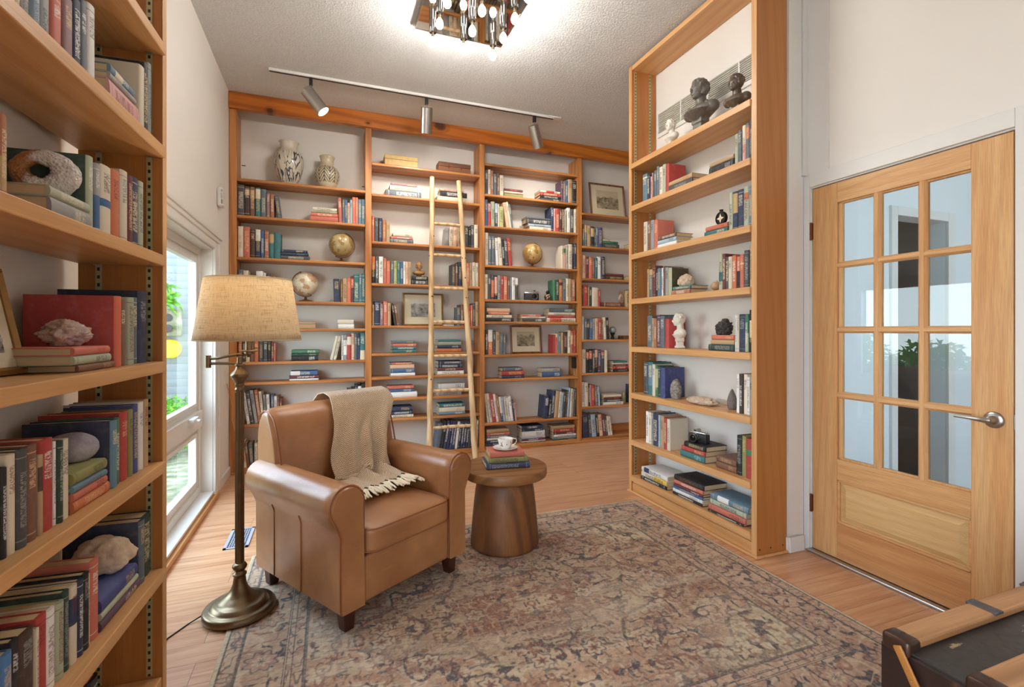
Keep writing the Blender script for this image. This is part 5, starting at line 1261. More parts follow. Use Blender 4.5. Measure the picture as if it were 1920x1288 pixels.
# ------------------------------------------------------------------ trunk
tk = empty('steamer_trunk', (1.70, .40, 0)); tag(tk, 'old black steamer trunk with light wood slats and metal corners', 'trunk')
t = NT('worn_black_lacquer'); f = t.noise(t.coord('Object', (1.2, 3, 3)), 9, 5, .7); g_ = t.noise(t.coord(), 45, 3, .6)
M['trunk'] = t.bsdf(t.mix(t.math('MULTIPLY', t.ramp(f, [(.62, G(0)), (.66, G(1))]), .8), t.mix(g_, rgb('#232121'), rgb('#36322f')), rgb('#b79d78')), t.ramp(g_, [(.3, G(.28)), (.7, G(.5))]), bump=g_, bump_d=.001)
t = NT('dark_trunk_side'); g_ = t.noise(t.coord(), 25, 4, .65); M['trunkside'] = t.bsdf(t.mix(t.ramp(g_, [(.6, G(0)), (.72, G(1))]), rgb('#22140f'), rgb('#4a3020')), .42, bump=g_, bump_d=.001)
M['capmetal'] = plain('bronze_cap', '#4a352a', .35, .6, .2, 40); M['claspmetal'] = plain('grey_clasp', '#5f5c60', .4, .6, .15)
M['slat'] = wood('trunk_slat', 0, '#b98454', '#7d4f28', '#c99868', rough=.5)
ZT_ = .5; x0, x1, y0, y1 = 1.283 - 1.70, .50, -.38, .80 - .40
bm = NB(); box2(bm, (x0, y0, .02), (x1, y1, ZT_ - .17), .006); obj('body', bm, M['trunkside'], tk)
bm = NB(); box2(bm, (x0 - .002, y0 - .002, ZT_ - .168), (x1 + .002, y1 + .002, ZT_ - .026), .006); ld_ = obj('lid', bm, M['trunkside'], tk)
bm = NB(); box2(bm, (x0 + .004, y0 + .004, ZT_ - .0265), (x1 - .004, y1 - .004, ZT_ - .022), .001); obj('top_sheet', bm, M['trunk'], ld_)
bm = NB(); box2(bm, (x0 - .005, y0 - .005, ZT_ - .20), (x1 + .005, y1 + .005, ZT_ - .15), .003); obj('metal_band', bm, M['trunkside'], tk)
for yy in (y1 - .062, .60 - .40 - .03, -.05, y0 + .004):
    bm = NB(); box2(bm, (x0 + .012, yy, ZT_ - .0218), (x1 - .012, yy + .058, ZT_), .006); sl_ = obj('slat', bm, M['slat'], ld_)
    for xx in (x0 + .36, x0 + .62):
        bm = NB(); box2(bm, (xx - .018, yy - .004, ZT_ - .004), (xx + .018, yy + .062, ZT_ + .003), .002)
        for e_ in (-.001, .055): ball(bm, (xx, yy + e_ + .002, ZT_ + .003), (.005, .005, .003), 2)
        obj('clasp', bm, M['claspmetal'], sl_)
    bm = NB(); box2(bm, (x0 - .006, yy - .003, ZT_ - .038), (x0 + .042, yy + .061, ZT_ + .003), .010, 3); ball(bm, (x0 + .028, yy + .03, ZT_ + .002), (.006, .006, .004), 2)
    obj('end_cap', bm, M['capmetal'], sl_, sm=40)
bm = NB(); box(bm, (x0 - .011, y1 - .048, ZT_ - .062), (.007, .020, .085), .003, None, 2); ball(bm, (x0 - .0155, y1 - .048, ZT_ - .092), (.003, .003, .003), 2)
bmesh.ops.rotate(bm, cent=(x0 - .011, y1 - .03, ZT_ - .03), matrix=Matrix.Rotation(-.5, 3, 'X'), verts=bm.verts); obj('leather_tab', bm, plain('tan_leather_tab', '#9a6529', .5), tk, sm=50)
bm = NB()
for q_ in ((x0, y1), (x1, y1), (x0, y0), (x1, y0)): box2(bm, (q_[0] - .022, q_[1] - .022, 0), (q_[0] + .022, q_[1] + .022, .03), .006)
obj('foot', bm, M['blackmetal'], tk)
WORLD = 7.0; EXPO = 1.08
z1 = (420, 160, 4.954); z2 = (430, 390, 6.133); z3 = (430, 570, 6.133); z4 = (680, 260, 5.854); z5 = (680, 460, 5.854); z6 = (680, 640, 5.854)
z7 = (895, 280, 5.855); z8 = (895, 490, 6.44); z9 = (895, 670, 7.155); z10 = (1080, 300, 6.443); z11 = (1080, 490, 6.443); z12 = (1080, 640, 6.443)
z13 = (1180, 60, 4.6); z14 = (1180, 300, 5.853); z15 = (1180, 480, 5.853); z16 = (1180, 660, 5.853); z17 = (1180, 820, 5.367)
zA = (0, 0, 4.024); zB = (0, 260, 4.955); zC = (0, 480, 4.955); zD = (0, 720, 4.955); zE = (0, 960, 3.927)
# ------------------------------------------------------------------ ornaments
def spot(case, zoom, x, inset, z):
    px = zoom[0] + x / zoom[2]; s, _, t_ = case.hit(px, 620, inset); return case.P(s, inset, z + .0006), t_ / FPX / zoom[2]
def remesh(o, vox, sm=6):
    m = o.modifiers.new('merge', 'REMESH'); m.mode = 'VOXEL'; m.voxel_size = vox; m.use_smooth_shade = True
    k = o.modifiers.new('soften', 'SMOOTH'); k.factor = .5; k.iterations = sm
# vases
t = NT('stoneware_blue'); co = t.coord('Object'); sep = t.n('ShaderNodeSeparateXYZ'); t.put(sep.inputs[0], co)
ang = t.math('ARCTAN2', sep.outputs[1], sep.outputs[0]); cb = t.n('ShaderNodeCombineXYZ'); t.put(cb.inputs[0], t.math('MULTIPLY', ang, 1.5)); t.put(cb.inputs[1], t.math('MULTIPLY', sep.outputs[2], 3.2))
n_ = t.noise(cb.outputs[0], 1.5, 1, .5, 1.6); ln = t.math('ABSOLUTE', t.math('SUBTRACT', n_, .5))
bd = t.math('MULTIPLY', t.math('GREATER_THAN', sep.outputs[2], .02), t.math('LESS_THAN', sep.outputs[2], .30)); mk = t.math('MULTIPLY', bd, t.ramp(ln, [(.0, G(1)), (.028, G(.9)), (.05, G(0))]))
sp2 = t.noise(t.coord(), 120, 2); c = t.mix(t.ramp(sp2, [(.5, G(0)), (.8, G(.5))]), rgb('#cfc8b6'), rgb('#a79c86'))
M['vaseA'] = t.bsdf(t.mix(mk, c, rgb('#2a3444')), .25, Coat_Weight=.3)
t = NT('stoneware_leaf'); co = t.coord('Object'); sep = t.n('ShaderNodeSeparateXYZ'); t.put(sep.inputs[0], co)
ang = t.math('ARCTAN2', sep.outputs[1], sep.outputs[0]); tri = t.math('ABSOLUTE', t.math('SUBTRACT', t.math('FRACT', t.math('MULTIPLY', ang, 1.11)), .5))
v = t.math('FRACT', t.math('ADD', t.math('MULTIPLY', sep.outputs[2], 30.0), t.math('MULTIPLY', tri, -4.2)))
bd = t.math('MULTIPLY', t.math('GREATER_THAN', sep.outputs[2], .05), t.math('LESS_THAN', sep.outputs[2], .205)); n_ = t.noise(co, 60, 2)
m1 = t.math('LESS_THAN', v, .28); m2 = t.math('LESS_THAN', tri, .03); m3 = t.math('GREATER_THAN', tri, .47)
mk = t.math('MULTIPLY', bd, t.math('MAXIMUM', m1, t.math('MAXIMUM', m2, m3)))
M['vaseB'] = t.bsdf(t.mix(mk, t.mix(n_, rgb('#b7aa8c'), rgb('#cfc4aa')), rgb('#2b2722')), .3, Coat_Weight=.2)
zt = SH[('b', 0, 1)]
p, k = spot(BK, z1, 603, .11, zt); e = empty('vase', p); tag(e, 'tall pale stoneware vase with brushed dark blue strokes on the top shelf', 'vase', 'stoneware vases on the top shelf')
H = 405 * k * 1.0; R_ = 127 * k
prof = [(0, .0), (.50, .0), (.56, .02), (.72, .14), (.90, .32), (.99, .48), (1.0, .58), (.93, .68), (.78, .755), (.62, .80), (.56, .85), (.56, .90), (.62, .96), (.69, .995), (.66, 1.0), (.58, .95), (.50, .88), (.5, .8), (0, .8)]
bm = NB(); lathe(bm, [(r_ * R_, z_ * H) for r_, z_ in prof], 56); obj('body', bm, M['vaseA'], e, sm=180)
p, k = spot(BK, z1, 958, .11, zt); e = empty('vase', p); tag(e, 'short round stoneware vase with dark carved leaf pattern on the top shelf', 'vase', 'stoneware vases on the top shelf')
H = 305 * k; R_ = 111 * k
prof = [(0, 0), (.62, 0), (.66, .02), (.82, .15), (.97, .33), (1.0, .44), (.93, .55), (.75, .64), (.58, .70), (.52, .76), (.52, .86), (.58, .95), (.63, .985), (.6, 1), (.5, .93), (.45, .8), (0, .8)]
bm = NB(); lathe(bm, [(r_ * R_, z_ * H) for r_, z_ in prof], 56); obj('body', bm, M['vaseB'], e, sm=180)
# globes
def globe_mat(name, sea, land, line):
    t = NT(name); co = t.coord('Object'); n_ = t.noise(co, 11, 4, .6); n2 = t.noise(co, 30, 2)
    land_ = t.ramp(n_, [(.50, G(0)), (.53, G(1))]); edge = t.ramp(t.math('ABSOLUTE', t.math('SUBTRACT', n_, .515)), [(0, G(.8)), (.02, G(0))])
    sep = t.n('ShaderNodeSeparateXYZ'); t.put(sep.inputs[0], co); ang = t.math('ARCTAN2', sep.outputs[1], sep.outputs[0])
    g1 = t.math('LESS_THAN', t.math('FRACT', t.math('MULTIPLY', ang, 1.91)), .05); g2 = t.math('LESS_THAN', t.math('FRACT', t.math('MULTIPLY', sep.outputs[2], 38.0)), .06); g_ = t.math('MULTIPLY', t.math('MAXIMUM', g1, g2), .35)
    c = t.mix(land_, sea, t.mix(n2, land, sc3(land, .75))); c = t.mix(edge, c, line); c = t.mix(g_, c, line)
    return t.bsdf(c, .3, Coat_Weight=.4)
def globe(case, zoom, x, xr, yb, z, inset, mat, label, lean, hfull=None):
    p, k = spot(case, zoom, x, inset, z); r_ = xr * k; e = empty('globe', p, (0, 0, case.ang)); tag(e, label, 'globe', 'globes on the shelves')
    h = r_ * .52; zc = h + r_
    bm = NB(); lathe(bm, [(0, 0), (r_ * .66, 0), (r_ * .68, .004), (r_ * .6, .009), (r_ * .4, r_ * .14), (r_ * .16, r_ * .2), (r_ * .09, r_ * .3), (r_ * .12, r_ * .36), (r_ * .06, r_ * .44), (0, r_ * .45)], 32); obj('stand', bm, M['globestand'], e, sm=60)
    bm = NB(); ball(bm, (0, 0, 0), r_, 4); obj('sphere', bm, mat, e, (0, 0, zc), (0, lean, .6), sm=180)
    bm = NB(); R2 = r_ * 1.07; s = 1 if lean > 0 else -1; A = [lean + s * math.radians(a) for a in range(-6, 190, 7)]
    tube(bm, [(R2 * math.sin(a), 0, zc + R2 * math.cos(a)) for a in A], r_ * .035, 8)
    for q in (1, -1): cone(bm, (q * r_ * .97 * math.sin(lean), 0, zc + q * r_ * .97 * math.cos(lean)), (q * r_ * 1.1 * math.sin(lean), 0, zc + q * r_ * 1.1 * math.cos(lean)), r_ * .05, r_ * .04, 10)
    obj('meridian', bm, M['globestand'], e, sm=60); return e
M['globestand'] = plain('globe_stand', '#7b5230', .35, .5)
gA = globe_mat('ochre_globe', rgb('#b3a070'), rgb('#a5864f'), rgb('#5d4a2c')); gB = globe_mat('pale_globe', rgb('#d8cdb4'), rgb('#c99f78'), rgb('#8f6a48')); gC = globe_mat('amber_globe', rgb('#c7a468'), rgb('#a98345'), rgb('#6b4d22'))
globe(BK, z2, 1287, 136, 608, SH[('b', 0, 3)], .11, gA, 'ochre yellow globe on the third shelf of the first bay', .4)
globe(BK, z2, 877, 136, 1070, SH[('b', 0, 4)], .11, gB, 'pale cream globe beside the lampshade on the fourth shelf', -.4)
globe(BK, z7, 604, 108, 1270, SH[('b', 2, 4)], .11, gC, 'amber globe among books in the third bay', .35)
globe(RC, z15, 948, 52, 365, SH[('r', 0, 4)], .15, gB, 'small white globe half hidden behind orange books in the tall bookcase', .35)
# boxes
M['boxA'] = plain('parchment_box', '#b99a62', .6, nz=.3, scale=25); M['boxB'] = wood('old_box', 0, '#7c4f31', '#4a2a18', rough=.5); M['boxC'] = plain('pale_wood_box', '#b08f6a', .5, nz=.12, scale=30)
def lidbox(case, zoom, x0, x1, yt, z, inset, d, mat, label, lidf=.35, clasp=False, name='wooden_box'):
    p, k = spot(case, zoom, (x0 + x1) / 2, inset, z); w = (x1 - x0) * k / abs(RT.dot(case.D)); w = case.hit(zoom[0] + x1 / zoom[2], 620, inset)[0] - case.hit(zoom[0] + x0 / zoom[2], 620, inset)[0]
    h = case.hit(zoom[0] + (x0 + x1) / 2 / zoom[2], zoom[1] + yt / zoom[2], inset)[1] - z
    e = empty(name, p, (0, 0, case.ang)); tag(e, label, 'box'); 
    bm = NB(); box2(bm, (-w / 2, 0, 0), (w / 2, d, h * (1 - lidf) - .001), .003); obj('body', bm, mat, e)
    bm = NB(); box2(bm, (-w / 2 - .002, -.002, h * (1 - lidf)), (w / 2 + .002, d + .002, h), .004); l_ = obj('lid', bm, mat, e)
    if clasp:
        for q in (-.2, .2):
            bm = NB(); box2(bm, (w * q - .006, -.006, h * (1 - lidf) - .02), (w * q + .006, -.0022, h * (1 - lidf) + .012), .002); obj('clasp', bm, M['hinge'], e)
lidbox(BK, z4, 245, 607, 190, SH[('b', 1, 1)], .05, .12, M['boxA'], 'yellowed parchment covered box, left one on the ladder bay top shelf')
lidbox(BK, z4, 838, 1186, 268, SH[('b', 1, 1)], .045, .13, M['boxB'], 'old brown wooden box with clasps on the ladder bay top shelf', .4, True)
lidbox(BK, z3, 690, 995, 205, SH[('b', 0, 5)], .05, .12, M['boxC'], 'pale wooden box half hidden behind the lampshade', .3)
lidbox(BK, z11, 577, 760, 898, SH[('b', 3, 5)], .05, .12, M['boxB'], 'flat dark wooden tray box in the fourth bay by the tall bookcase', .3)
lidbox(BK, z12, 660, 740, 315, SH[('b', 3, 6)], .05, .07, plain('tin_box', '#8c9296', .35, .6), 'small grey tin box at the end of a fourth bay shelf', .3, name='tin_box')
# picture frames
def engraving(name, dark, paper, seed, sky):
    t = NT(name); co = t.coord('Object', (1, 1, 1), (0, 0, 0), (seed, 0, 0)); n_ = t.noise(co, 16, 5, .65); n2 = t.noise(t.coord('Object', (3, 1, 14), (0, 0, 0), (seed, 0, 0)), 9, 4, .7)
    sep = t.n('ShaderNodeSeparateXYZ'); t.put(sep.inputs[0], t.coord('Object'))
    hz = t.math('SUBTRACT', sky, t.math('ADD', sep.outputs[2], t.math('MULTIPLY', t.math('SUBTRACT', t.noise(t.coord('Object', (1, 0, 0), (0, 0, 0), (seed, 0, 0)), 14, 3), .5), .09)))
    tree = t.math('GREATER_THAN', hz, 0); f = t.math('ADD', t.math('MULTIPLY', n_, .6), t.math('MULTIPLY', n2, .4))
    m = t.math('MULTIPLY', t.ramp(f, [(.40, G(1)), (.60, G(.25))]), t.math('ADD', .12, t.math('MULTIPLY', tree, .88)))
    return t.bsdf(t.mix(m, paper, dark), .8)
def frame(case, zoom, x0, x1, yt, z, inset, fw, mat, label, leanb, img_, art, matcol='#dcd3bd', extra=0):
    p, k = spot(case, zoom, (x0 + x1) / 2, inset, z); w = case.hit(zoom[0] + x1 / zoom[2], 620, inset)[0] - case.hit(zoom[0] + x0 / zoom[2], 620, inset)[0]
    h = case.hit(zoom[0] + (x0 + x1) / 2 / zoom[2], zoom[1] + yt / zoom[2], inset + .03)[1] - z
    p.z += .021 * math.sin(leanb); e = empty('picture_frame', p, (-leanb, 0, case.ang)); tag(e, label, 'picture', 'framed prints on the shelves')
    bm = NB(); d = .016
    def rail(pts): 
        A = [bm.verts.new(q) for q in pts]
    o = [(-w / 2, 0), (w / 2, 0), (w / 2, h), (-w / 2, h)]; i = [(-w / 2 + fw, fw), (w / 2 - fw, fw), (w / 2 - fw, h - fw), (-w / 2 + fw, h - fw)]; mdl = [(-w / 2 + fw * .55, fw * .55), (w / 2 - fw * .55, fw * .55), (w / 2 - fw * .55, h - fw * .55), (-w / 2 + fw * .55, h - fw * .55)]
    R0 = [bm.verts.new((x, d, z_)) for x, z_ in o]; R1 = [bm.verts.new((x, .003, z_)) for x, z_ in o]; R2 = [bm.verts.new((x, -.002, z_)) for x, z_ in mdl]; R3 = [bm.verts.new((x, .006, z_)) for x, z_ in i]; R4 = [bm.verts.new((x, d, z_)) for x, z_ in i]
    for a, b_ in ((R0, R1), (R1, R2), (R2, R3), (R3, R4)):
        for q in range(4): bm.faces.new((a[q], a[(q + 1) % 4], b_[(q + 1) % 4], b_[q]))
    obj('moulding', bm, mat, e)
    bm = NB(); box2(bm, (-w / 2 + fw * .8, .010, fw * .8), (w / 2 - fw * .8, .0135, h - fw * .8)); obj('mount', bm, M['mount'], e)
    aw, ah, dx, dz = art; bm = NB(); box2(bm, (-aw * w / 2, .0085, -ah * h / 2), (aw * w / 2, .0099, ah * h / 2)); obj('print', bm, img_, e, (dx * w, 0, h / 2 + dz * h))
    bm = NB(); box2(bm, (-w / 2 + fw * .6, d + .0005, fw * .6), (w / 2 - fw * .6, d + .004, h - fw * .6)); obj('backing', bm, M['boxC'], e)
    bm = NB(); box2(bm, (-w / 2 + fw * .9, .0070, fw * .9), (w / 2 - fw * .9, .0078, h - fw * .9)); obj('glazing', bm, M['picglass'], e)
    return e
M['mount'] = plain('mount_board', '#cfc3a8', .8, nz=.03); M['gilt'] = plain('gilt_frame', '#8f6a38', .35, .5, .2, 60); M['frb'] = wood('brown_frame', 2, '#7d4c28', '#3f2210', rough=.4)
frame(BK, z5, 447, 890, 528, SH[('b', 1, 5)], .10, .016, M['gilt'], 'gilt framed landscape engraving behind the ladder', .10, engraving('engraving_grey', rgb('#3b3e40'), rgb('#c6c3ba'), 2.3, .05), (.60, .52, 0, .03))
frame(BK, z8, 412, 780, 774, SH[('b', 2, 7)], .10, .019, M['frb'], 'brown framed sepia print of an avenue in the third bay', .10, engraving('engraving_sepia', rgb('#4a4030'), rgb('#b9ac8e'), 5.1, .04), (.58, .52, 0, .02))
frame(BK, z10, 190, 612, 285, SH[('b', 3, 1)], .085, .020, M['frb'], 'brown framed sepia tree landscape on the fourth bay top shelf', .14, engraving('engraving_tree', rgb('#4d3f2c'), rgb('#c2b393'), 8.7, .03), (.62, .55, 0, .02))
frame(LC, zC, -330, 300, 95, SH[('l', 0, 4)], .12, .017, M['gilt'], 'gilt framed black and white print leaning in the near bookcase', .20, engraving('engraving_near', rgb('#26282a'), rgb('#cfccc4'), 3.9, .06), (.52, .62, .0, .02))
# cameras
def photo_camera(p, k, w, h, d, rz, label, lensx=.18):
    e = empty('film_camera', p, (0, 0, rz)); tag(e, label, 'camera', 'vintage film cameras')
    bm = NB(); box2(bm, (-w / 2, -d / 2, 0), (w / 2, d / 2, h * .66), .006, 3); obj('body', bm, M['black'], e, sm=40)
    bm = NB(); box2(bm, (-w / 2 + .001, -d / 2 + .001, h * .66), (w / 2 - .001, d / 2 - .001, h * .80), .004, 2)
    prism(bm, [(h * .80, -w * .17 + w * lensx), (h * .80, w * .17 + w * lensx), (h * 1.0, w * .09 + w * lensx), (h * 1.0, -w * .09 + w * lensx)], 1, -d * .5, d * .42, 0, .002, 1)
    cone(bm, (-w * .36, 0, h * .8), (-w * .36, 0, h * .88), w * .07, w * .07, 20); cone(bm, (w * .42, 0, h * .8), (w * .42, 0, h * .87), w * .05, w * .05, 20); cone(bm, (-w * .22, 0, h * .8), (-w * .22, 0, h * .84), w * .04, w * .04, 16)
    obj('top_plate', bm, M['steel'], e, sm=40)
    bm = NB(); cx_ = w * lensx; R_ = h * .33; Rx = Matrix.Rotation(PI / 2, 3, 'X')
    lathe(bm, [(R_, .0), (R_, .010), (R_ * .92, .012), (R_ * .92, .022), (R_ * .86, .026), (R_ * .7, .026), (R_ * .62, .020), (0, .020)], 40, (cx_, -d / 2, h * .36), 0, Rx); ln_ = obj('lens', bm, M['black'], e, sm=40)
    bm = NB(); lathe(bm, [(R_ * .93, .020), (R_ * .95, .0235), (R_ * .86, .027), (R_ * .84, .0262)], 40, (cx_, -d / 2, h * .36), 0, Rx); lathe(bm, [(R_ * 1.01, 0), (R_ * 1.03, .006), (R_ * 1.0, .0101)], 40, (cx_, -d / 2, h * .36), 0, Rx); obj('lens_ring', bm, M['steel'], ln_, sm=40)
    bm = NB(); lathe(bm, [(R_ * .6, .0195), (R_ * .35, .0235), (0, .0245)], 32, (cx_, -d / 2, h * .36), 0, Rx); obj('lens_glass', bm, M['chrome_dark'], ln_, sm=180)
    bm = NB(); box2(bm, (cx_ - w * .07, -d / 2 - .0012, h * .84), (cx_ + w * .07, -d / 2 + .001, h * .95), .0005); obj('viewfinder', bm, M['black'], e)
M['chrome_dark'] = plain('lens_coating', '#20222c', .05, .6)
p, k = spot(BK, z8, 652, .07, SH[('b', 2, 5)]); photo_camera(p, k, .158, .112, .055, -.3, 'black film camera on the third bay shelf beside a round pot')
p = RC.P(RC.hit(1180 + 745 / 5.853, 620, .09)[0] + .035, .075, zcam + .0006); photo_camera(p, 1, .128, .088, .045, RC.ang + .25, 'chrome topped film camera on a pile of books in the tall bookcase', -.12)
# round pot with ball
M['carved'] = None
t = NT('carved_pot'); vo = t.n('ShaderNodeTexVoronoi', feature='F1'); t.put(vo.inputs['Vector'], t.coord()); vo.inputs['Scale'].default_value = 55
M['carved'] = t.bsdf(t.ramp(vo.outputs['Distance'], [(.3, rgb('#c3ad8c')), (.45, rgb('#4a3427')), (.8, rgb('#3a2a20'))]), .45, bump=vo.outputs['Distance'], bump_d=.003)
p, k = spot(BK, z8, 850, .07, SH[('b', 2, 5)]); r_ = 47 * k; e = empty('carved_pot', p); tag(e, 'small round carved pot with a ball stopper beside the black camera', 'pot')
bm = NB(); lathe(bm, [(0, 0), (r_ * .5, 0), (r_ * .85, r_ * .4), (r_, r_ * .95), (r_ * .85, r_ * 1.45), (r_ * .4, r_ * 1.75), (0, r_ * 1.76)], 36); obj('body', bm, M['carved'], e, sm=180)
bm = NB(); ball(bm, (0, 0, r_ * 2.2), r_ * .48, 3); obj('stopper', bm, M['blackmetal'], e, sm=180)
# watch / compass on stand
pw = RC.P(RC.hit(1180 + 1030 / 5.853, 620, .10)[0], .085, zwatch + .0006); e = empty('pocket_compass', pw, (0, 0, RC.ang)); tag(e, 'dark round compass stood upright on coral and teal books', 'compass')
Rx = Matrix.Rotation(PI / 2, 3, 'X'); r_ = .040
bm = NB(); lathe(bm, [(0, -.012), (r_, -.012), (r_ * 1.05, -.006), (r_ * 1.05, .006), (r_ * .98, .010), (r_ * .8, .010), (r_ * .78, .006), (0, .006)], 40, (0, 0, r_ * 1.12), 0, Rx); cone(bm, (0, 0, r_ * 2.1), (0, 0, r_ * 2.45), .009, .012, 16); box2(bm, (-.018, -.014, 0), (.018, .014, .008), .002); obj('case', bm, M['blackmetal'], e, sm=40)
bm = NB()
for a in range(4):
    q = a * PI / 2; c_, s_ = math.cos(q), math.sin(q); V = [bm.verts.new((x * c_ - z_ * s_, -.0085, r_ * 1.12 + x * s_ + z_ * c_)) for x, z_ in ((0, 0), (.008, .010), (0, .030), (-.008, .010))]; bm.faces.new(V)
obj('dial', bm, M['fringe'], e, fix=False)
# stones
def stone(name, label, cat, case, zoom, x, inset, z, size, mat, seed, amp=.22, freq=2.2, sub=4, extra=None, rz=0, parts=True, flat=.3, octs=4):
    p, k = spot(case, zoom, x, inset, z) if case else (zoom, 1)
    bm = NB(); ball(bm, (0, 0, 0), 1, sub); bm.normal_update(); displace(bm, amp, freq, seed, octs)
    if extra: extra(bm)
    for v in bm.verts: v.co = Vector((v.co.x * size[0], v.co.y * size[1], v.co.z * size[2]))
    zmin = min(v.co.z for v in bm.verts); cut = zmin + flat * size[2]
    for v in bm.verts: v.co.z = max(v.co.z, cut) - cut
    return tag(obj(name, bm, mat, loc=p, rot=(0, 0, (case.ang if case else 0) + rz), sm=180), label, cat)
def rock_mat(name, c1, c2, c3, sc_=30, rough=.8, bd=.004, spark=0):
    t = NT(name); f = t.noise(t.coord(), sc_, 6, .65); g_ = t.noise(t.coord(), sc_ * 4, 3)
    c = t.ramp(f, [(.3, rgb(c1)), (.5, rgb(c2)), (.68, rgb(c3))]); return t.bsdf(t.mix(t.math('MULTIPLY', g_, .4), c, rgb(c1)), rough, bump=t.math('ADD', f, t.math('MULTIPLY', g_, .5)), bump_d=bd, Coat_Weight=spark)
M['granite'] = rock_mat('speckled_granite', '#5a5550', '#8d8880', '#c4beb4', 60); M['limest'] = rock_mat('cream_limestone', '#b19880', '#d2bba2', '#e3d2bd', 40); M['darkrock'] = rock_mat('dark_rock', '#1b1a1a', '#34302e', '#6a6058', 60, .5); M['pod'] = rock_mat('grey_pod', '#5d5852', '#77716a', '#8f8880', 90)
M['amethyst'] = rock_mat('amethyst_rock', '#a67b52', '#cdbab0', '#a08a9e', 22, .4, .006, .5); M['stripe'] = rock_mat('grey_banded_stone', '#6b6a78', '#a09ba4', '#c9c3c4', 14, .6); M['coral'] = rock_mat('white_coral', '#b39a80', '#d6c4ac', '#ece0cd', 18, .85); M['agate'] = rock_mat('agate_slice', '#6b5548', '#a48c7c', '#d9c9b8', 25, .35, .002, .3)
def knob(n, r_, seed):
    def f(bm):
        rnd = random.Random(seed); vs = list(bm.verts)
        C = [Vector((rnd.gauss(0, 1), rnd.gauss(0, 1), rnd.gauss(0, .8))).normalized() for _ in range(n)]
        for v in vs:
            d = v.co.normalized(); m = max(C, key=lambda c: c.dot(d)); q = math.acos(max(-1, min(1, m.dot(d))))
            v.co *= 1 + r_ * math.cos(min(1.5, q * 4))
    return f
# geode ring on green books
pg = LC.P(LC.hit(425 / 4.955, 620, .1)[0] - .01, .10, zgeo + .0006)
bm = NB(); R0, r0 = .036, .021; nu, nv_ = 56, 28; gr = []
for i in range(nu):
    a = 2 * PI * i / nu; rowv = []
    for j in range(nv_):
        b_ = 2 * PI * j / nv_; n_ = mnoise.fractal(Vector((math.cos(a) * 2, math.sin(a) * 2, b_)), 1, 2, 3); rr_ = r0 * (1 + .18 * n_) * (1 + .25 * math.cos(a + .5))
        rowv.append(bm.verts.new(((R0 + rr_ * math.cos(b_)) * math.cos(a) * 1.15, rr_ * math.sin(b_) * .9, (R0 + rr_ * math.cos(b_)) * math.sin(a))))
    gr.append(rowv)
for i in range(nu):
    for j in range(nv_): f = bm.faces.new((gr[i][j], gr[(i + 1) % nu][j], gr[(i + 1) % nu][(j + 1) % nv_], gr[i][(j + 1) % nv_]))
zmin = min(v.co.z for v in bm.verts)
for v in bm.verts: v.co.z -= zmin
t = NT('geode'); sep = t.n('ShaderNodeSeparateXYZ'); t.put(sep.inputs[0], t.coord()); f = t.noise(t.coord(), 40, 5, .7); vo = t.n('ShaderNodeTexVoronoi'); t.put(vo.inputs['Vector'], t.coord()); vo.inputs['Scale'].default_value = 170
m = t.ramp(t.math('ADD', t.math('SUBTRACT', t.math('MULTIPLY', sep.outputs[1], 22.0), t.math('MULTIPLY', sep.outputs[0], 14.0)), t.math('MULTIPLY', f, .5)), [(.1, G(0)), (.35, G(1))])
M['geode'] = t.bsdf(t.mix(m, t.mix(vo.outputs['Distance'], rgb('#c9bfb8'), rgb('#e6e0da')), t.ramp(f, [(.35, rgb('#6d3f1d')), (.6, rgb('#a86a32'))])), .35, bump=vo.outputs['Distance'], bump_d=.004, Coat_Weight=.5)
tag(obj('geode', bm, M['geode'], loc=pg, rot=(0, 0, LA - PI / 2 + .35), sm=180), 'ring shaped crystal geode standing on two sage and grey books', 'geode')
def flatbottom_ridge(bm):
    for v in bm.verts: v.co.z *= 1 - .35 * abs(v.co.x)
pq = LC.P(LC.hit(610 / 4.955, 620, .1)[0], .10, zame + .0006)
stone('amethyst_cluster', 'pale purple amethyst cluster lying on coral and sage books', 'mineral', None, pq, 0, 0, 0, (.052, .042, .042), M['amethyst'], 4, .3, 2.4, 5, flatbottom_ridge, .2, flat=.35)
pq = LC.P(LC.hit(765 / 4.955, 620, .1)[0] - .072, .09, zgr + .0006)
stone('banded_stone', 'smooth grey banded stone lying on the olive green book', 'stone', None, pq, 0, 0, 0, (.056, .043, .042), M['stripe'], 9, .06, 1.4, 4, None, .3, flat=.25)
pq = LC.P(LC.hit(790 / 3.927, 620, .1)[0] - .04, .09, zwc + .0006)
stone('white_coral', 'knobbly white coral lump lying on the blue books', 'coral', None, pq, 0, 0, 0, (.066, .046, .052), M['coral'], 12, .12, 2, 5, knob(70, .16, 3), .3, flat=.25)
pq = LC.P(LC.hit(-30, 620, .06)[0], .09, SH[('l', 0, 4)] + .0006)
stone('crystal_rock', 'grey white crystal lump at the very edge of the near bookcase', 'mineral', None, pq, 0, 0, 0, (.05, .05, .085), M['granite'], 15, .2, 2, 4, None, 0, flat=.2)
pq = RC.P(RC.hit(1180 + 620 / 5.853, 620, .1)[0], .10, zcor + .0006)
stone('limestone_lump', 'knobbly cream limestone lump on a teal book', 'stone', None, pq, 0, 0, 0, (.055, .045, .044), M['limest'], 18, .12, 2.4, 5, knob(60, .12, 8), RC.ang, flat=.3)
pq = RC.P(RC.hit(1180 + 1055 / 5.853, 620, .1)[0], .09, zrock + .0006)
stone('dark_rock', 'craggy dark rock standing on three stacked books', 'stone', None, pq, 0, 0, 0, (.052, .04, .05), M['darkrock'], 22, .38, 2.6, 5, None, RC.ang, flat=.35)
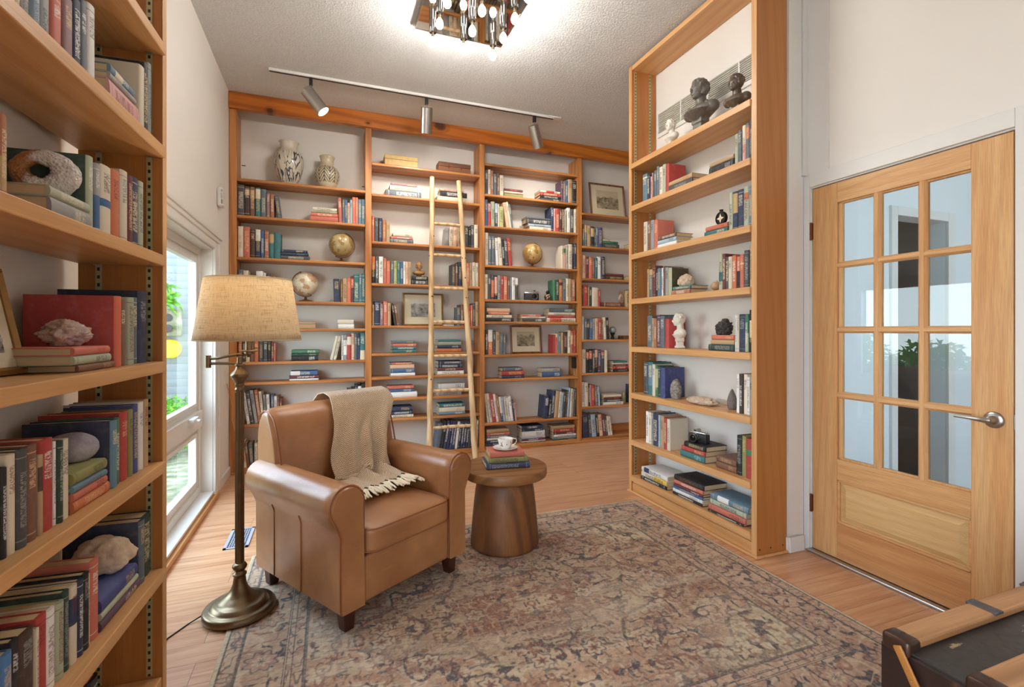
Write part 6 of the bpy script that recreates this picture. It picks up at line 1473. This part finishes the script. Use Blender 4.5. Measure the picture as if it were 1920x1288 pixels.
stone('granite_stone', 'upright speckled granite stone beside the royal blue book', 'stone', RC, z16, 512, .09, SH[('r', 0, 6)], (.043, .036, .078), M['granite'], 25, .08, 1.5, 5, None, 0, flat=.3)
stone('grey_pod', 'grey teardrop stone standing next to the white spined books', 'stone', RC, z16, 1128, .10, SH[('r', 0, 6)], (.028, .03, .072), M['pod'], 28, .04, 1.3, 4, lambda bm: [setattr(v, 'co', Vector((v.co.x * (1 - .45 * max(0, v.co.z)), v.co.y * (1 - .45 * max(0, v.co.z)), v.co.z))) for v in bm.verts] and None, 0, flat=.3)
stone('driftwood_slab', 'flat pale ruffled mineral slab lying on the shelf', 'mineral', RC, z16, 800, .08, SH[('r', 0, 6)], (.115, .06, .026), M['limest'], 31, .22, 3.2, 5, None, .08, flat=.3)
# agate on maroon book, fourth bay
pa = BK.P(BK.hit(1080 + 549 / 6.443, 620, .07)[0] - .012, .06, zagate + .0006)
def drop(bm):
    for v in bm.verts:
        u = max(0, v.co.z); v.co.x *= 1 - .75 * u ** 1.3; v.co.y *= .35
stone('agate_slice', 'teardrop agate slice standing on the maroon book in the fourth bay', 'mineral', None, pa, 0, 0, 0, (.038, .045, .060), M['agate'], 35, .05, 2, 4, drop, 0, flat=.15)
# crystal ball on dark stand, fourth bay
p, k = spot(BK, z11, 442, .08, SH[('b', 3, 5)]); p.z += .004; e = empty('crystal_ball', p); tag(e, 'clear grey crystal ball on a dark stand in the fourth bay', 'ornament')
bm = NB(); lathe(bm, [(0, 0), (.022, 0), (.024, .006), (.016, .02), (.014, .04), (.024, .058), (.028, .07), (.022, .074), (0, .068)], 28); displace(bm, .004, 60, 3); obj('stand', bm, M['blackmetal'], e, sm=180)
bm = NB(); ball(bm, (0, 0, .103), .040, 4); obj('sphere', bm, plain('grey_crystal', '#8e989c', .08, .35, .3, 30), e, sm=180)
# small glass jar, fourth bay
p, k = spot(BK, z12, 578, .13, SH[('b', 3, 7)]); e = tag(empty('tea_jar', p), 'yellow green frosted jar between stacked books and a navy book', 'jar')
bm = NB(); lathe(bm, [(0, 0), (.021, 0), (.025, .01), (.026, .06), (.024, .105), (.02, .118), (0, .118)], 32); obj('body', bm, rock_mat('green_frosted', '#8b8a5c', '#a5a27a', '#bdb895', 30, .4, .001), e, sm=180)
bm = NB(); lathe(bm, [(0, .118), (.024, .118), (.024, .13), (0, .132)], 28); obj('lid', bm, M['boxC'], e, sm=40)
# ---- busts
def bust(name, loc, rz, H, mat, label, hair=1, turn=0, shoulders=1.0, plinth=.2, beard=False, seed=1, vox=None, cloth=False, kind='bust'):
    """head, neck, chest and socle in one closed skin"""
    bm = NB(); h = H * (1 - plinth) ; z0 = H * plinth; u = h / 1.0   # u: bust height
    hd = .222 * u; hc = Vector((0, -.03 * u, z0 + .735 * u)); rot = Matrix.Rotation(turn, 3, 'Z')
    def hb(c, r_, sub=3): ball(bm, hc + rot @ (Vector(c) * hd), tuple(x * hd for x in r_), sub, rot=rot)
    hb((0, .06, .12), (.80, .98, 1.0)); hb((0, -.22, -.32), (.62, .66, .72)); hb((0, -.55, -.78), (.30, .28, .24), 2)   # skull, face, chin
    hb((0, -.93, -.22), (.13, .20, .22), 2); hb((0, -.84, -.02), (.09, .12, .26), 2); hb((0, -.80, .16), (.52, .16, .10), 2)   # nose, bridge, brow
    for s in (-1, 1):
        hb((s * .30, -.70, .03), (.13, .10, .085), 2); hb((s * .36, -.62, -.26), (.22, .20, .2), 2); hb((s * .80, .08, -.12), (.10, .20, .30), 2)
    hb((0, -.80, -.50), (.25, .11, .055), 2); hb((0, -.79, -.59), (.22, .11, .06), 2)   # lips
    if beard: hb((0, -.55, -.85), (.45, .36, .45), 2); hb((0, -.76, -.42), (.34, .14, .08), 2)
    rnd = random.Random(seed)
    for k in range(int(120 * hair)):
        a, b_ = rnd.uniform(0, 2 * PI), rnd.uniform(.05, 1.35); d = Vector((math.sin(a) * math.sin(b_ + .2), math.cos(a) * math.sin(b_ + .2), math.cos(b_ + .2)))
        if d.y < -.55 and d.z < .62: continue
        q = Vector((d.x * .82, d.y * 1.0 + .06, d.z * 1.02 + .12)); r_ = rnd.uniform(.09, .15); hb(q, (r_, r_, r_ * .9), 2)
    if hair > 1.4:
        for s in (-1, 1):
            for k in range(9): hb((s * (.80 + rnd.uniform(-.06, .1)), .2 + rnd.uniform(-.25, .3), -.1 - k * .07), (.2, .26, .18), 2)
    cone(bm, (0, .03 * u, z0 + .30 * u), (0, .015 * u, z0 + .58 * u), .135 * u, .115 * u, 24); ball(bm, (0, .02 * u, z0 + .34 * u), (.19 * u, .14 * u, .10 * u), 3)
    ball(bm, (0, .03 * u, z0 + .27 * u), (.42 * u * shoulders, .17 * u, .14 * u), 4); ball(bm, (0, -.02 * u, z0 + .23 * u), (.36 * u * shoulders, .19 * u, .16 * u), 4); cone(bm, (0, .01 * u, z0 - .01 * u), (0, -.01 * u, z0 + .22 * u), .12 * u, .33 * u * shoulders, 24)
    for s in (-1, 1): ball(bm, (s * .29 * u * shoulders, .03 * u, z0 + .26 * u), (.15 * u, .15 * u, .14 * u), 3)
    if cloth:
        for s in (-1, 1):
            for k in range(6): f = k / 5; ball(bm, (s * (.05 + .2 * f) * u, (-.15 + .07 * f) * u, z0 + (.08 + .27 * f) * u), (.05 * u, .04 * u, .06 * u), 2)
        ball(bm, (0, -.165 * u, z0 + .27 * u), (.06 * u, .03 * u, .035 * u), 2)
    if plinth > .05:
        w = .15 * u
        box2(bm, (-w * 1.15, -w * 1.0, .001), (w * 1.15, w * 1.0, z0 * .28)); box2(bm, (-w * .85, -w * .75, z0 * .25), (w * .85, w * .75, z0 * .85)); box2(bm, (-w, -w * .9, z0 * .8), (w, w * .9, z0 + .05 * u))
    for v in bm.verts: v.co.z = max(v.co.z, .002)
    o = obj(name, bm, mat, loc=loc, rot=(0, 0, rz)); remesh(o, vox or H / 110, 4); return tag(o, label, kind, 'sculpted busts')
M['bronze'] = rock_mat('weathered_bronze', '#57524c', '#6b655e', '#857d74', 30, .45, .001); M['bronze2'] = rock_mat('dark_bronze', '#4a4036', '#63564a', '#7d6d5b', 30, .35, .001); M['plaster'] = rock_mat('white_plaster', '#cfc9bc', '#ddd8cc', '#e6e2d8', 30, .7, .0006); M['terra'] = rock_mat('carved_wood_bust', '#8a5f34', '#a5773f', '#b98d55', 30, .5, .001)
zt = SH[('r', 0, 1)]
def tb_(x, inset): return RC.P(RC.hit(1180 + x / 4.6, 620, inset)[0], inset, zt + .0006)
face = RC.ang   # local -y looks out of the shelf
bust('bust', tb_(362, .065), face - .15, .205, M['plaster'], 'small white plaster bust on top shelf of the tall bookcase', 1, .2, .8, .16, seed=3)
bust('bust', tb_(612, .075), face + .12, .355, M['bronze'], 'large grey bronze bust of a man in a coat on the top shelf', 1.6, -.25, 1.12, .22, seed=5, cloth=True)
bust('bust', tb_(925, .07), face + .25, .235, M['bronze2'], 'curly haired dark bronze bust near the end of the top shelf', 1.3, -.55, .92, .14, seed=7)
pb_ = RC.P(RC.hit(1180 + 570 / 5.853, 620, .09)[0] + .008, .07, SH[('r', 0, 5)] + .0006)
bust('bust', pb_, face - .45, .245, M['plaster'], 'white plaster bust beside red books on the fifth shelf', 1.0, -.25, .8, .24, seed=11)
pb_ = BK.P(BK.hit(680 + 607 / 5.854, 620, .07)[0] + .012, .08, zbust + .0006)
bust('bust', pb_, .05, .146, M['terra'], 'brown carved bearded bust standing on two books in the ladder bay', 1.7, .1, .9, .0, True, 13)
# vent grilles behind the busts
bm = NB(); v0, v1 = on_x(1265, 204, XP), on_x(1409, 130, XP)
ya, yb_ = 3.13, 2.06; zc0, zc1 = 2.62, 2.79
ev = empty('wall_vent', (XP, 0, 0)); tag(ev, 'long white slatted air vent on the wall behind the busts', 'vent')
zb_ = on_x(1265, 235, XP).z; zt_ = on_x(1265, 197, XP).z
bm = NB(); 
for lo, hi in (((-.012, yb_, zb_ - .03), (0, ya, zb_)), ((-.012, yb_, zt_), (0, ya, zt_ + .01)), ((-.012, ya - .012, zb_), (0, ya, zt_)), ((-.012, yb_, zb_), (0, yb_ + .012, zt_))): box2(bm, lo, hi, .002)
for k in (1, 2, 3): y_ = yb_ + (ya - yb_) * k / 4; box2(bm, (-.011, y_ - .006, zb_), (0, y_ + .006, zt_))
obj('frame', bm, M['white'], ev)
bm = NB(); n = 11
for k in range(n): z_ = zb_ + (zt_ - zb_) * (k + .5) / n; box(bm, (-.006, (ya + yb_) / 2, z_), (.013, ya - yb_ - .02, .0022), 0, Matrix.Rotation(.0, 3, 'Y'))
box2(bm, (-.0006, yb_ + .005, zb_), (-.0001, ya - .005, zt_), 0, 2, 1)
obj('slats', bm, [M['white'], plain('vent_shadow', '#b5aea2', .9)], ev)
# ------------------------------------------------------------------ fixtures
# track light
ya_ = 4.21; xa, xb = on_z(503, 127, ZC - .02).x, on_z(1040, 221, ZC - .02).x
tl = empty('track_light', (0, ya_, ZC)); tag(tl, 'ceiling track light with three brushed steel cylinder heads', 'track light')
bm = NB(); box2(bm, (xa, -.018, -.022), (xb, .018, -.0005), .002); box2(bm, (xa + .004, -.008, -.0245), (xb - .004, .008, -.0221), 0, 2, 1); obj('track', bm, [M['white'], M['black']], tl)
bm = NB(); box2(bm, (xb - .06, -.03, -.014), (xb + .07, .03, -.0006), .003); obj('feed_cap', bm, M['white'], tl)
for q in (.11, .37, .60, .82):
    bm = NB(); x_ = xa + (xb - xa) * q; box2(bm, (x_ - .02, .0, -.007), (x_ + .02, .024, -.0006), .001); obj('track_clip', bm, M['white'], tl)
M['ledface'] = glow('spot_face', '#fff3e0', 18)
for (px, aim, on_) in ((583, Vector((.62, -.12, -.80)), 1), (800, Vector((.05, .42, -.9)), 1), (1002, Vector((.42, .30, -.85)), 1)):
    hp_ = on_z(px, HY - (ZC - CZ) / (on_y(px, 200, ya_).x * FW.x + ya_ * FW.y) * FPX, ZC); x_ = on_y(px, 200, ya_).x
    aim = aim.normalized()
    bm = NB(); box2(bm, (x_ - .013, -.016, -.082), (x_ + .013, .016, -.0225), .003); a_ = obj('adapter', bm, M['black'], tl)
    pv = Vector((x_, 0, -.165)); hd_ = empty('spot_head', (0, 0, 0)); hd_.parent = tl
    bm = NB(); tube(bm, [(x_, 0, -.08), (x_, 0, -.150)], .007, 10); cn = obj('stem', bm, M['steel'], a_)
    bpy.data.objects.remove(hd_)
    c0 = pv - aim * .055 + Vector((0, 0, .0)); c1 = pv + aim * .155; bm = NB()
    Q = aim.to_track_quat('Z', 'Y').to_matrix(); lathe(bm, [(0, 0), (.046, 0), (.05, .004), (.05, .21), (.046, .21), (.046, .20), (.0, .20)], 40, (0, 0, 0)); bmesh.ops.rotate(bm, cent=(0, 0, 0), matrix=Q, verts=bm.verts); bmesh.ops.translate(bm, vec=c0, verts=bm.verts)
    h_ = obj('spot_head', bm, M['steel'], tl, sm=40)
    bm = NB(); lathe(bm, [(.0459, .2005), (0, .2035)], 32); bmesh.ops.rotate(bm, cent=(0, 0, 0), matrix=Q, verts=bm.verts); bmesh.ops.translate(bm, vec=c0, verts=bm.verts); obj('lens', bm, M['ledface'], h_)
    sd = bpy.data.lights.new('spot', 'SPOT'); sd.energy = 16; sd.color = (1, .93, .84); sd.spot_size = 2.8; sd.spot_blend = 1.0; sd.shadow_soft_size = .045
    so = bpy.data.objects.new('spot', sd); COL.objects.link(so); so.parent = tl; so.location = c0 + aim * .225; so.rotation_euler = (-aim).to_track_quat('Z', 'Y').to_euler()
# bulb chandelier
cxs = [.63, .835, 1.04]; cys = [3.11, 2.905, 2.70, 2.495]; PZ = 3.245
cl_ = empty('ceiling_lamp', (0, 0, 0)); tag(cl_, 'square mirrored ceiling lamp with chrome tubes and bare round bulbs', 'ceiling lamp')
bm = NB(); box2(bm, (.543, 2.37, PZ), (1.135, 3.232, PZ + .004)); obj('mirror_plate', bm, M['mirror'], cl_)
bm = NB()
for lo, hi in (((.537, 2.364, PZ - .002), (.543, 3.238, ZC - .0005)), ((1.135, 2.364, PZ - .002), (1.141, 3.238, ZC - .0005)), ((.543, 2.364, PZ - .002), (1.135, 2.37, ZC - .0005)), ((.543, 3.232, PZ - .002), (1.135, 3.238, ZC - .0005))): box2(bm, lo, hi)
obj('rim', bm, M['chrome'], cl_)
M['bulb'] = glow('bulb_glow', '#fffaf3', 105)
for x_ in cxs:
    for y_ in cys:
        bm = NB(); lathe(bm, [(.0225, PZ - .0005), (.0225, 3.165), (.0205, 3.165), (.0205, 3.19), (0, 3.19)][::-1], 28, (x_, y_, 0)); tb2 = obj('tube', bm, M['chrome'], cl_, sm=40)
        bm = NB(); lathe(bm, [(0, 3.188), (.009, 3.188), (.009, 3.135), (0, 3.135)], 16, (x_, y_, 0)); obj('socket', bm, M['brass'], tb2, sm=40)
        bm = NB(); lathe(bm, [(0, 3.134), (.010, 3.130), (.018, 3.118), (.0225, 3.10), (.021, 3.086), (.013, 3.074), (0, 3.070)][::-1], 24, (x_, y_, 0)); obj('bulb', bm, M['bulb'], tb2, sm=180)
# wall sensor, switch plate, vent, cords
sn = empty('motion_sensor', (XL, 4.305, 2.27)); tag(sn, 'white motion sensor mounted high on the window wall', 'sensor')
bm = NB(); box2(bm, (0, -.045, -.075), (.042, .045, .075), .018, 4); obj('housing', bm, M['white'], sn, sm=40)
for z0_, z1_ in ((-.055, -.022), (-.014, .028), (.036, .056)):
    bm = NB(); box2(bm, (.030, -.047, z0_), (.0405, -.010, z1_), .003); obj('lens_window', bm, plain('grey_lens', '#8d8b86', .4) if z0_ < -.05 else M['steel'], sn)
sw = empty('switch_plate', (XL, 4.60, .86)); tag(sw, 'white switch plate on the window wall beside the bookcase upright', 'switch')
bm = NB(); box2(bm, (0, -.035, -.058), (.006, .035, .058), .003); obj('plate', bm, M['white'], sw)
bm = NB(); box2(bm, (.006, -.016, -.03), (.010, .016, .03), .002); obj('rocker', bm, M['white'], sw)
M['cordtan'] = plain('tan_cord', '#c58f4e', .5)
bm = NB(); P_ = [(XL + .012, 4.60, .80), (XL + .02, 4.66, .70), (XL + .035, 4.70, .60), (XL + .03, 4.715, .48), (XL + .06, 4.70, .36), (XL + .11, 4.66, .25), (XL + .15, 4.62, .12), (XL + .16, 4.60, .006)]
tube(bm, P_, .004, 8); tag(obj('extension_cord', bm, M['cordtan'], sm=180), 'thin tan cord hanging down by the leftmost bookcase upright', 'cord')
fv = [on_z(a, b_, 0) for a, b_ in ((419, 1032), (434, 993.6), (478.5, 989.7), (465, 1025.6))]
x0, x1 = (fv[0].x + fv[1].x) / 2, (fv[2].x + fv[3].x) / 2; y0, y1 = (fv[0].y + fv[3].y) / 2, (fv[1].y + fv[2].y) / 2
ve = empty('floor_vent', ((x0 + x1) / 2, (y0 + y1) / 2, 0)); tag(ve, 'grey metal floor vent grille near the window', 'vent'); w, h = x1 - x0, y1 - y0
bm = NB(); box2(bm, (-w / 2, -h / 2, .0002), (w / 2, h / 2, .0025)); obj('backing', bm, M['black'], ve)
bm = NB(); f_ = .016
for lo, hi in (((-w / 2, -h / 2), (w / 2, -h / 2 + f_)), ((-w / 2, h / 2 - f_), (w / 2, h / 2)), ((-w / 2, -h / 2), (-w / 2 + f_, h / 2)), ((w / 2 - f_, -h / 2), (w / 2, h / 2))): box2(bm, (*lo, .0026), (*hi, .006))
nx_, ny_ = 8, 12
for i in range(1, nx_): x_ = -w / 2 + f_ + (w - 2 * f_) * i / nx_; box2(bm, (x_ - .0018, -h / 2 + f_, .0026), (x_ + .0018, h / 2 - f_, .005))
for i in range(1, ny_): y_ = -h / 2 + f_ + (h - 2 * f_) * i / ny_; box2(bm, (-w / 2 + f_, y_ - .0022, .0026), (w / 2 - f_, y_ + .0022, .0048))
obj('grille', bm, plain('grey_vent_metal', '#a5a8b2', .45, 0), ve)
# black box on the upright of the third bay
p = Vector((bays[2][1] - .014, 4.75 + .06, SH[('b', 2, 8)])); e = empty('power_brick', p); tag(e, 'black power brick fixed to the upright in the third bay', 'power supply')
zt = BK.hit(1080, 670)[1] - SH[('b', 2, 8)]; zl = BK.hit(1080, 691)[1] - SH[('b', 2, 8)]
bm = NB(); box2(bm, (-.018, -.03, zl), (.0135, .035, zt), .003); obj('housing', bm, M['black'], e)
bm = NB(); tube(bm, [(0, 0, zl), (-.004, -.005, zl * .6), (.003, .0, zl * .3), (-.002, .01, .004)], .0025, 6); obj('cable', bm, M['fringe'], e)
# white booklet lying by the framed engraving
q = dict(kind='flat', case=BK, key=('b', 1, 5), c='wh', seed=777, s0=BK.hit(680 + 895 / 5.854, 620, .03)[0], t=.009, h=.10, z=SH[('b', 1, 5)] + .0004, n=.03, d=.10); style(q, ['n']); make_book(q, 'thin white booklet lying flat behind a ladder rung near the engraving', None)
# ------------------------------------------------------------------ light
w = bpy.data.worlds.new('world'); SC.world = w; w.use_nodes = True; nt = w.node_tree; nt.nodes.clear()
o_ = nt.nodes.new('ShaderNodeOutputWorld'); bg = nt.nodes.new('ShaderNodeBackground'); nt.links.new(bg.outputs[0], o_.inputs[0])
tc = nt.nodes.new('ShaderNodeTexCoord'); sp = nt.nodes.new('ShaderNodeSeparateXYZ'); nt.links.new(tc.outputs['Generated'], sp.inputs[0])
cr = nt.nodes.new('ShaderNodeValToRGB'); nt.links.new(sp.outputs[2], cr.inputs[0]); el = cr.color_ramp.elements
el[0].position = 0.0; el[0].color = (.70, .74, .78, 1); el[1].position = .6; el[1].color = (.62, .76, 1.0, 1)
nt.links.new(cr.outputs[0], bg.inputs[0]); bg.inputs[1].default_value = WORLD
sd = bpy.data.lights.new('sun', 'SUN'); sd.energy = 2.0; sd.angle = .3; sd.color = (1, .95, .86); so = bpy.data.objects.new('sun', sd); COL.objects.link(so); so.rotation_euler = Vector((.25, -.3, 1)).to_track_quat('Z', 'Y').to_euler()
SC.view_settings.view_transform = 'Standard'; SC.view_settings.look = 'None'; SC.view_settings.gamma = 1; SC.view_settings.use_curve_mapping = False
SC.view_settings.exposure = EXPO
SC.cycles.max_bounces = 8; SC.cycles.diffuse_bounces = 5; SC.cycles.glossy_bounces = 4; SC.cycles.transparent_max_bounces = 12; SC.cycles.sample_clamp_indirect = 6; SC.cycles.caustics_reflective = False; SC.cycles.caustics_refractive = False
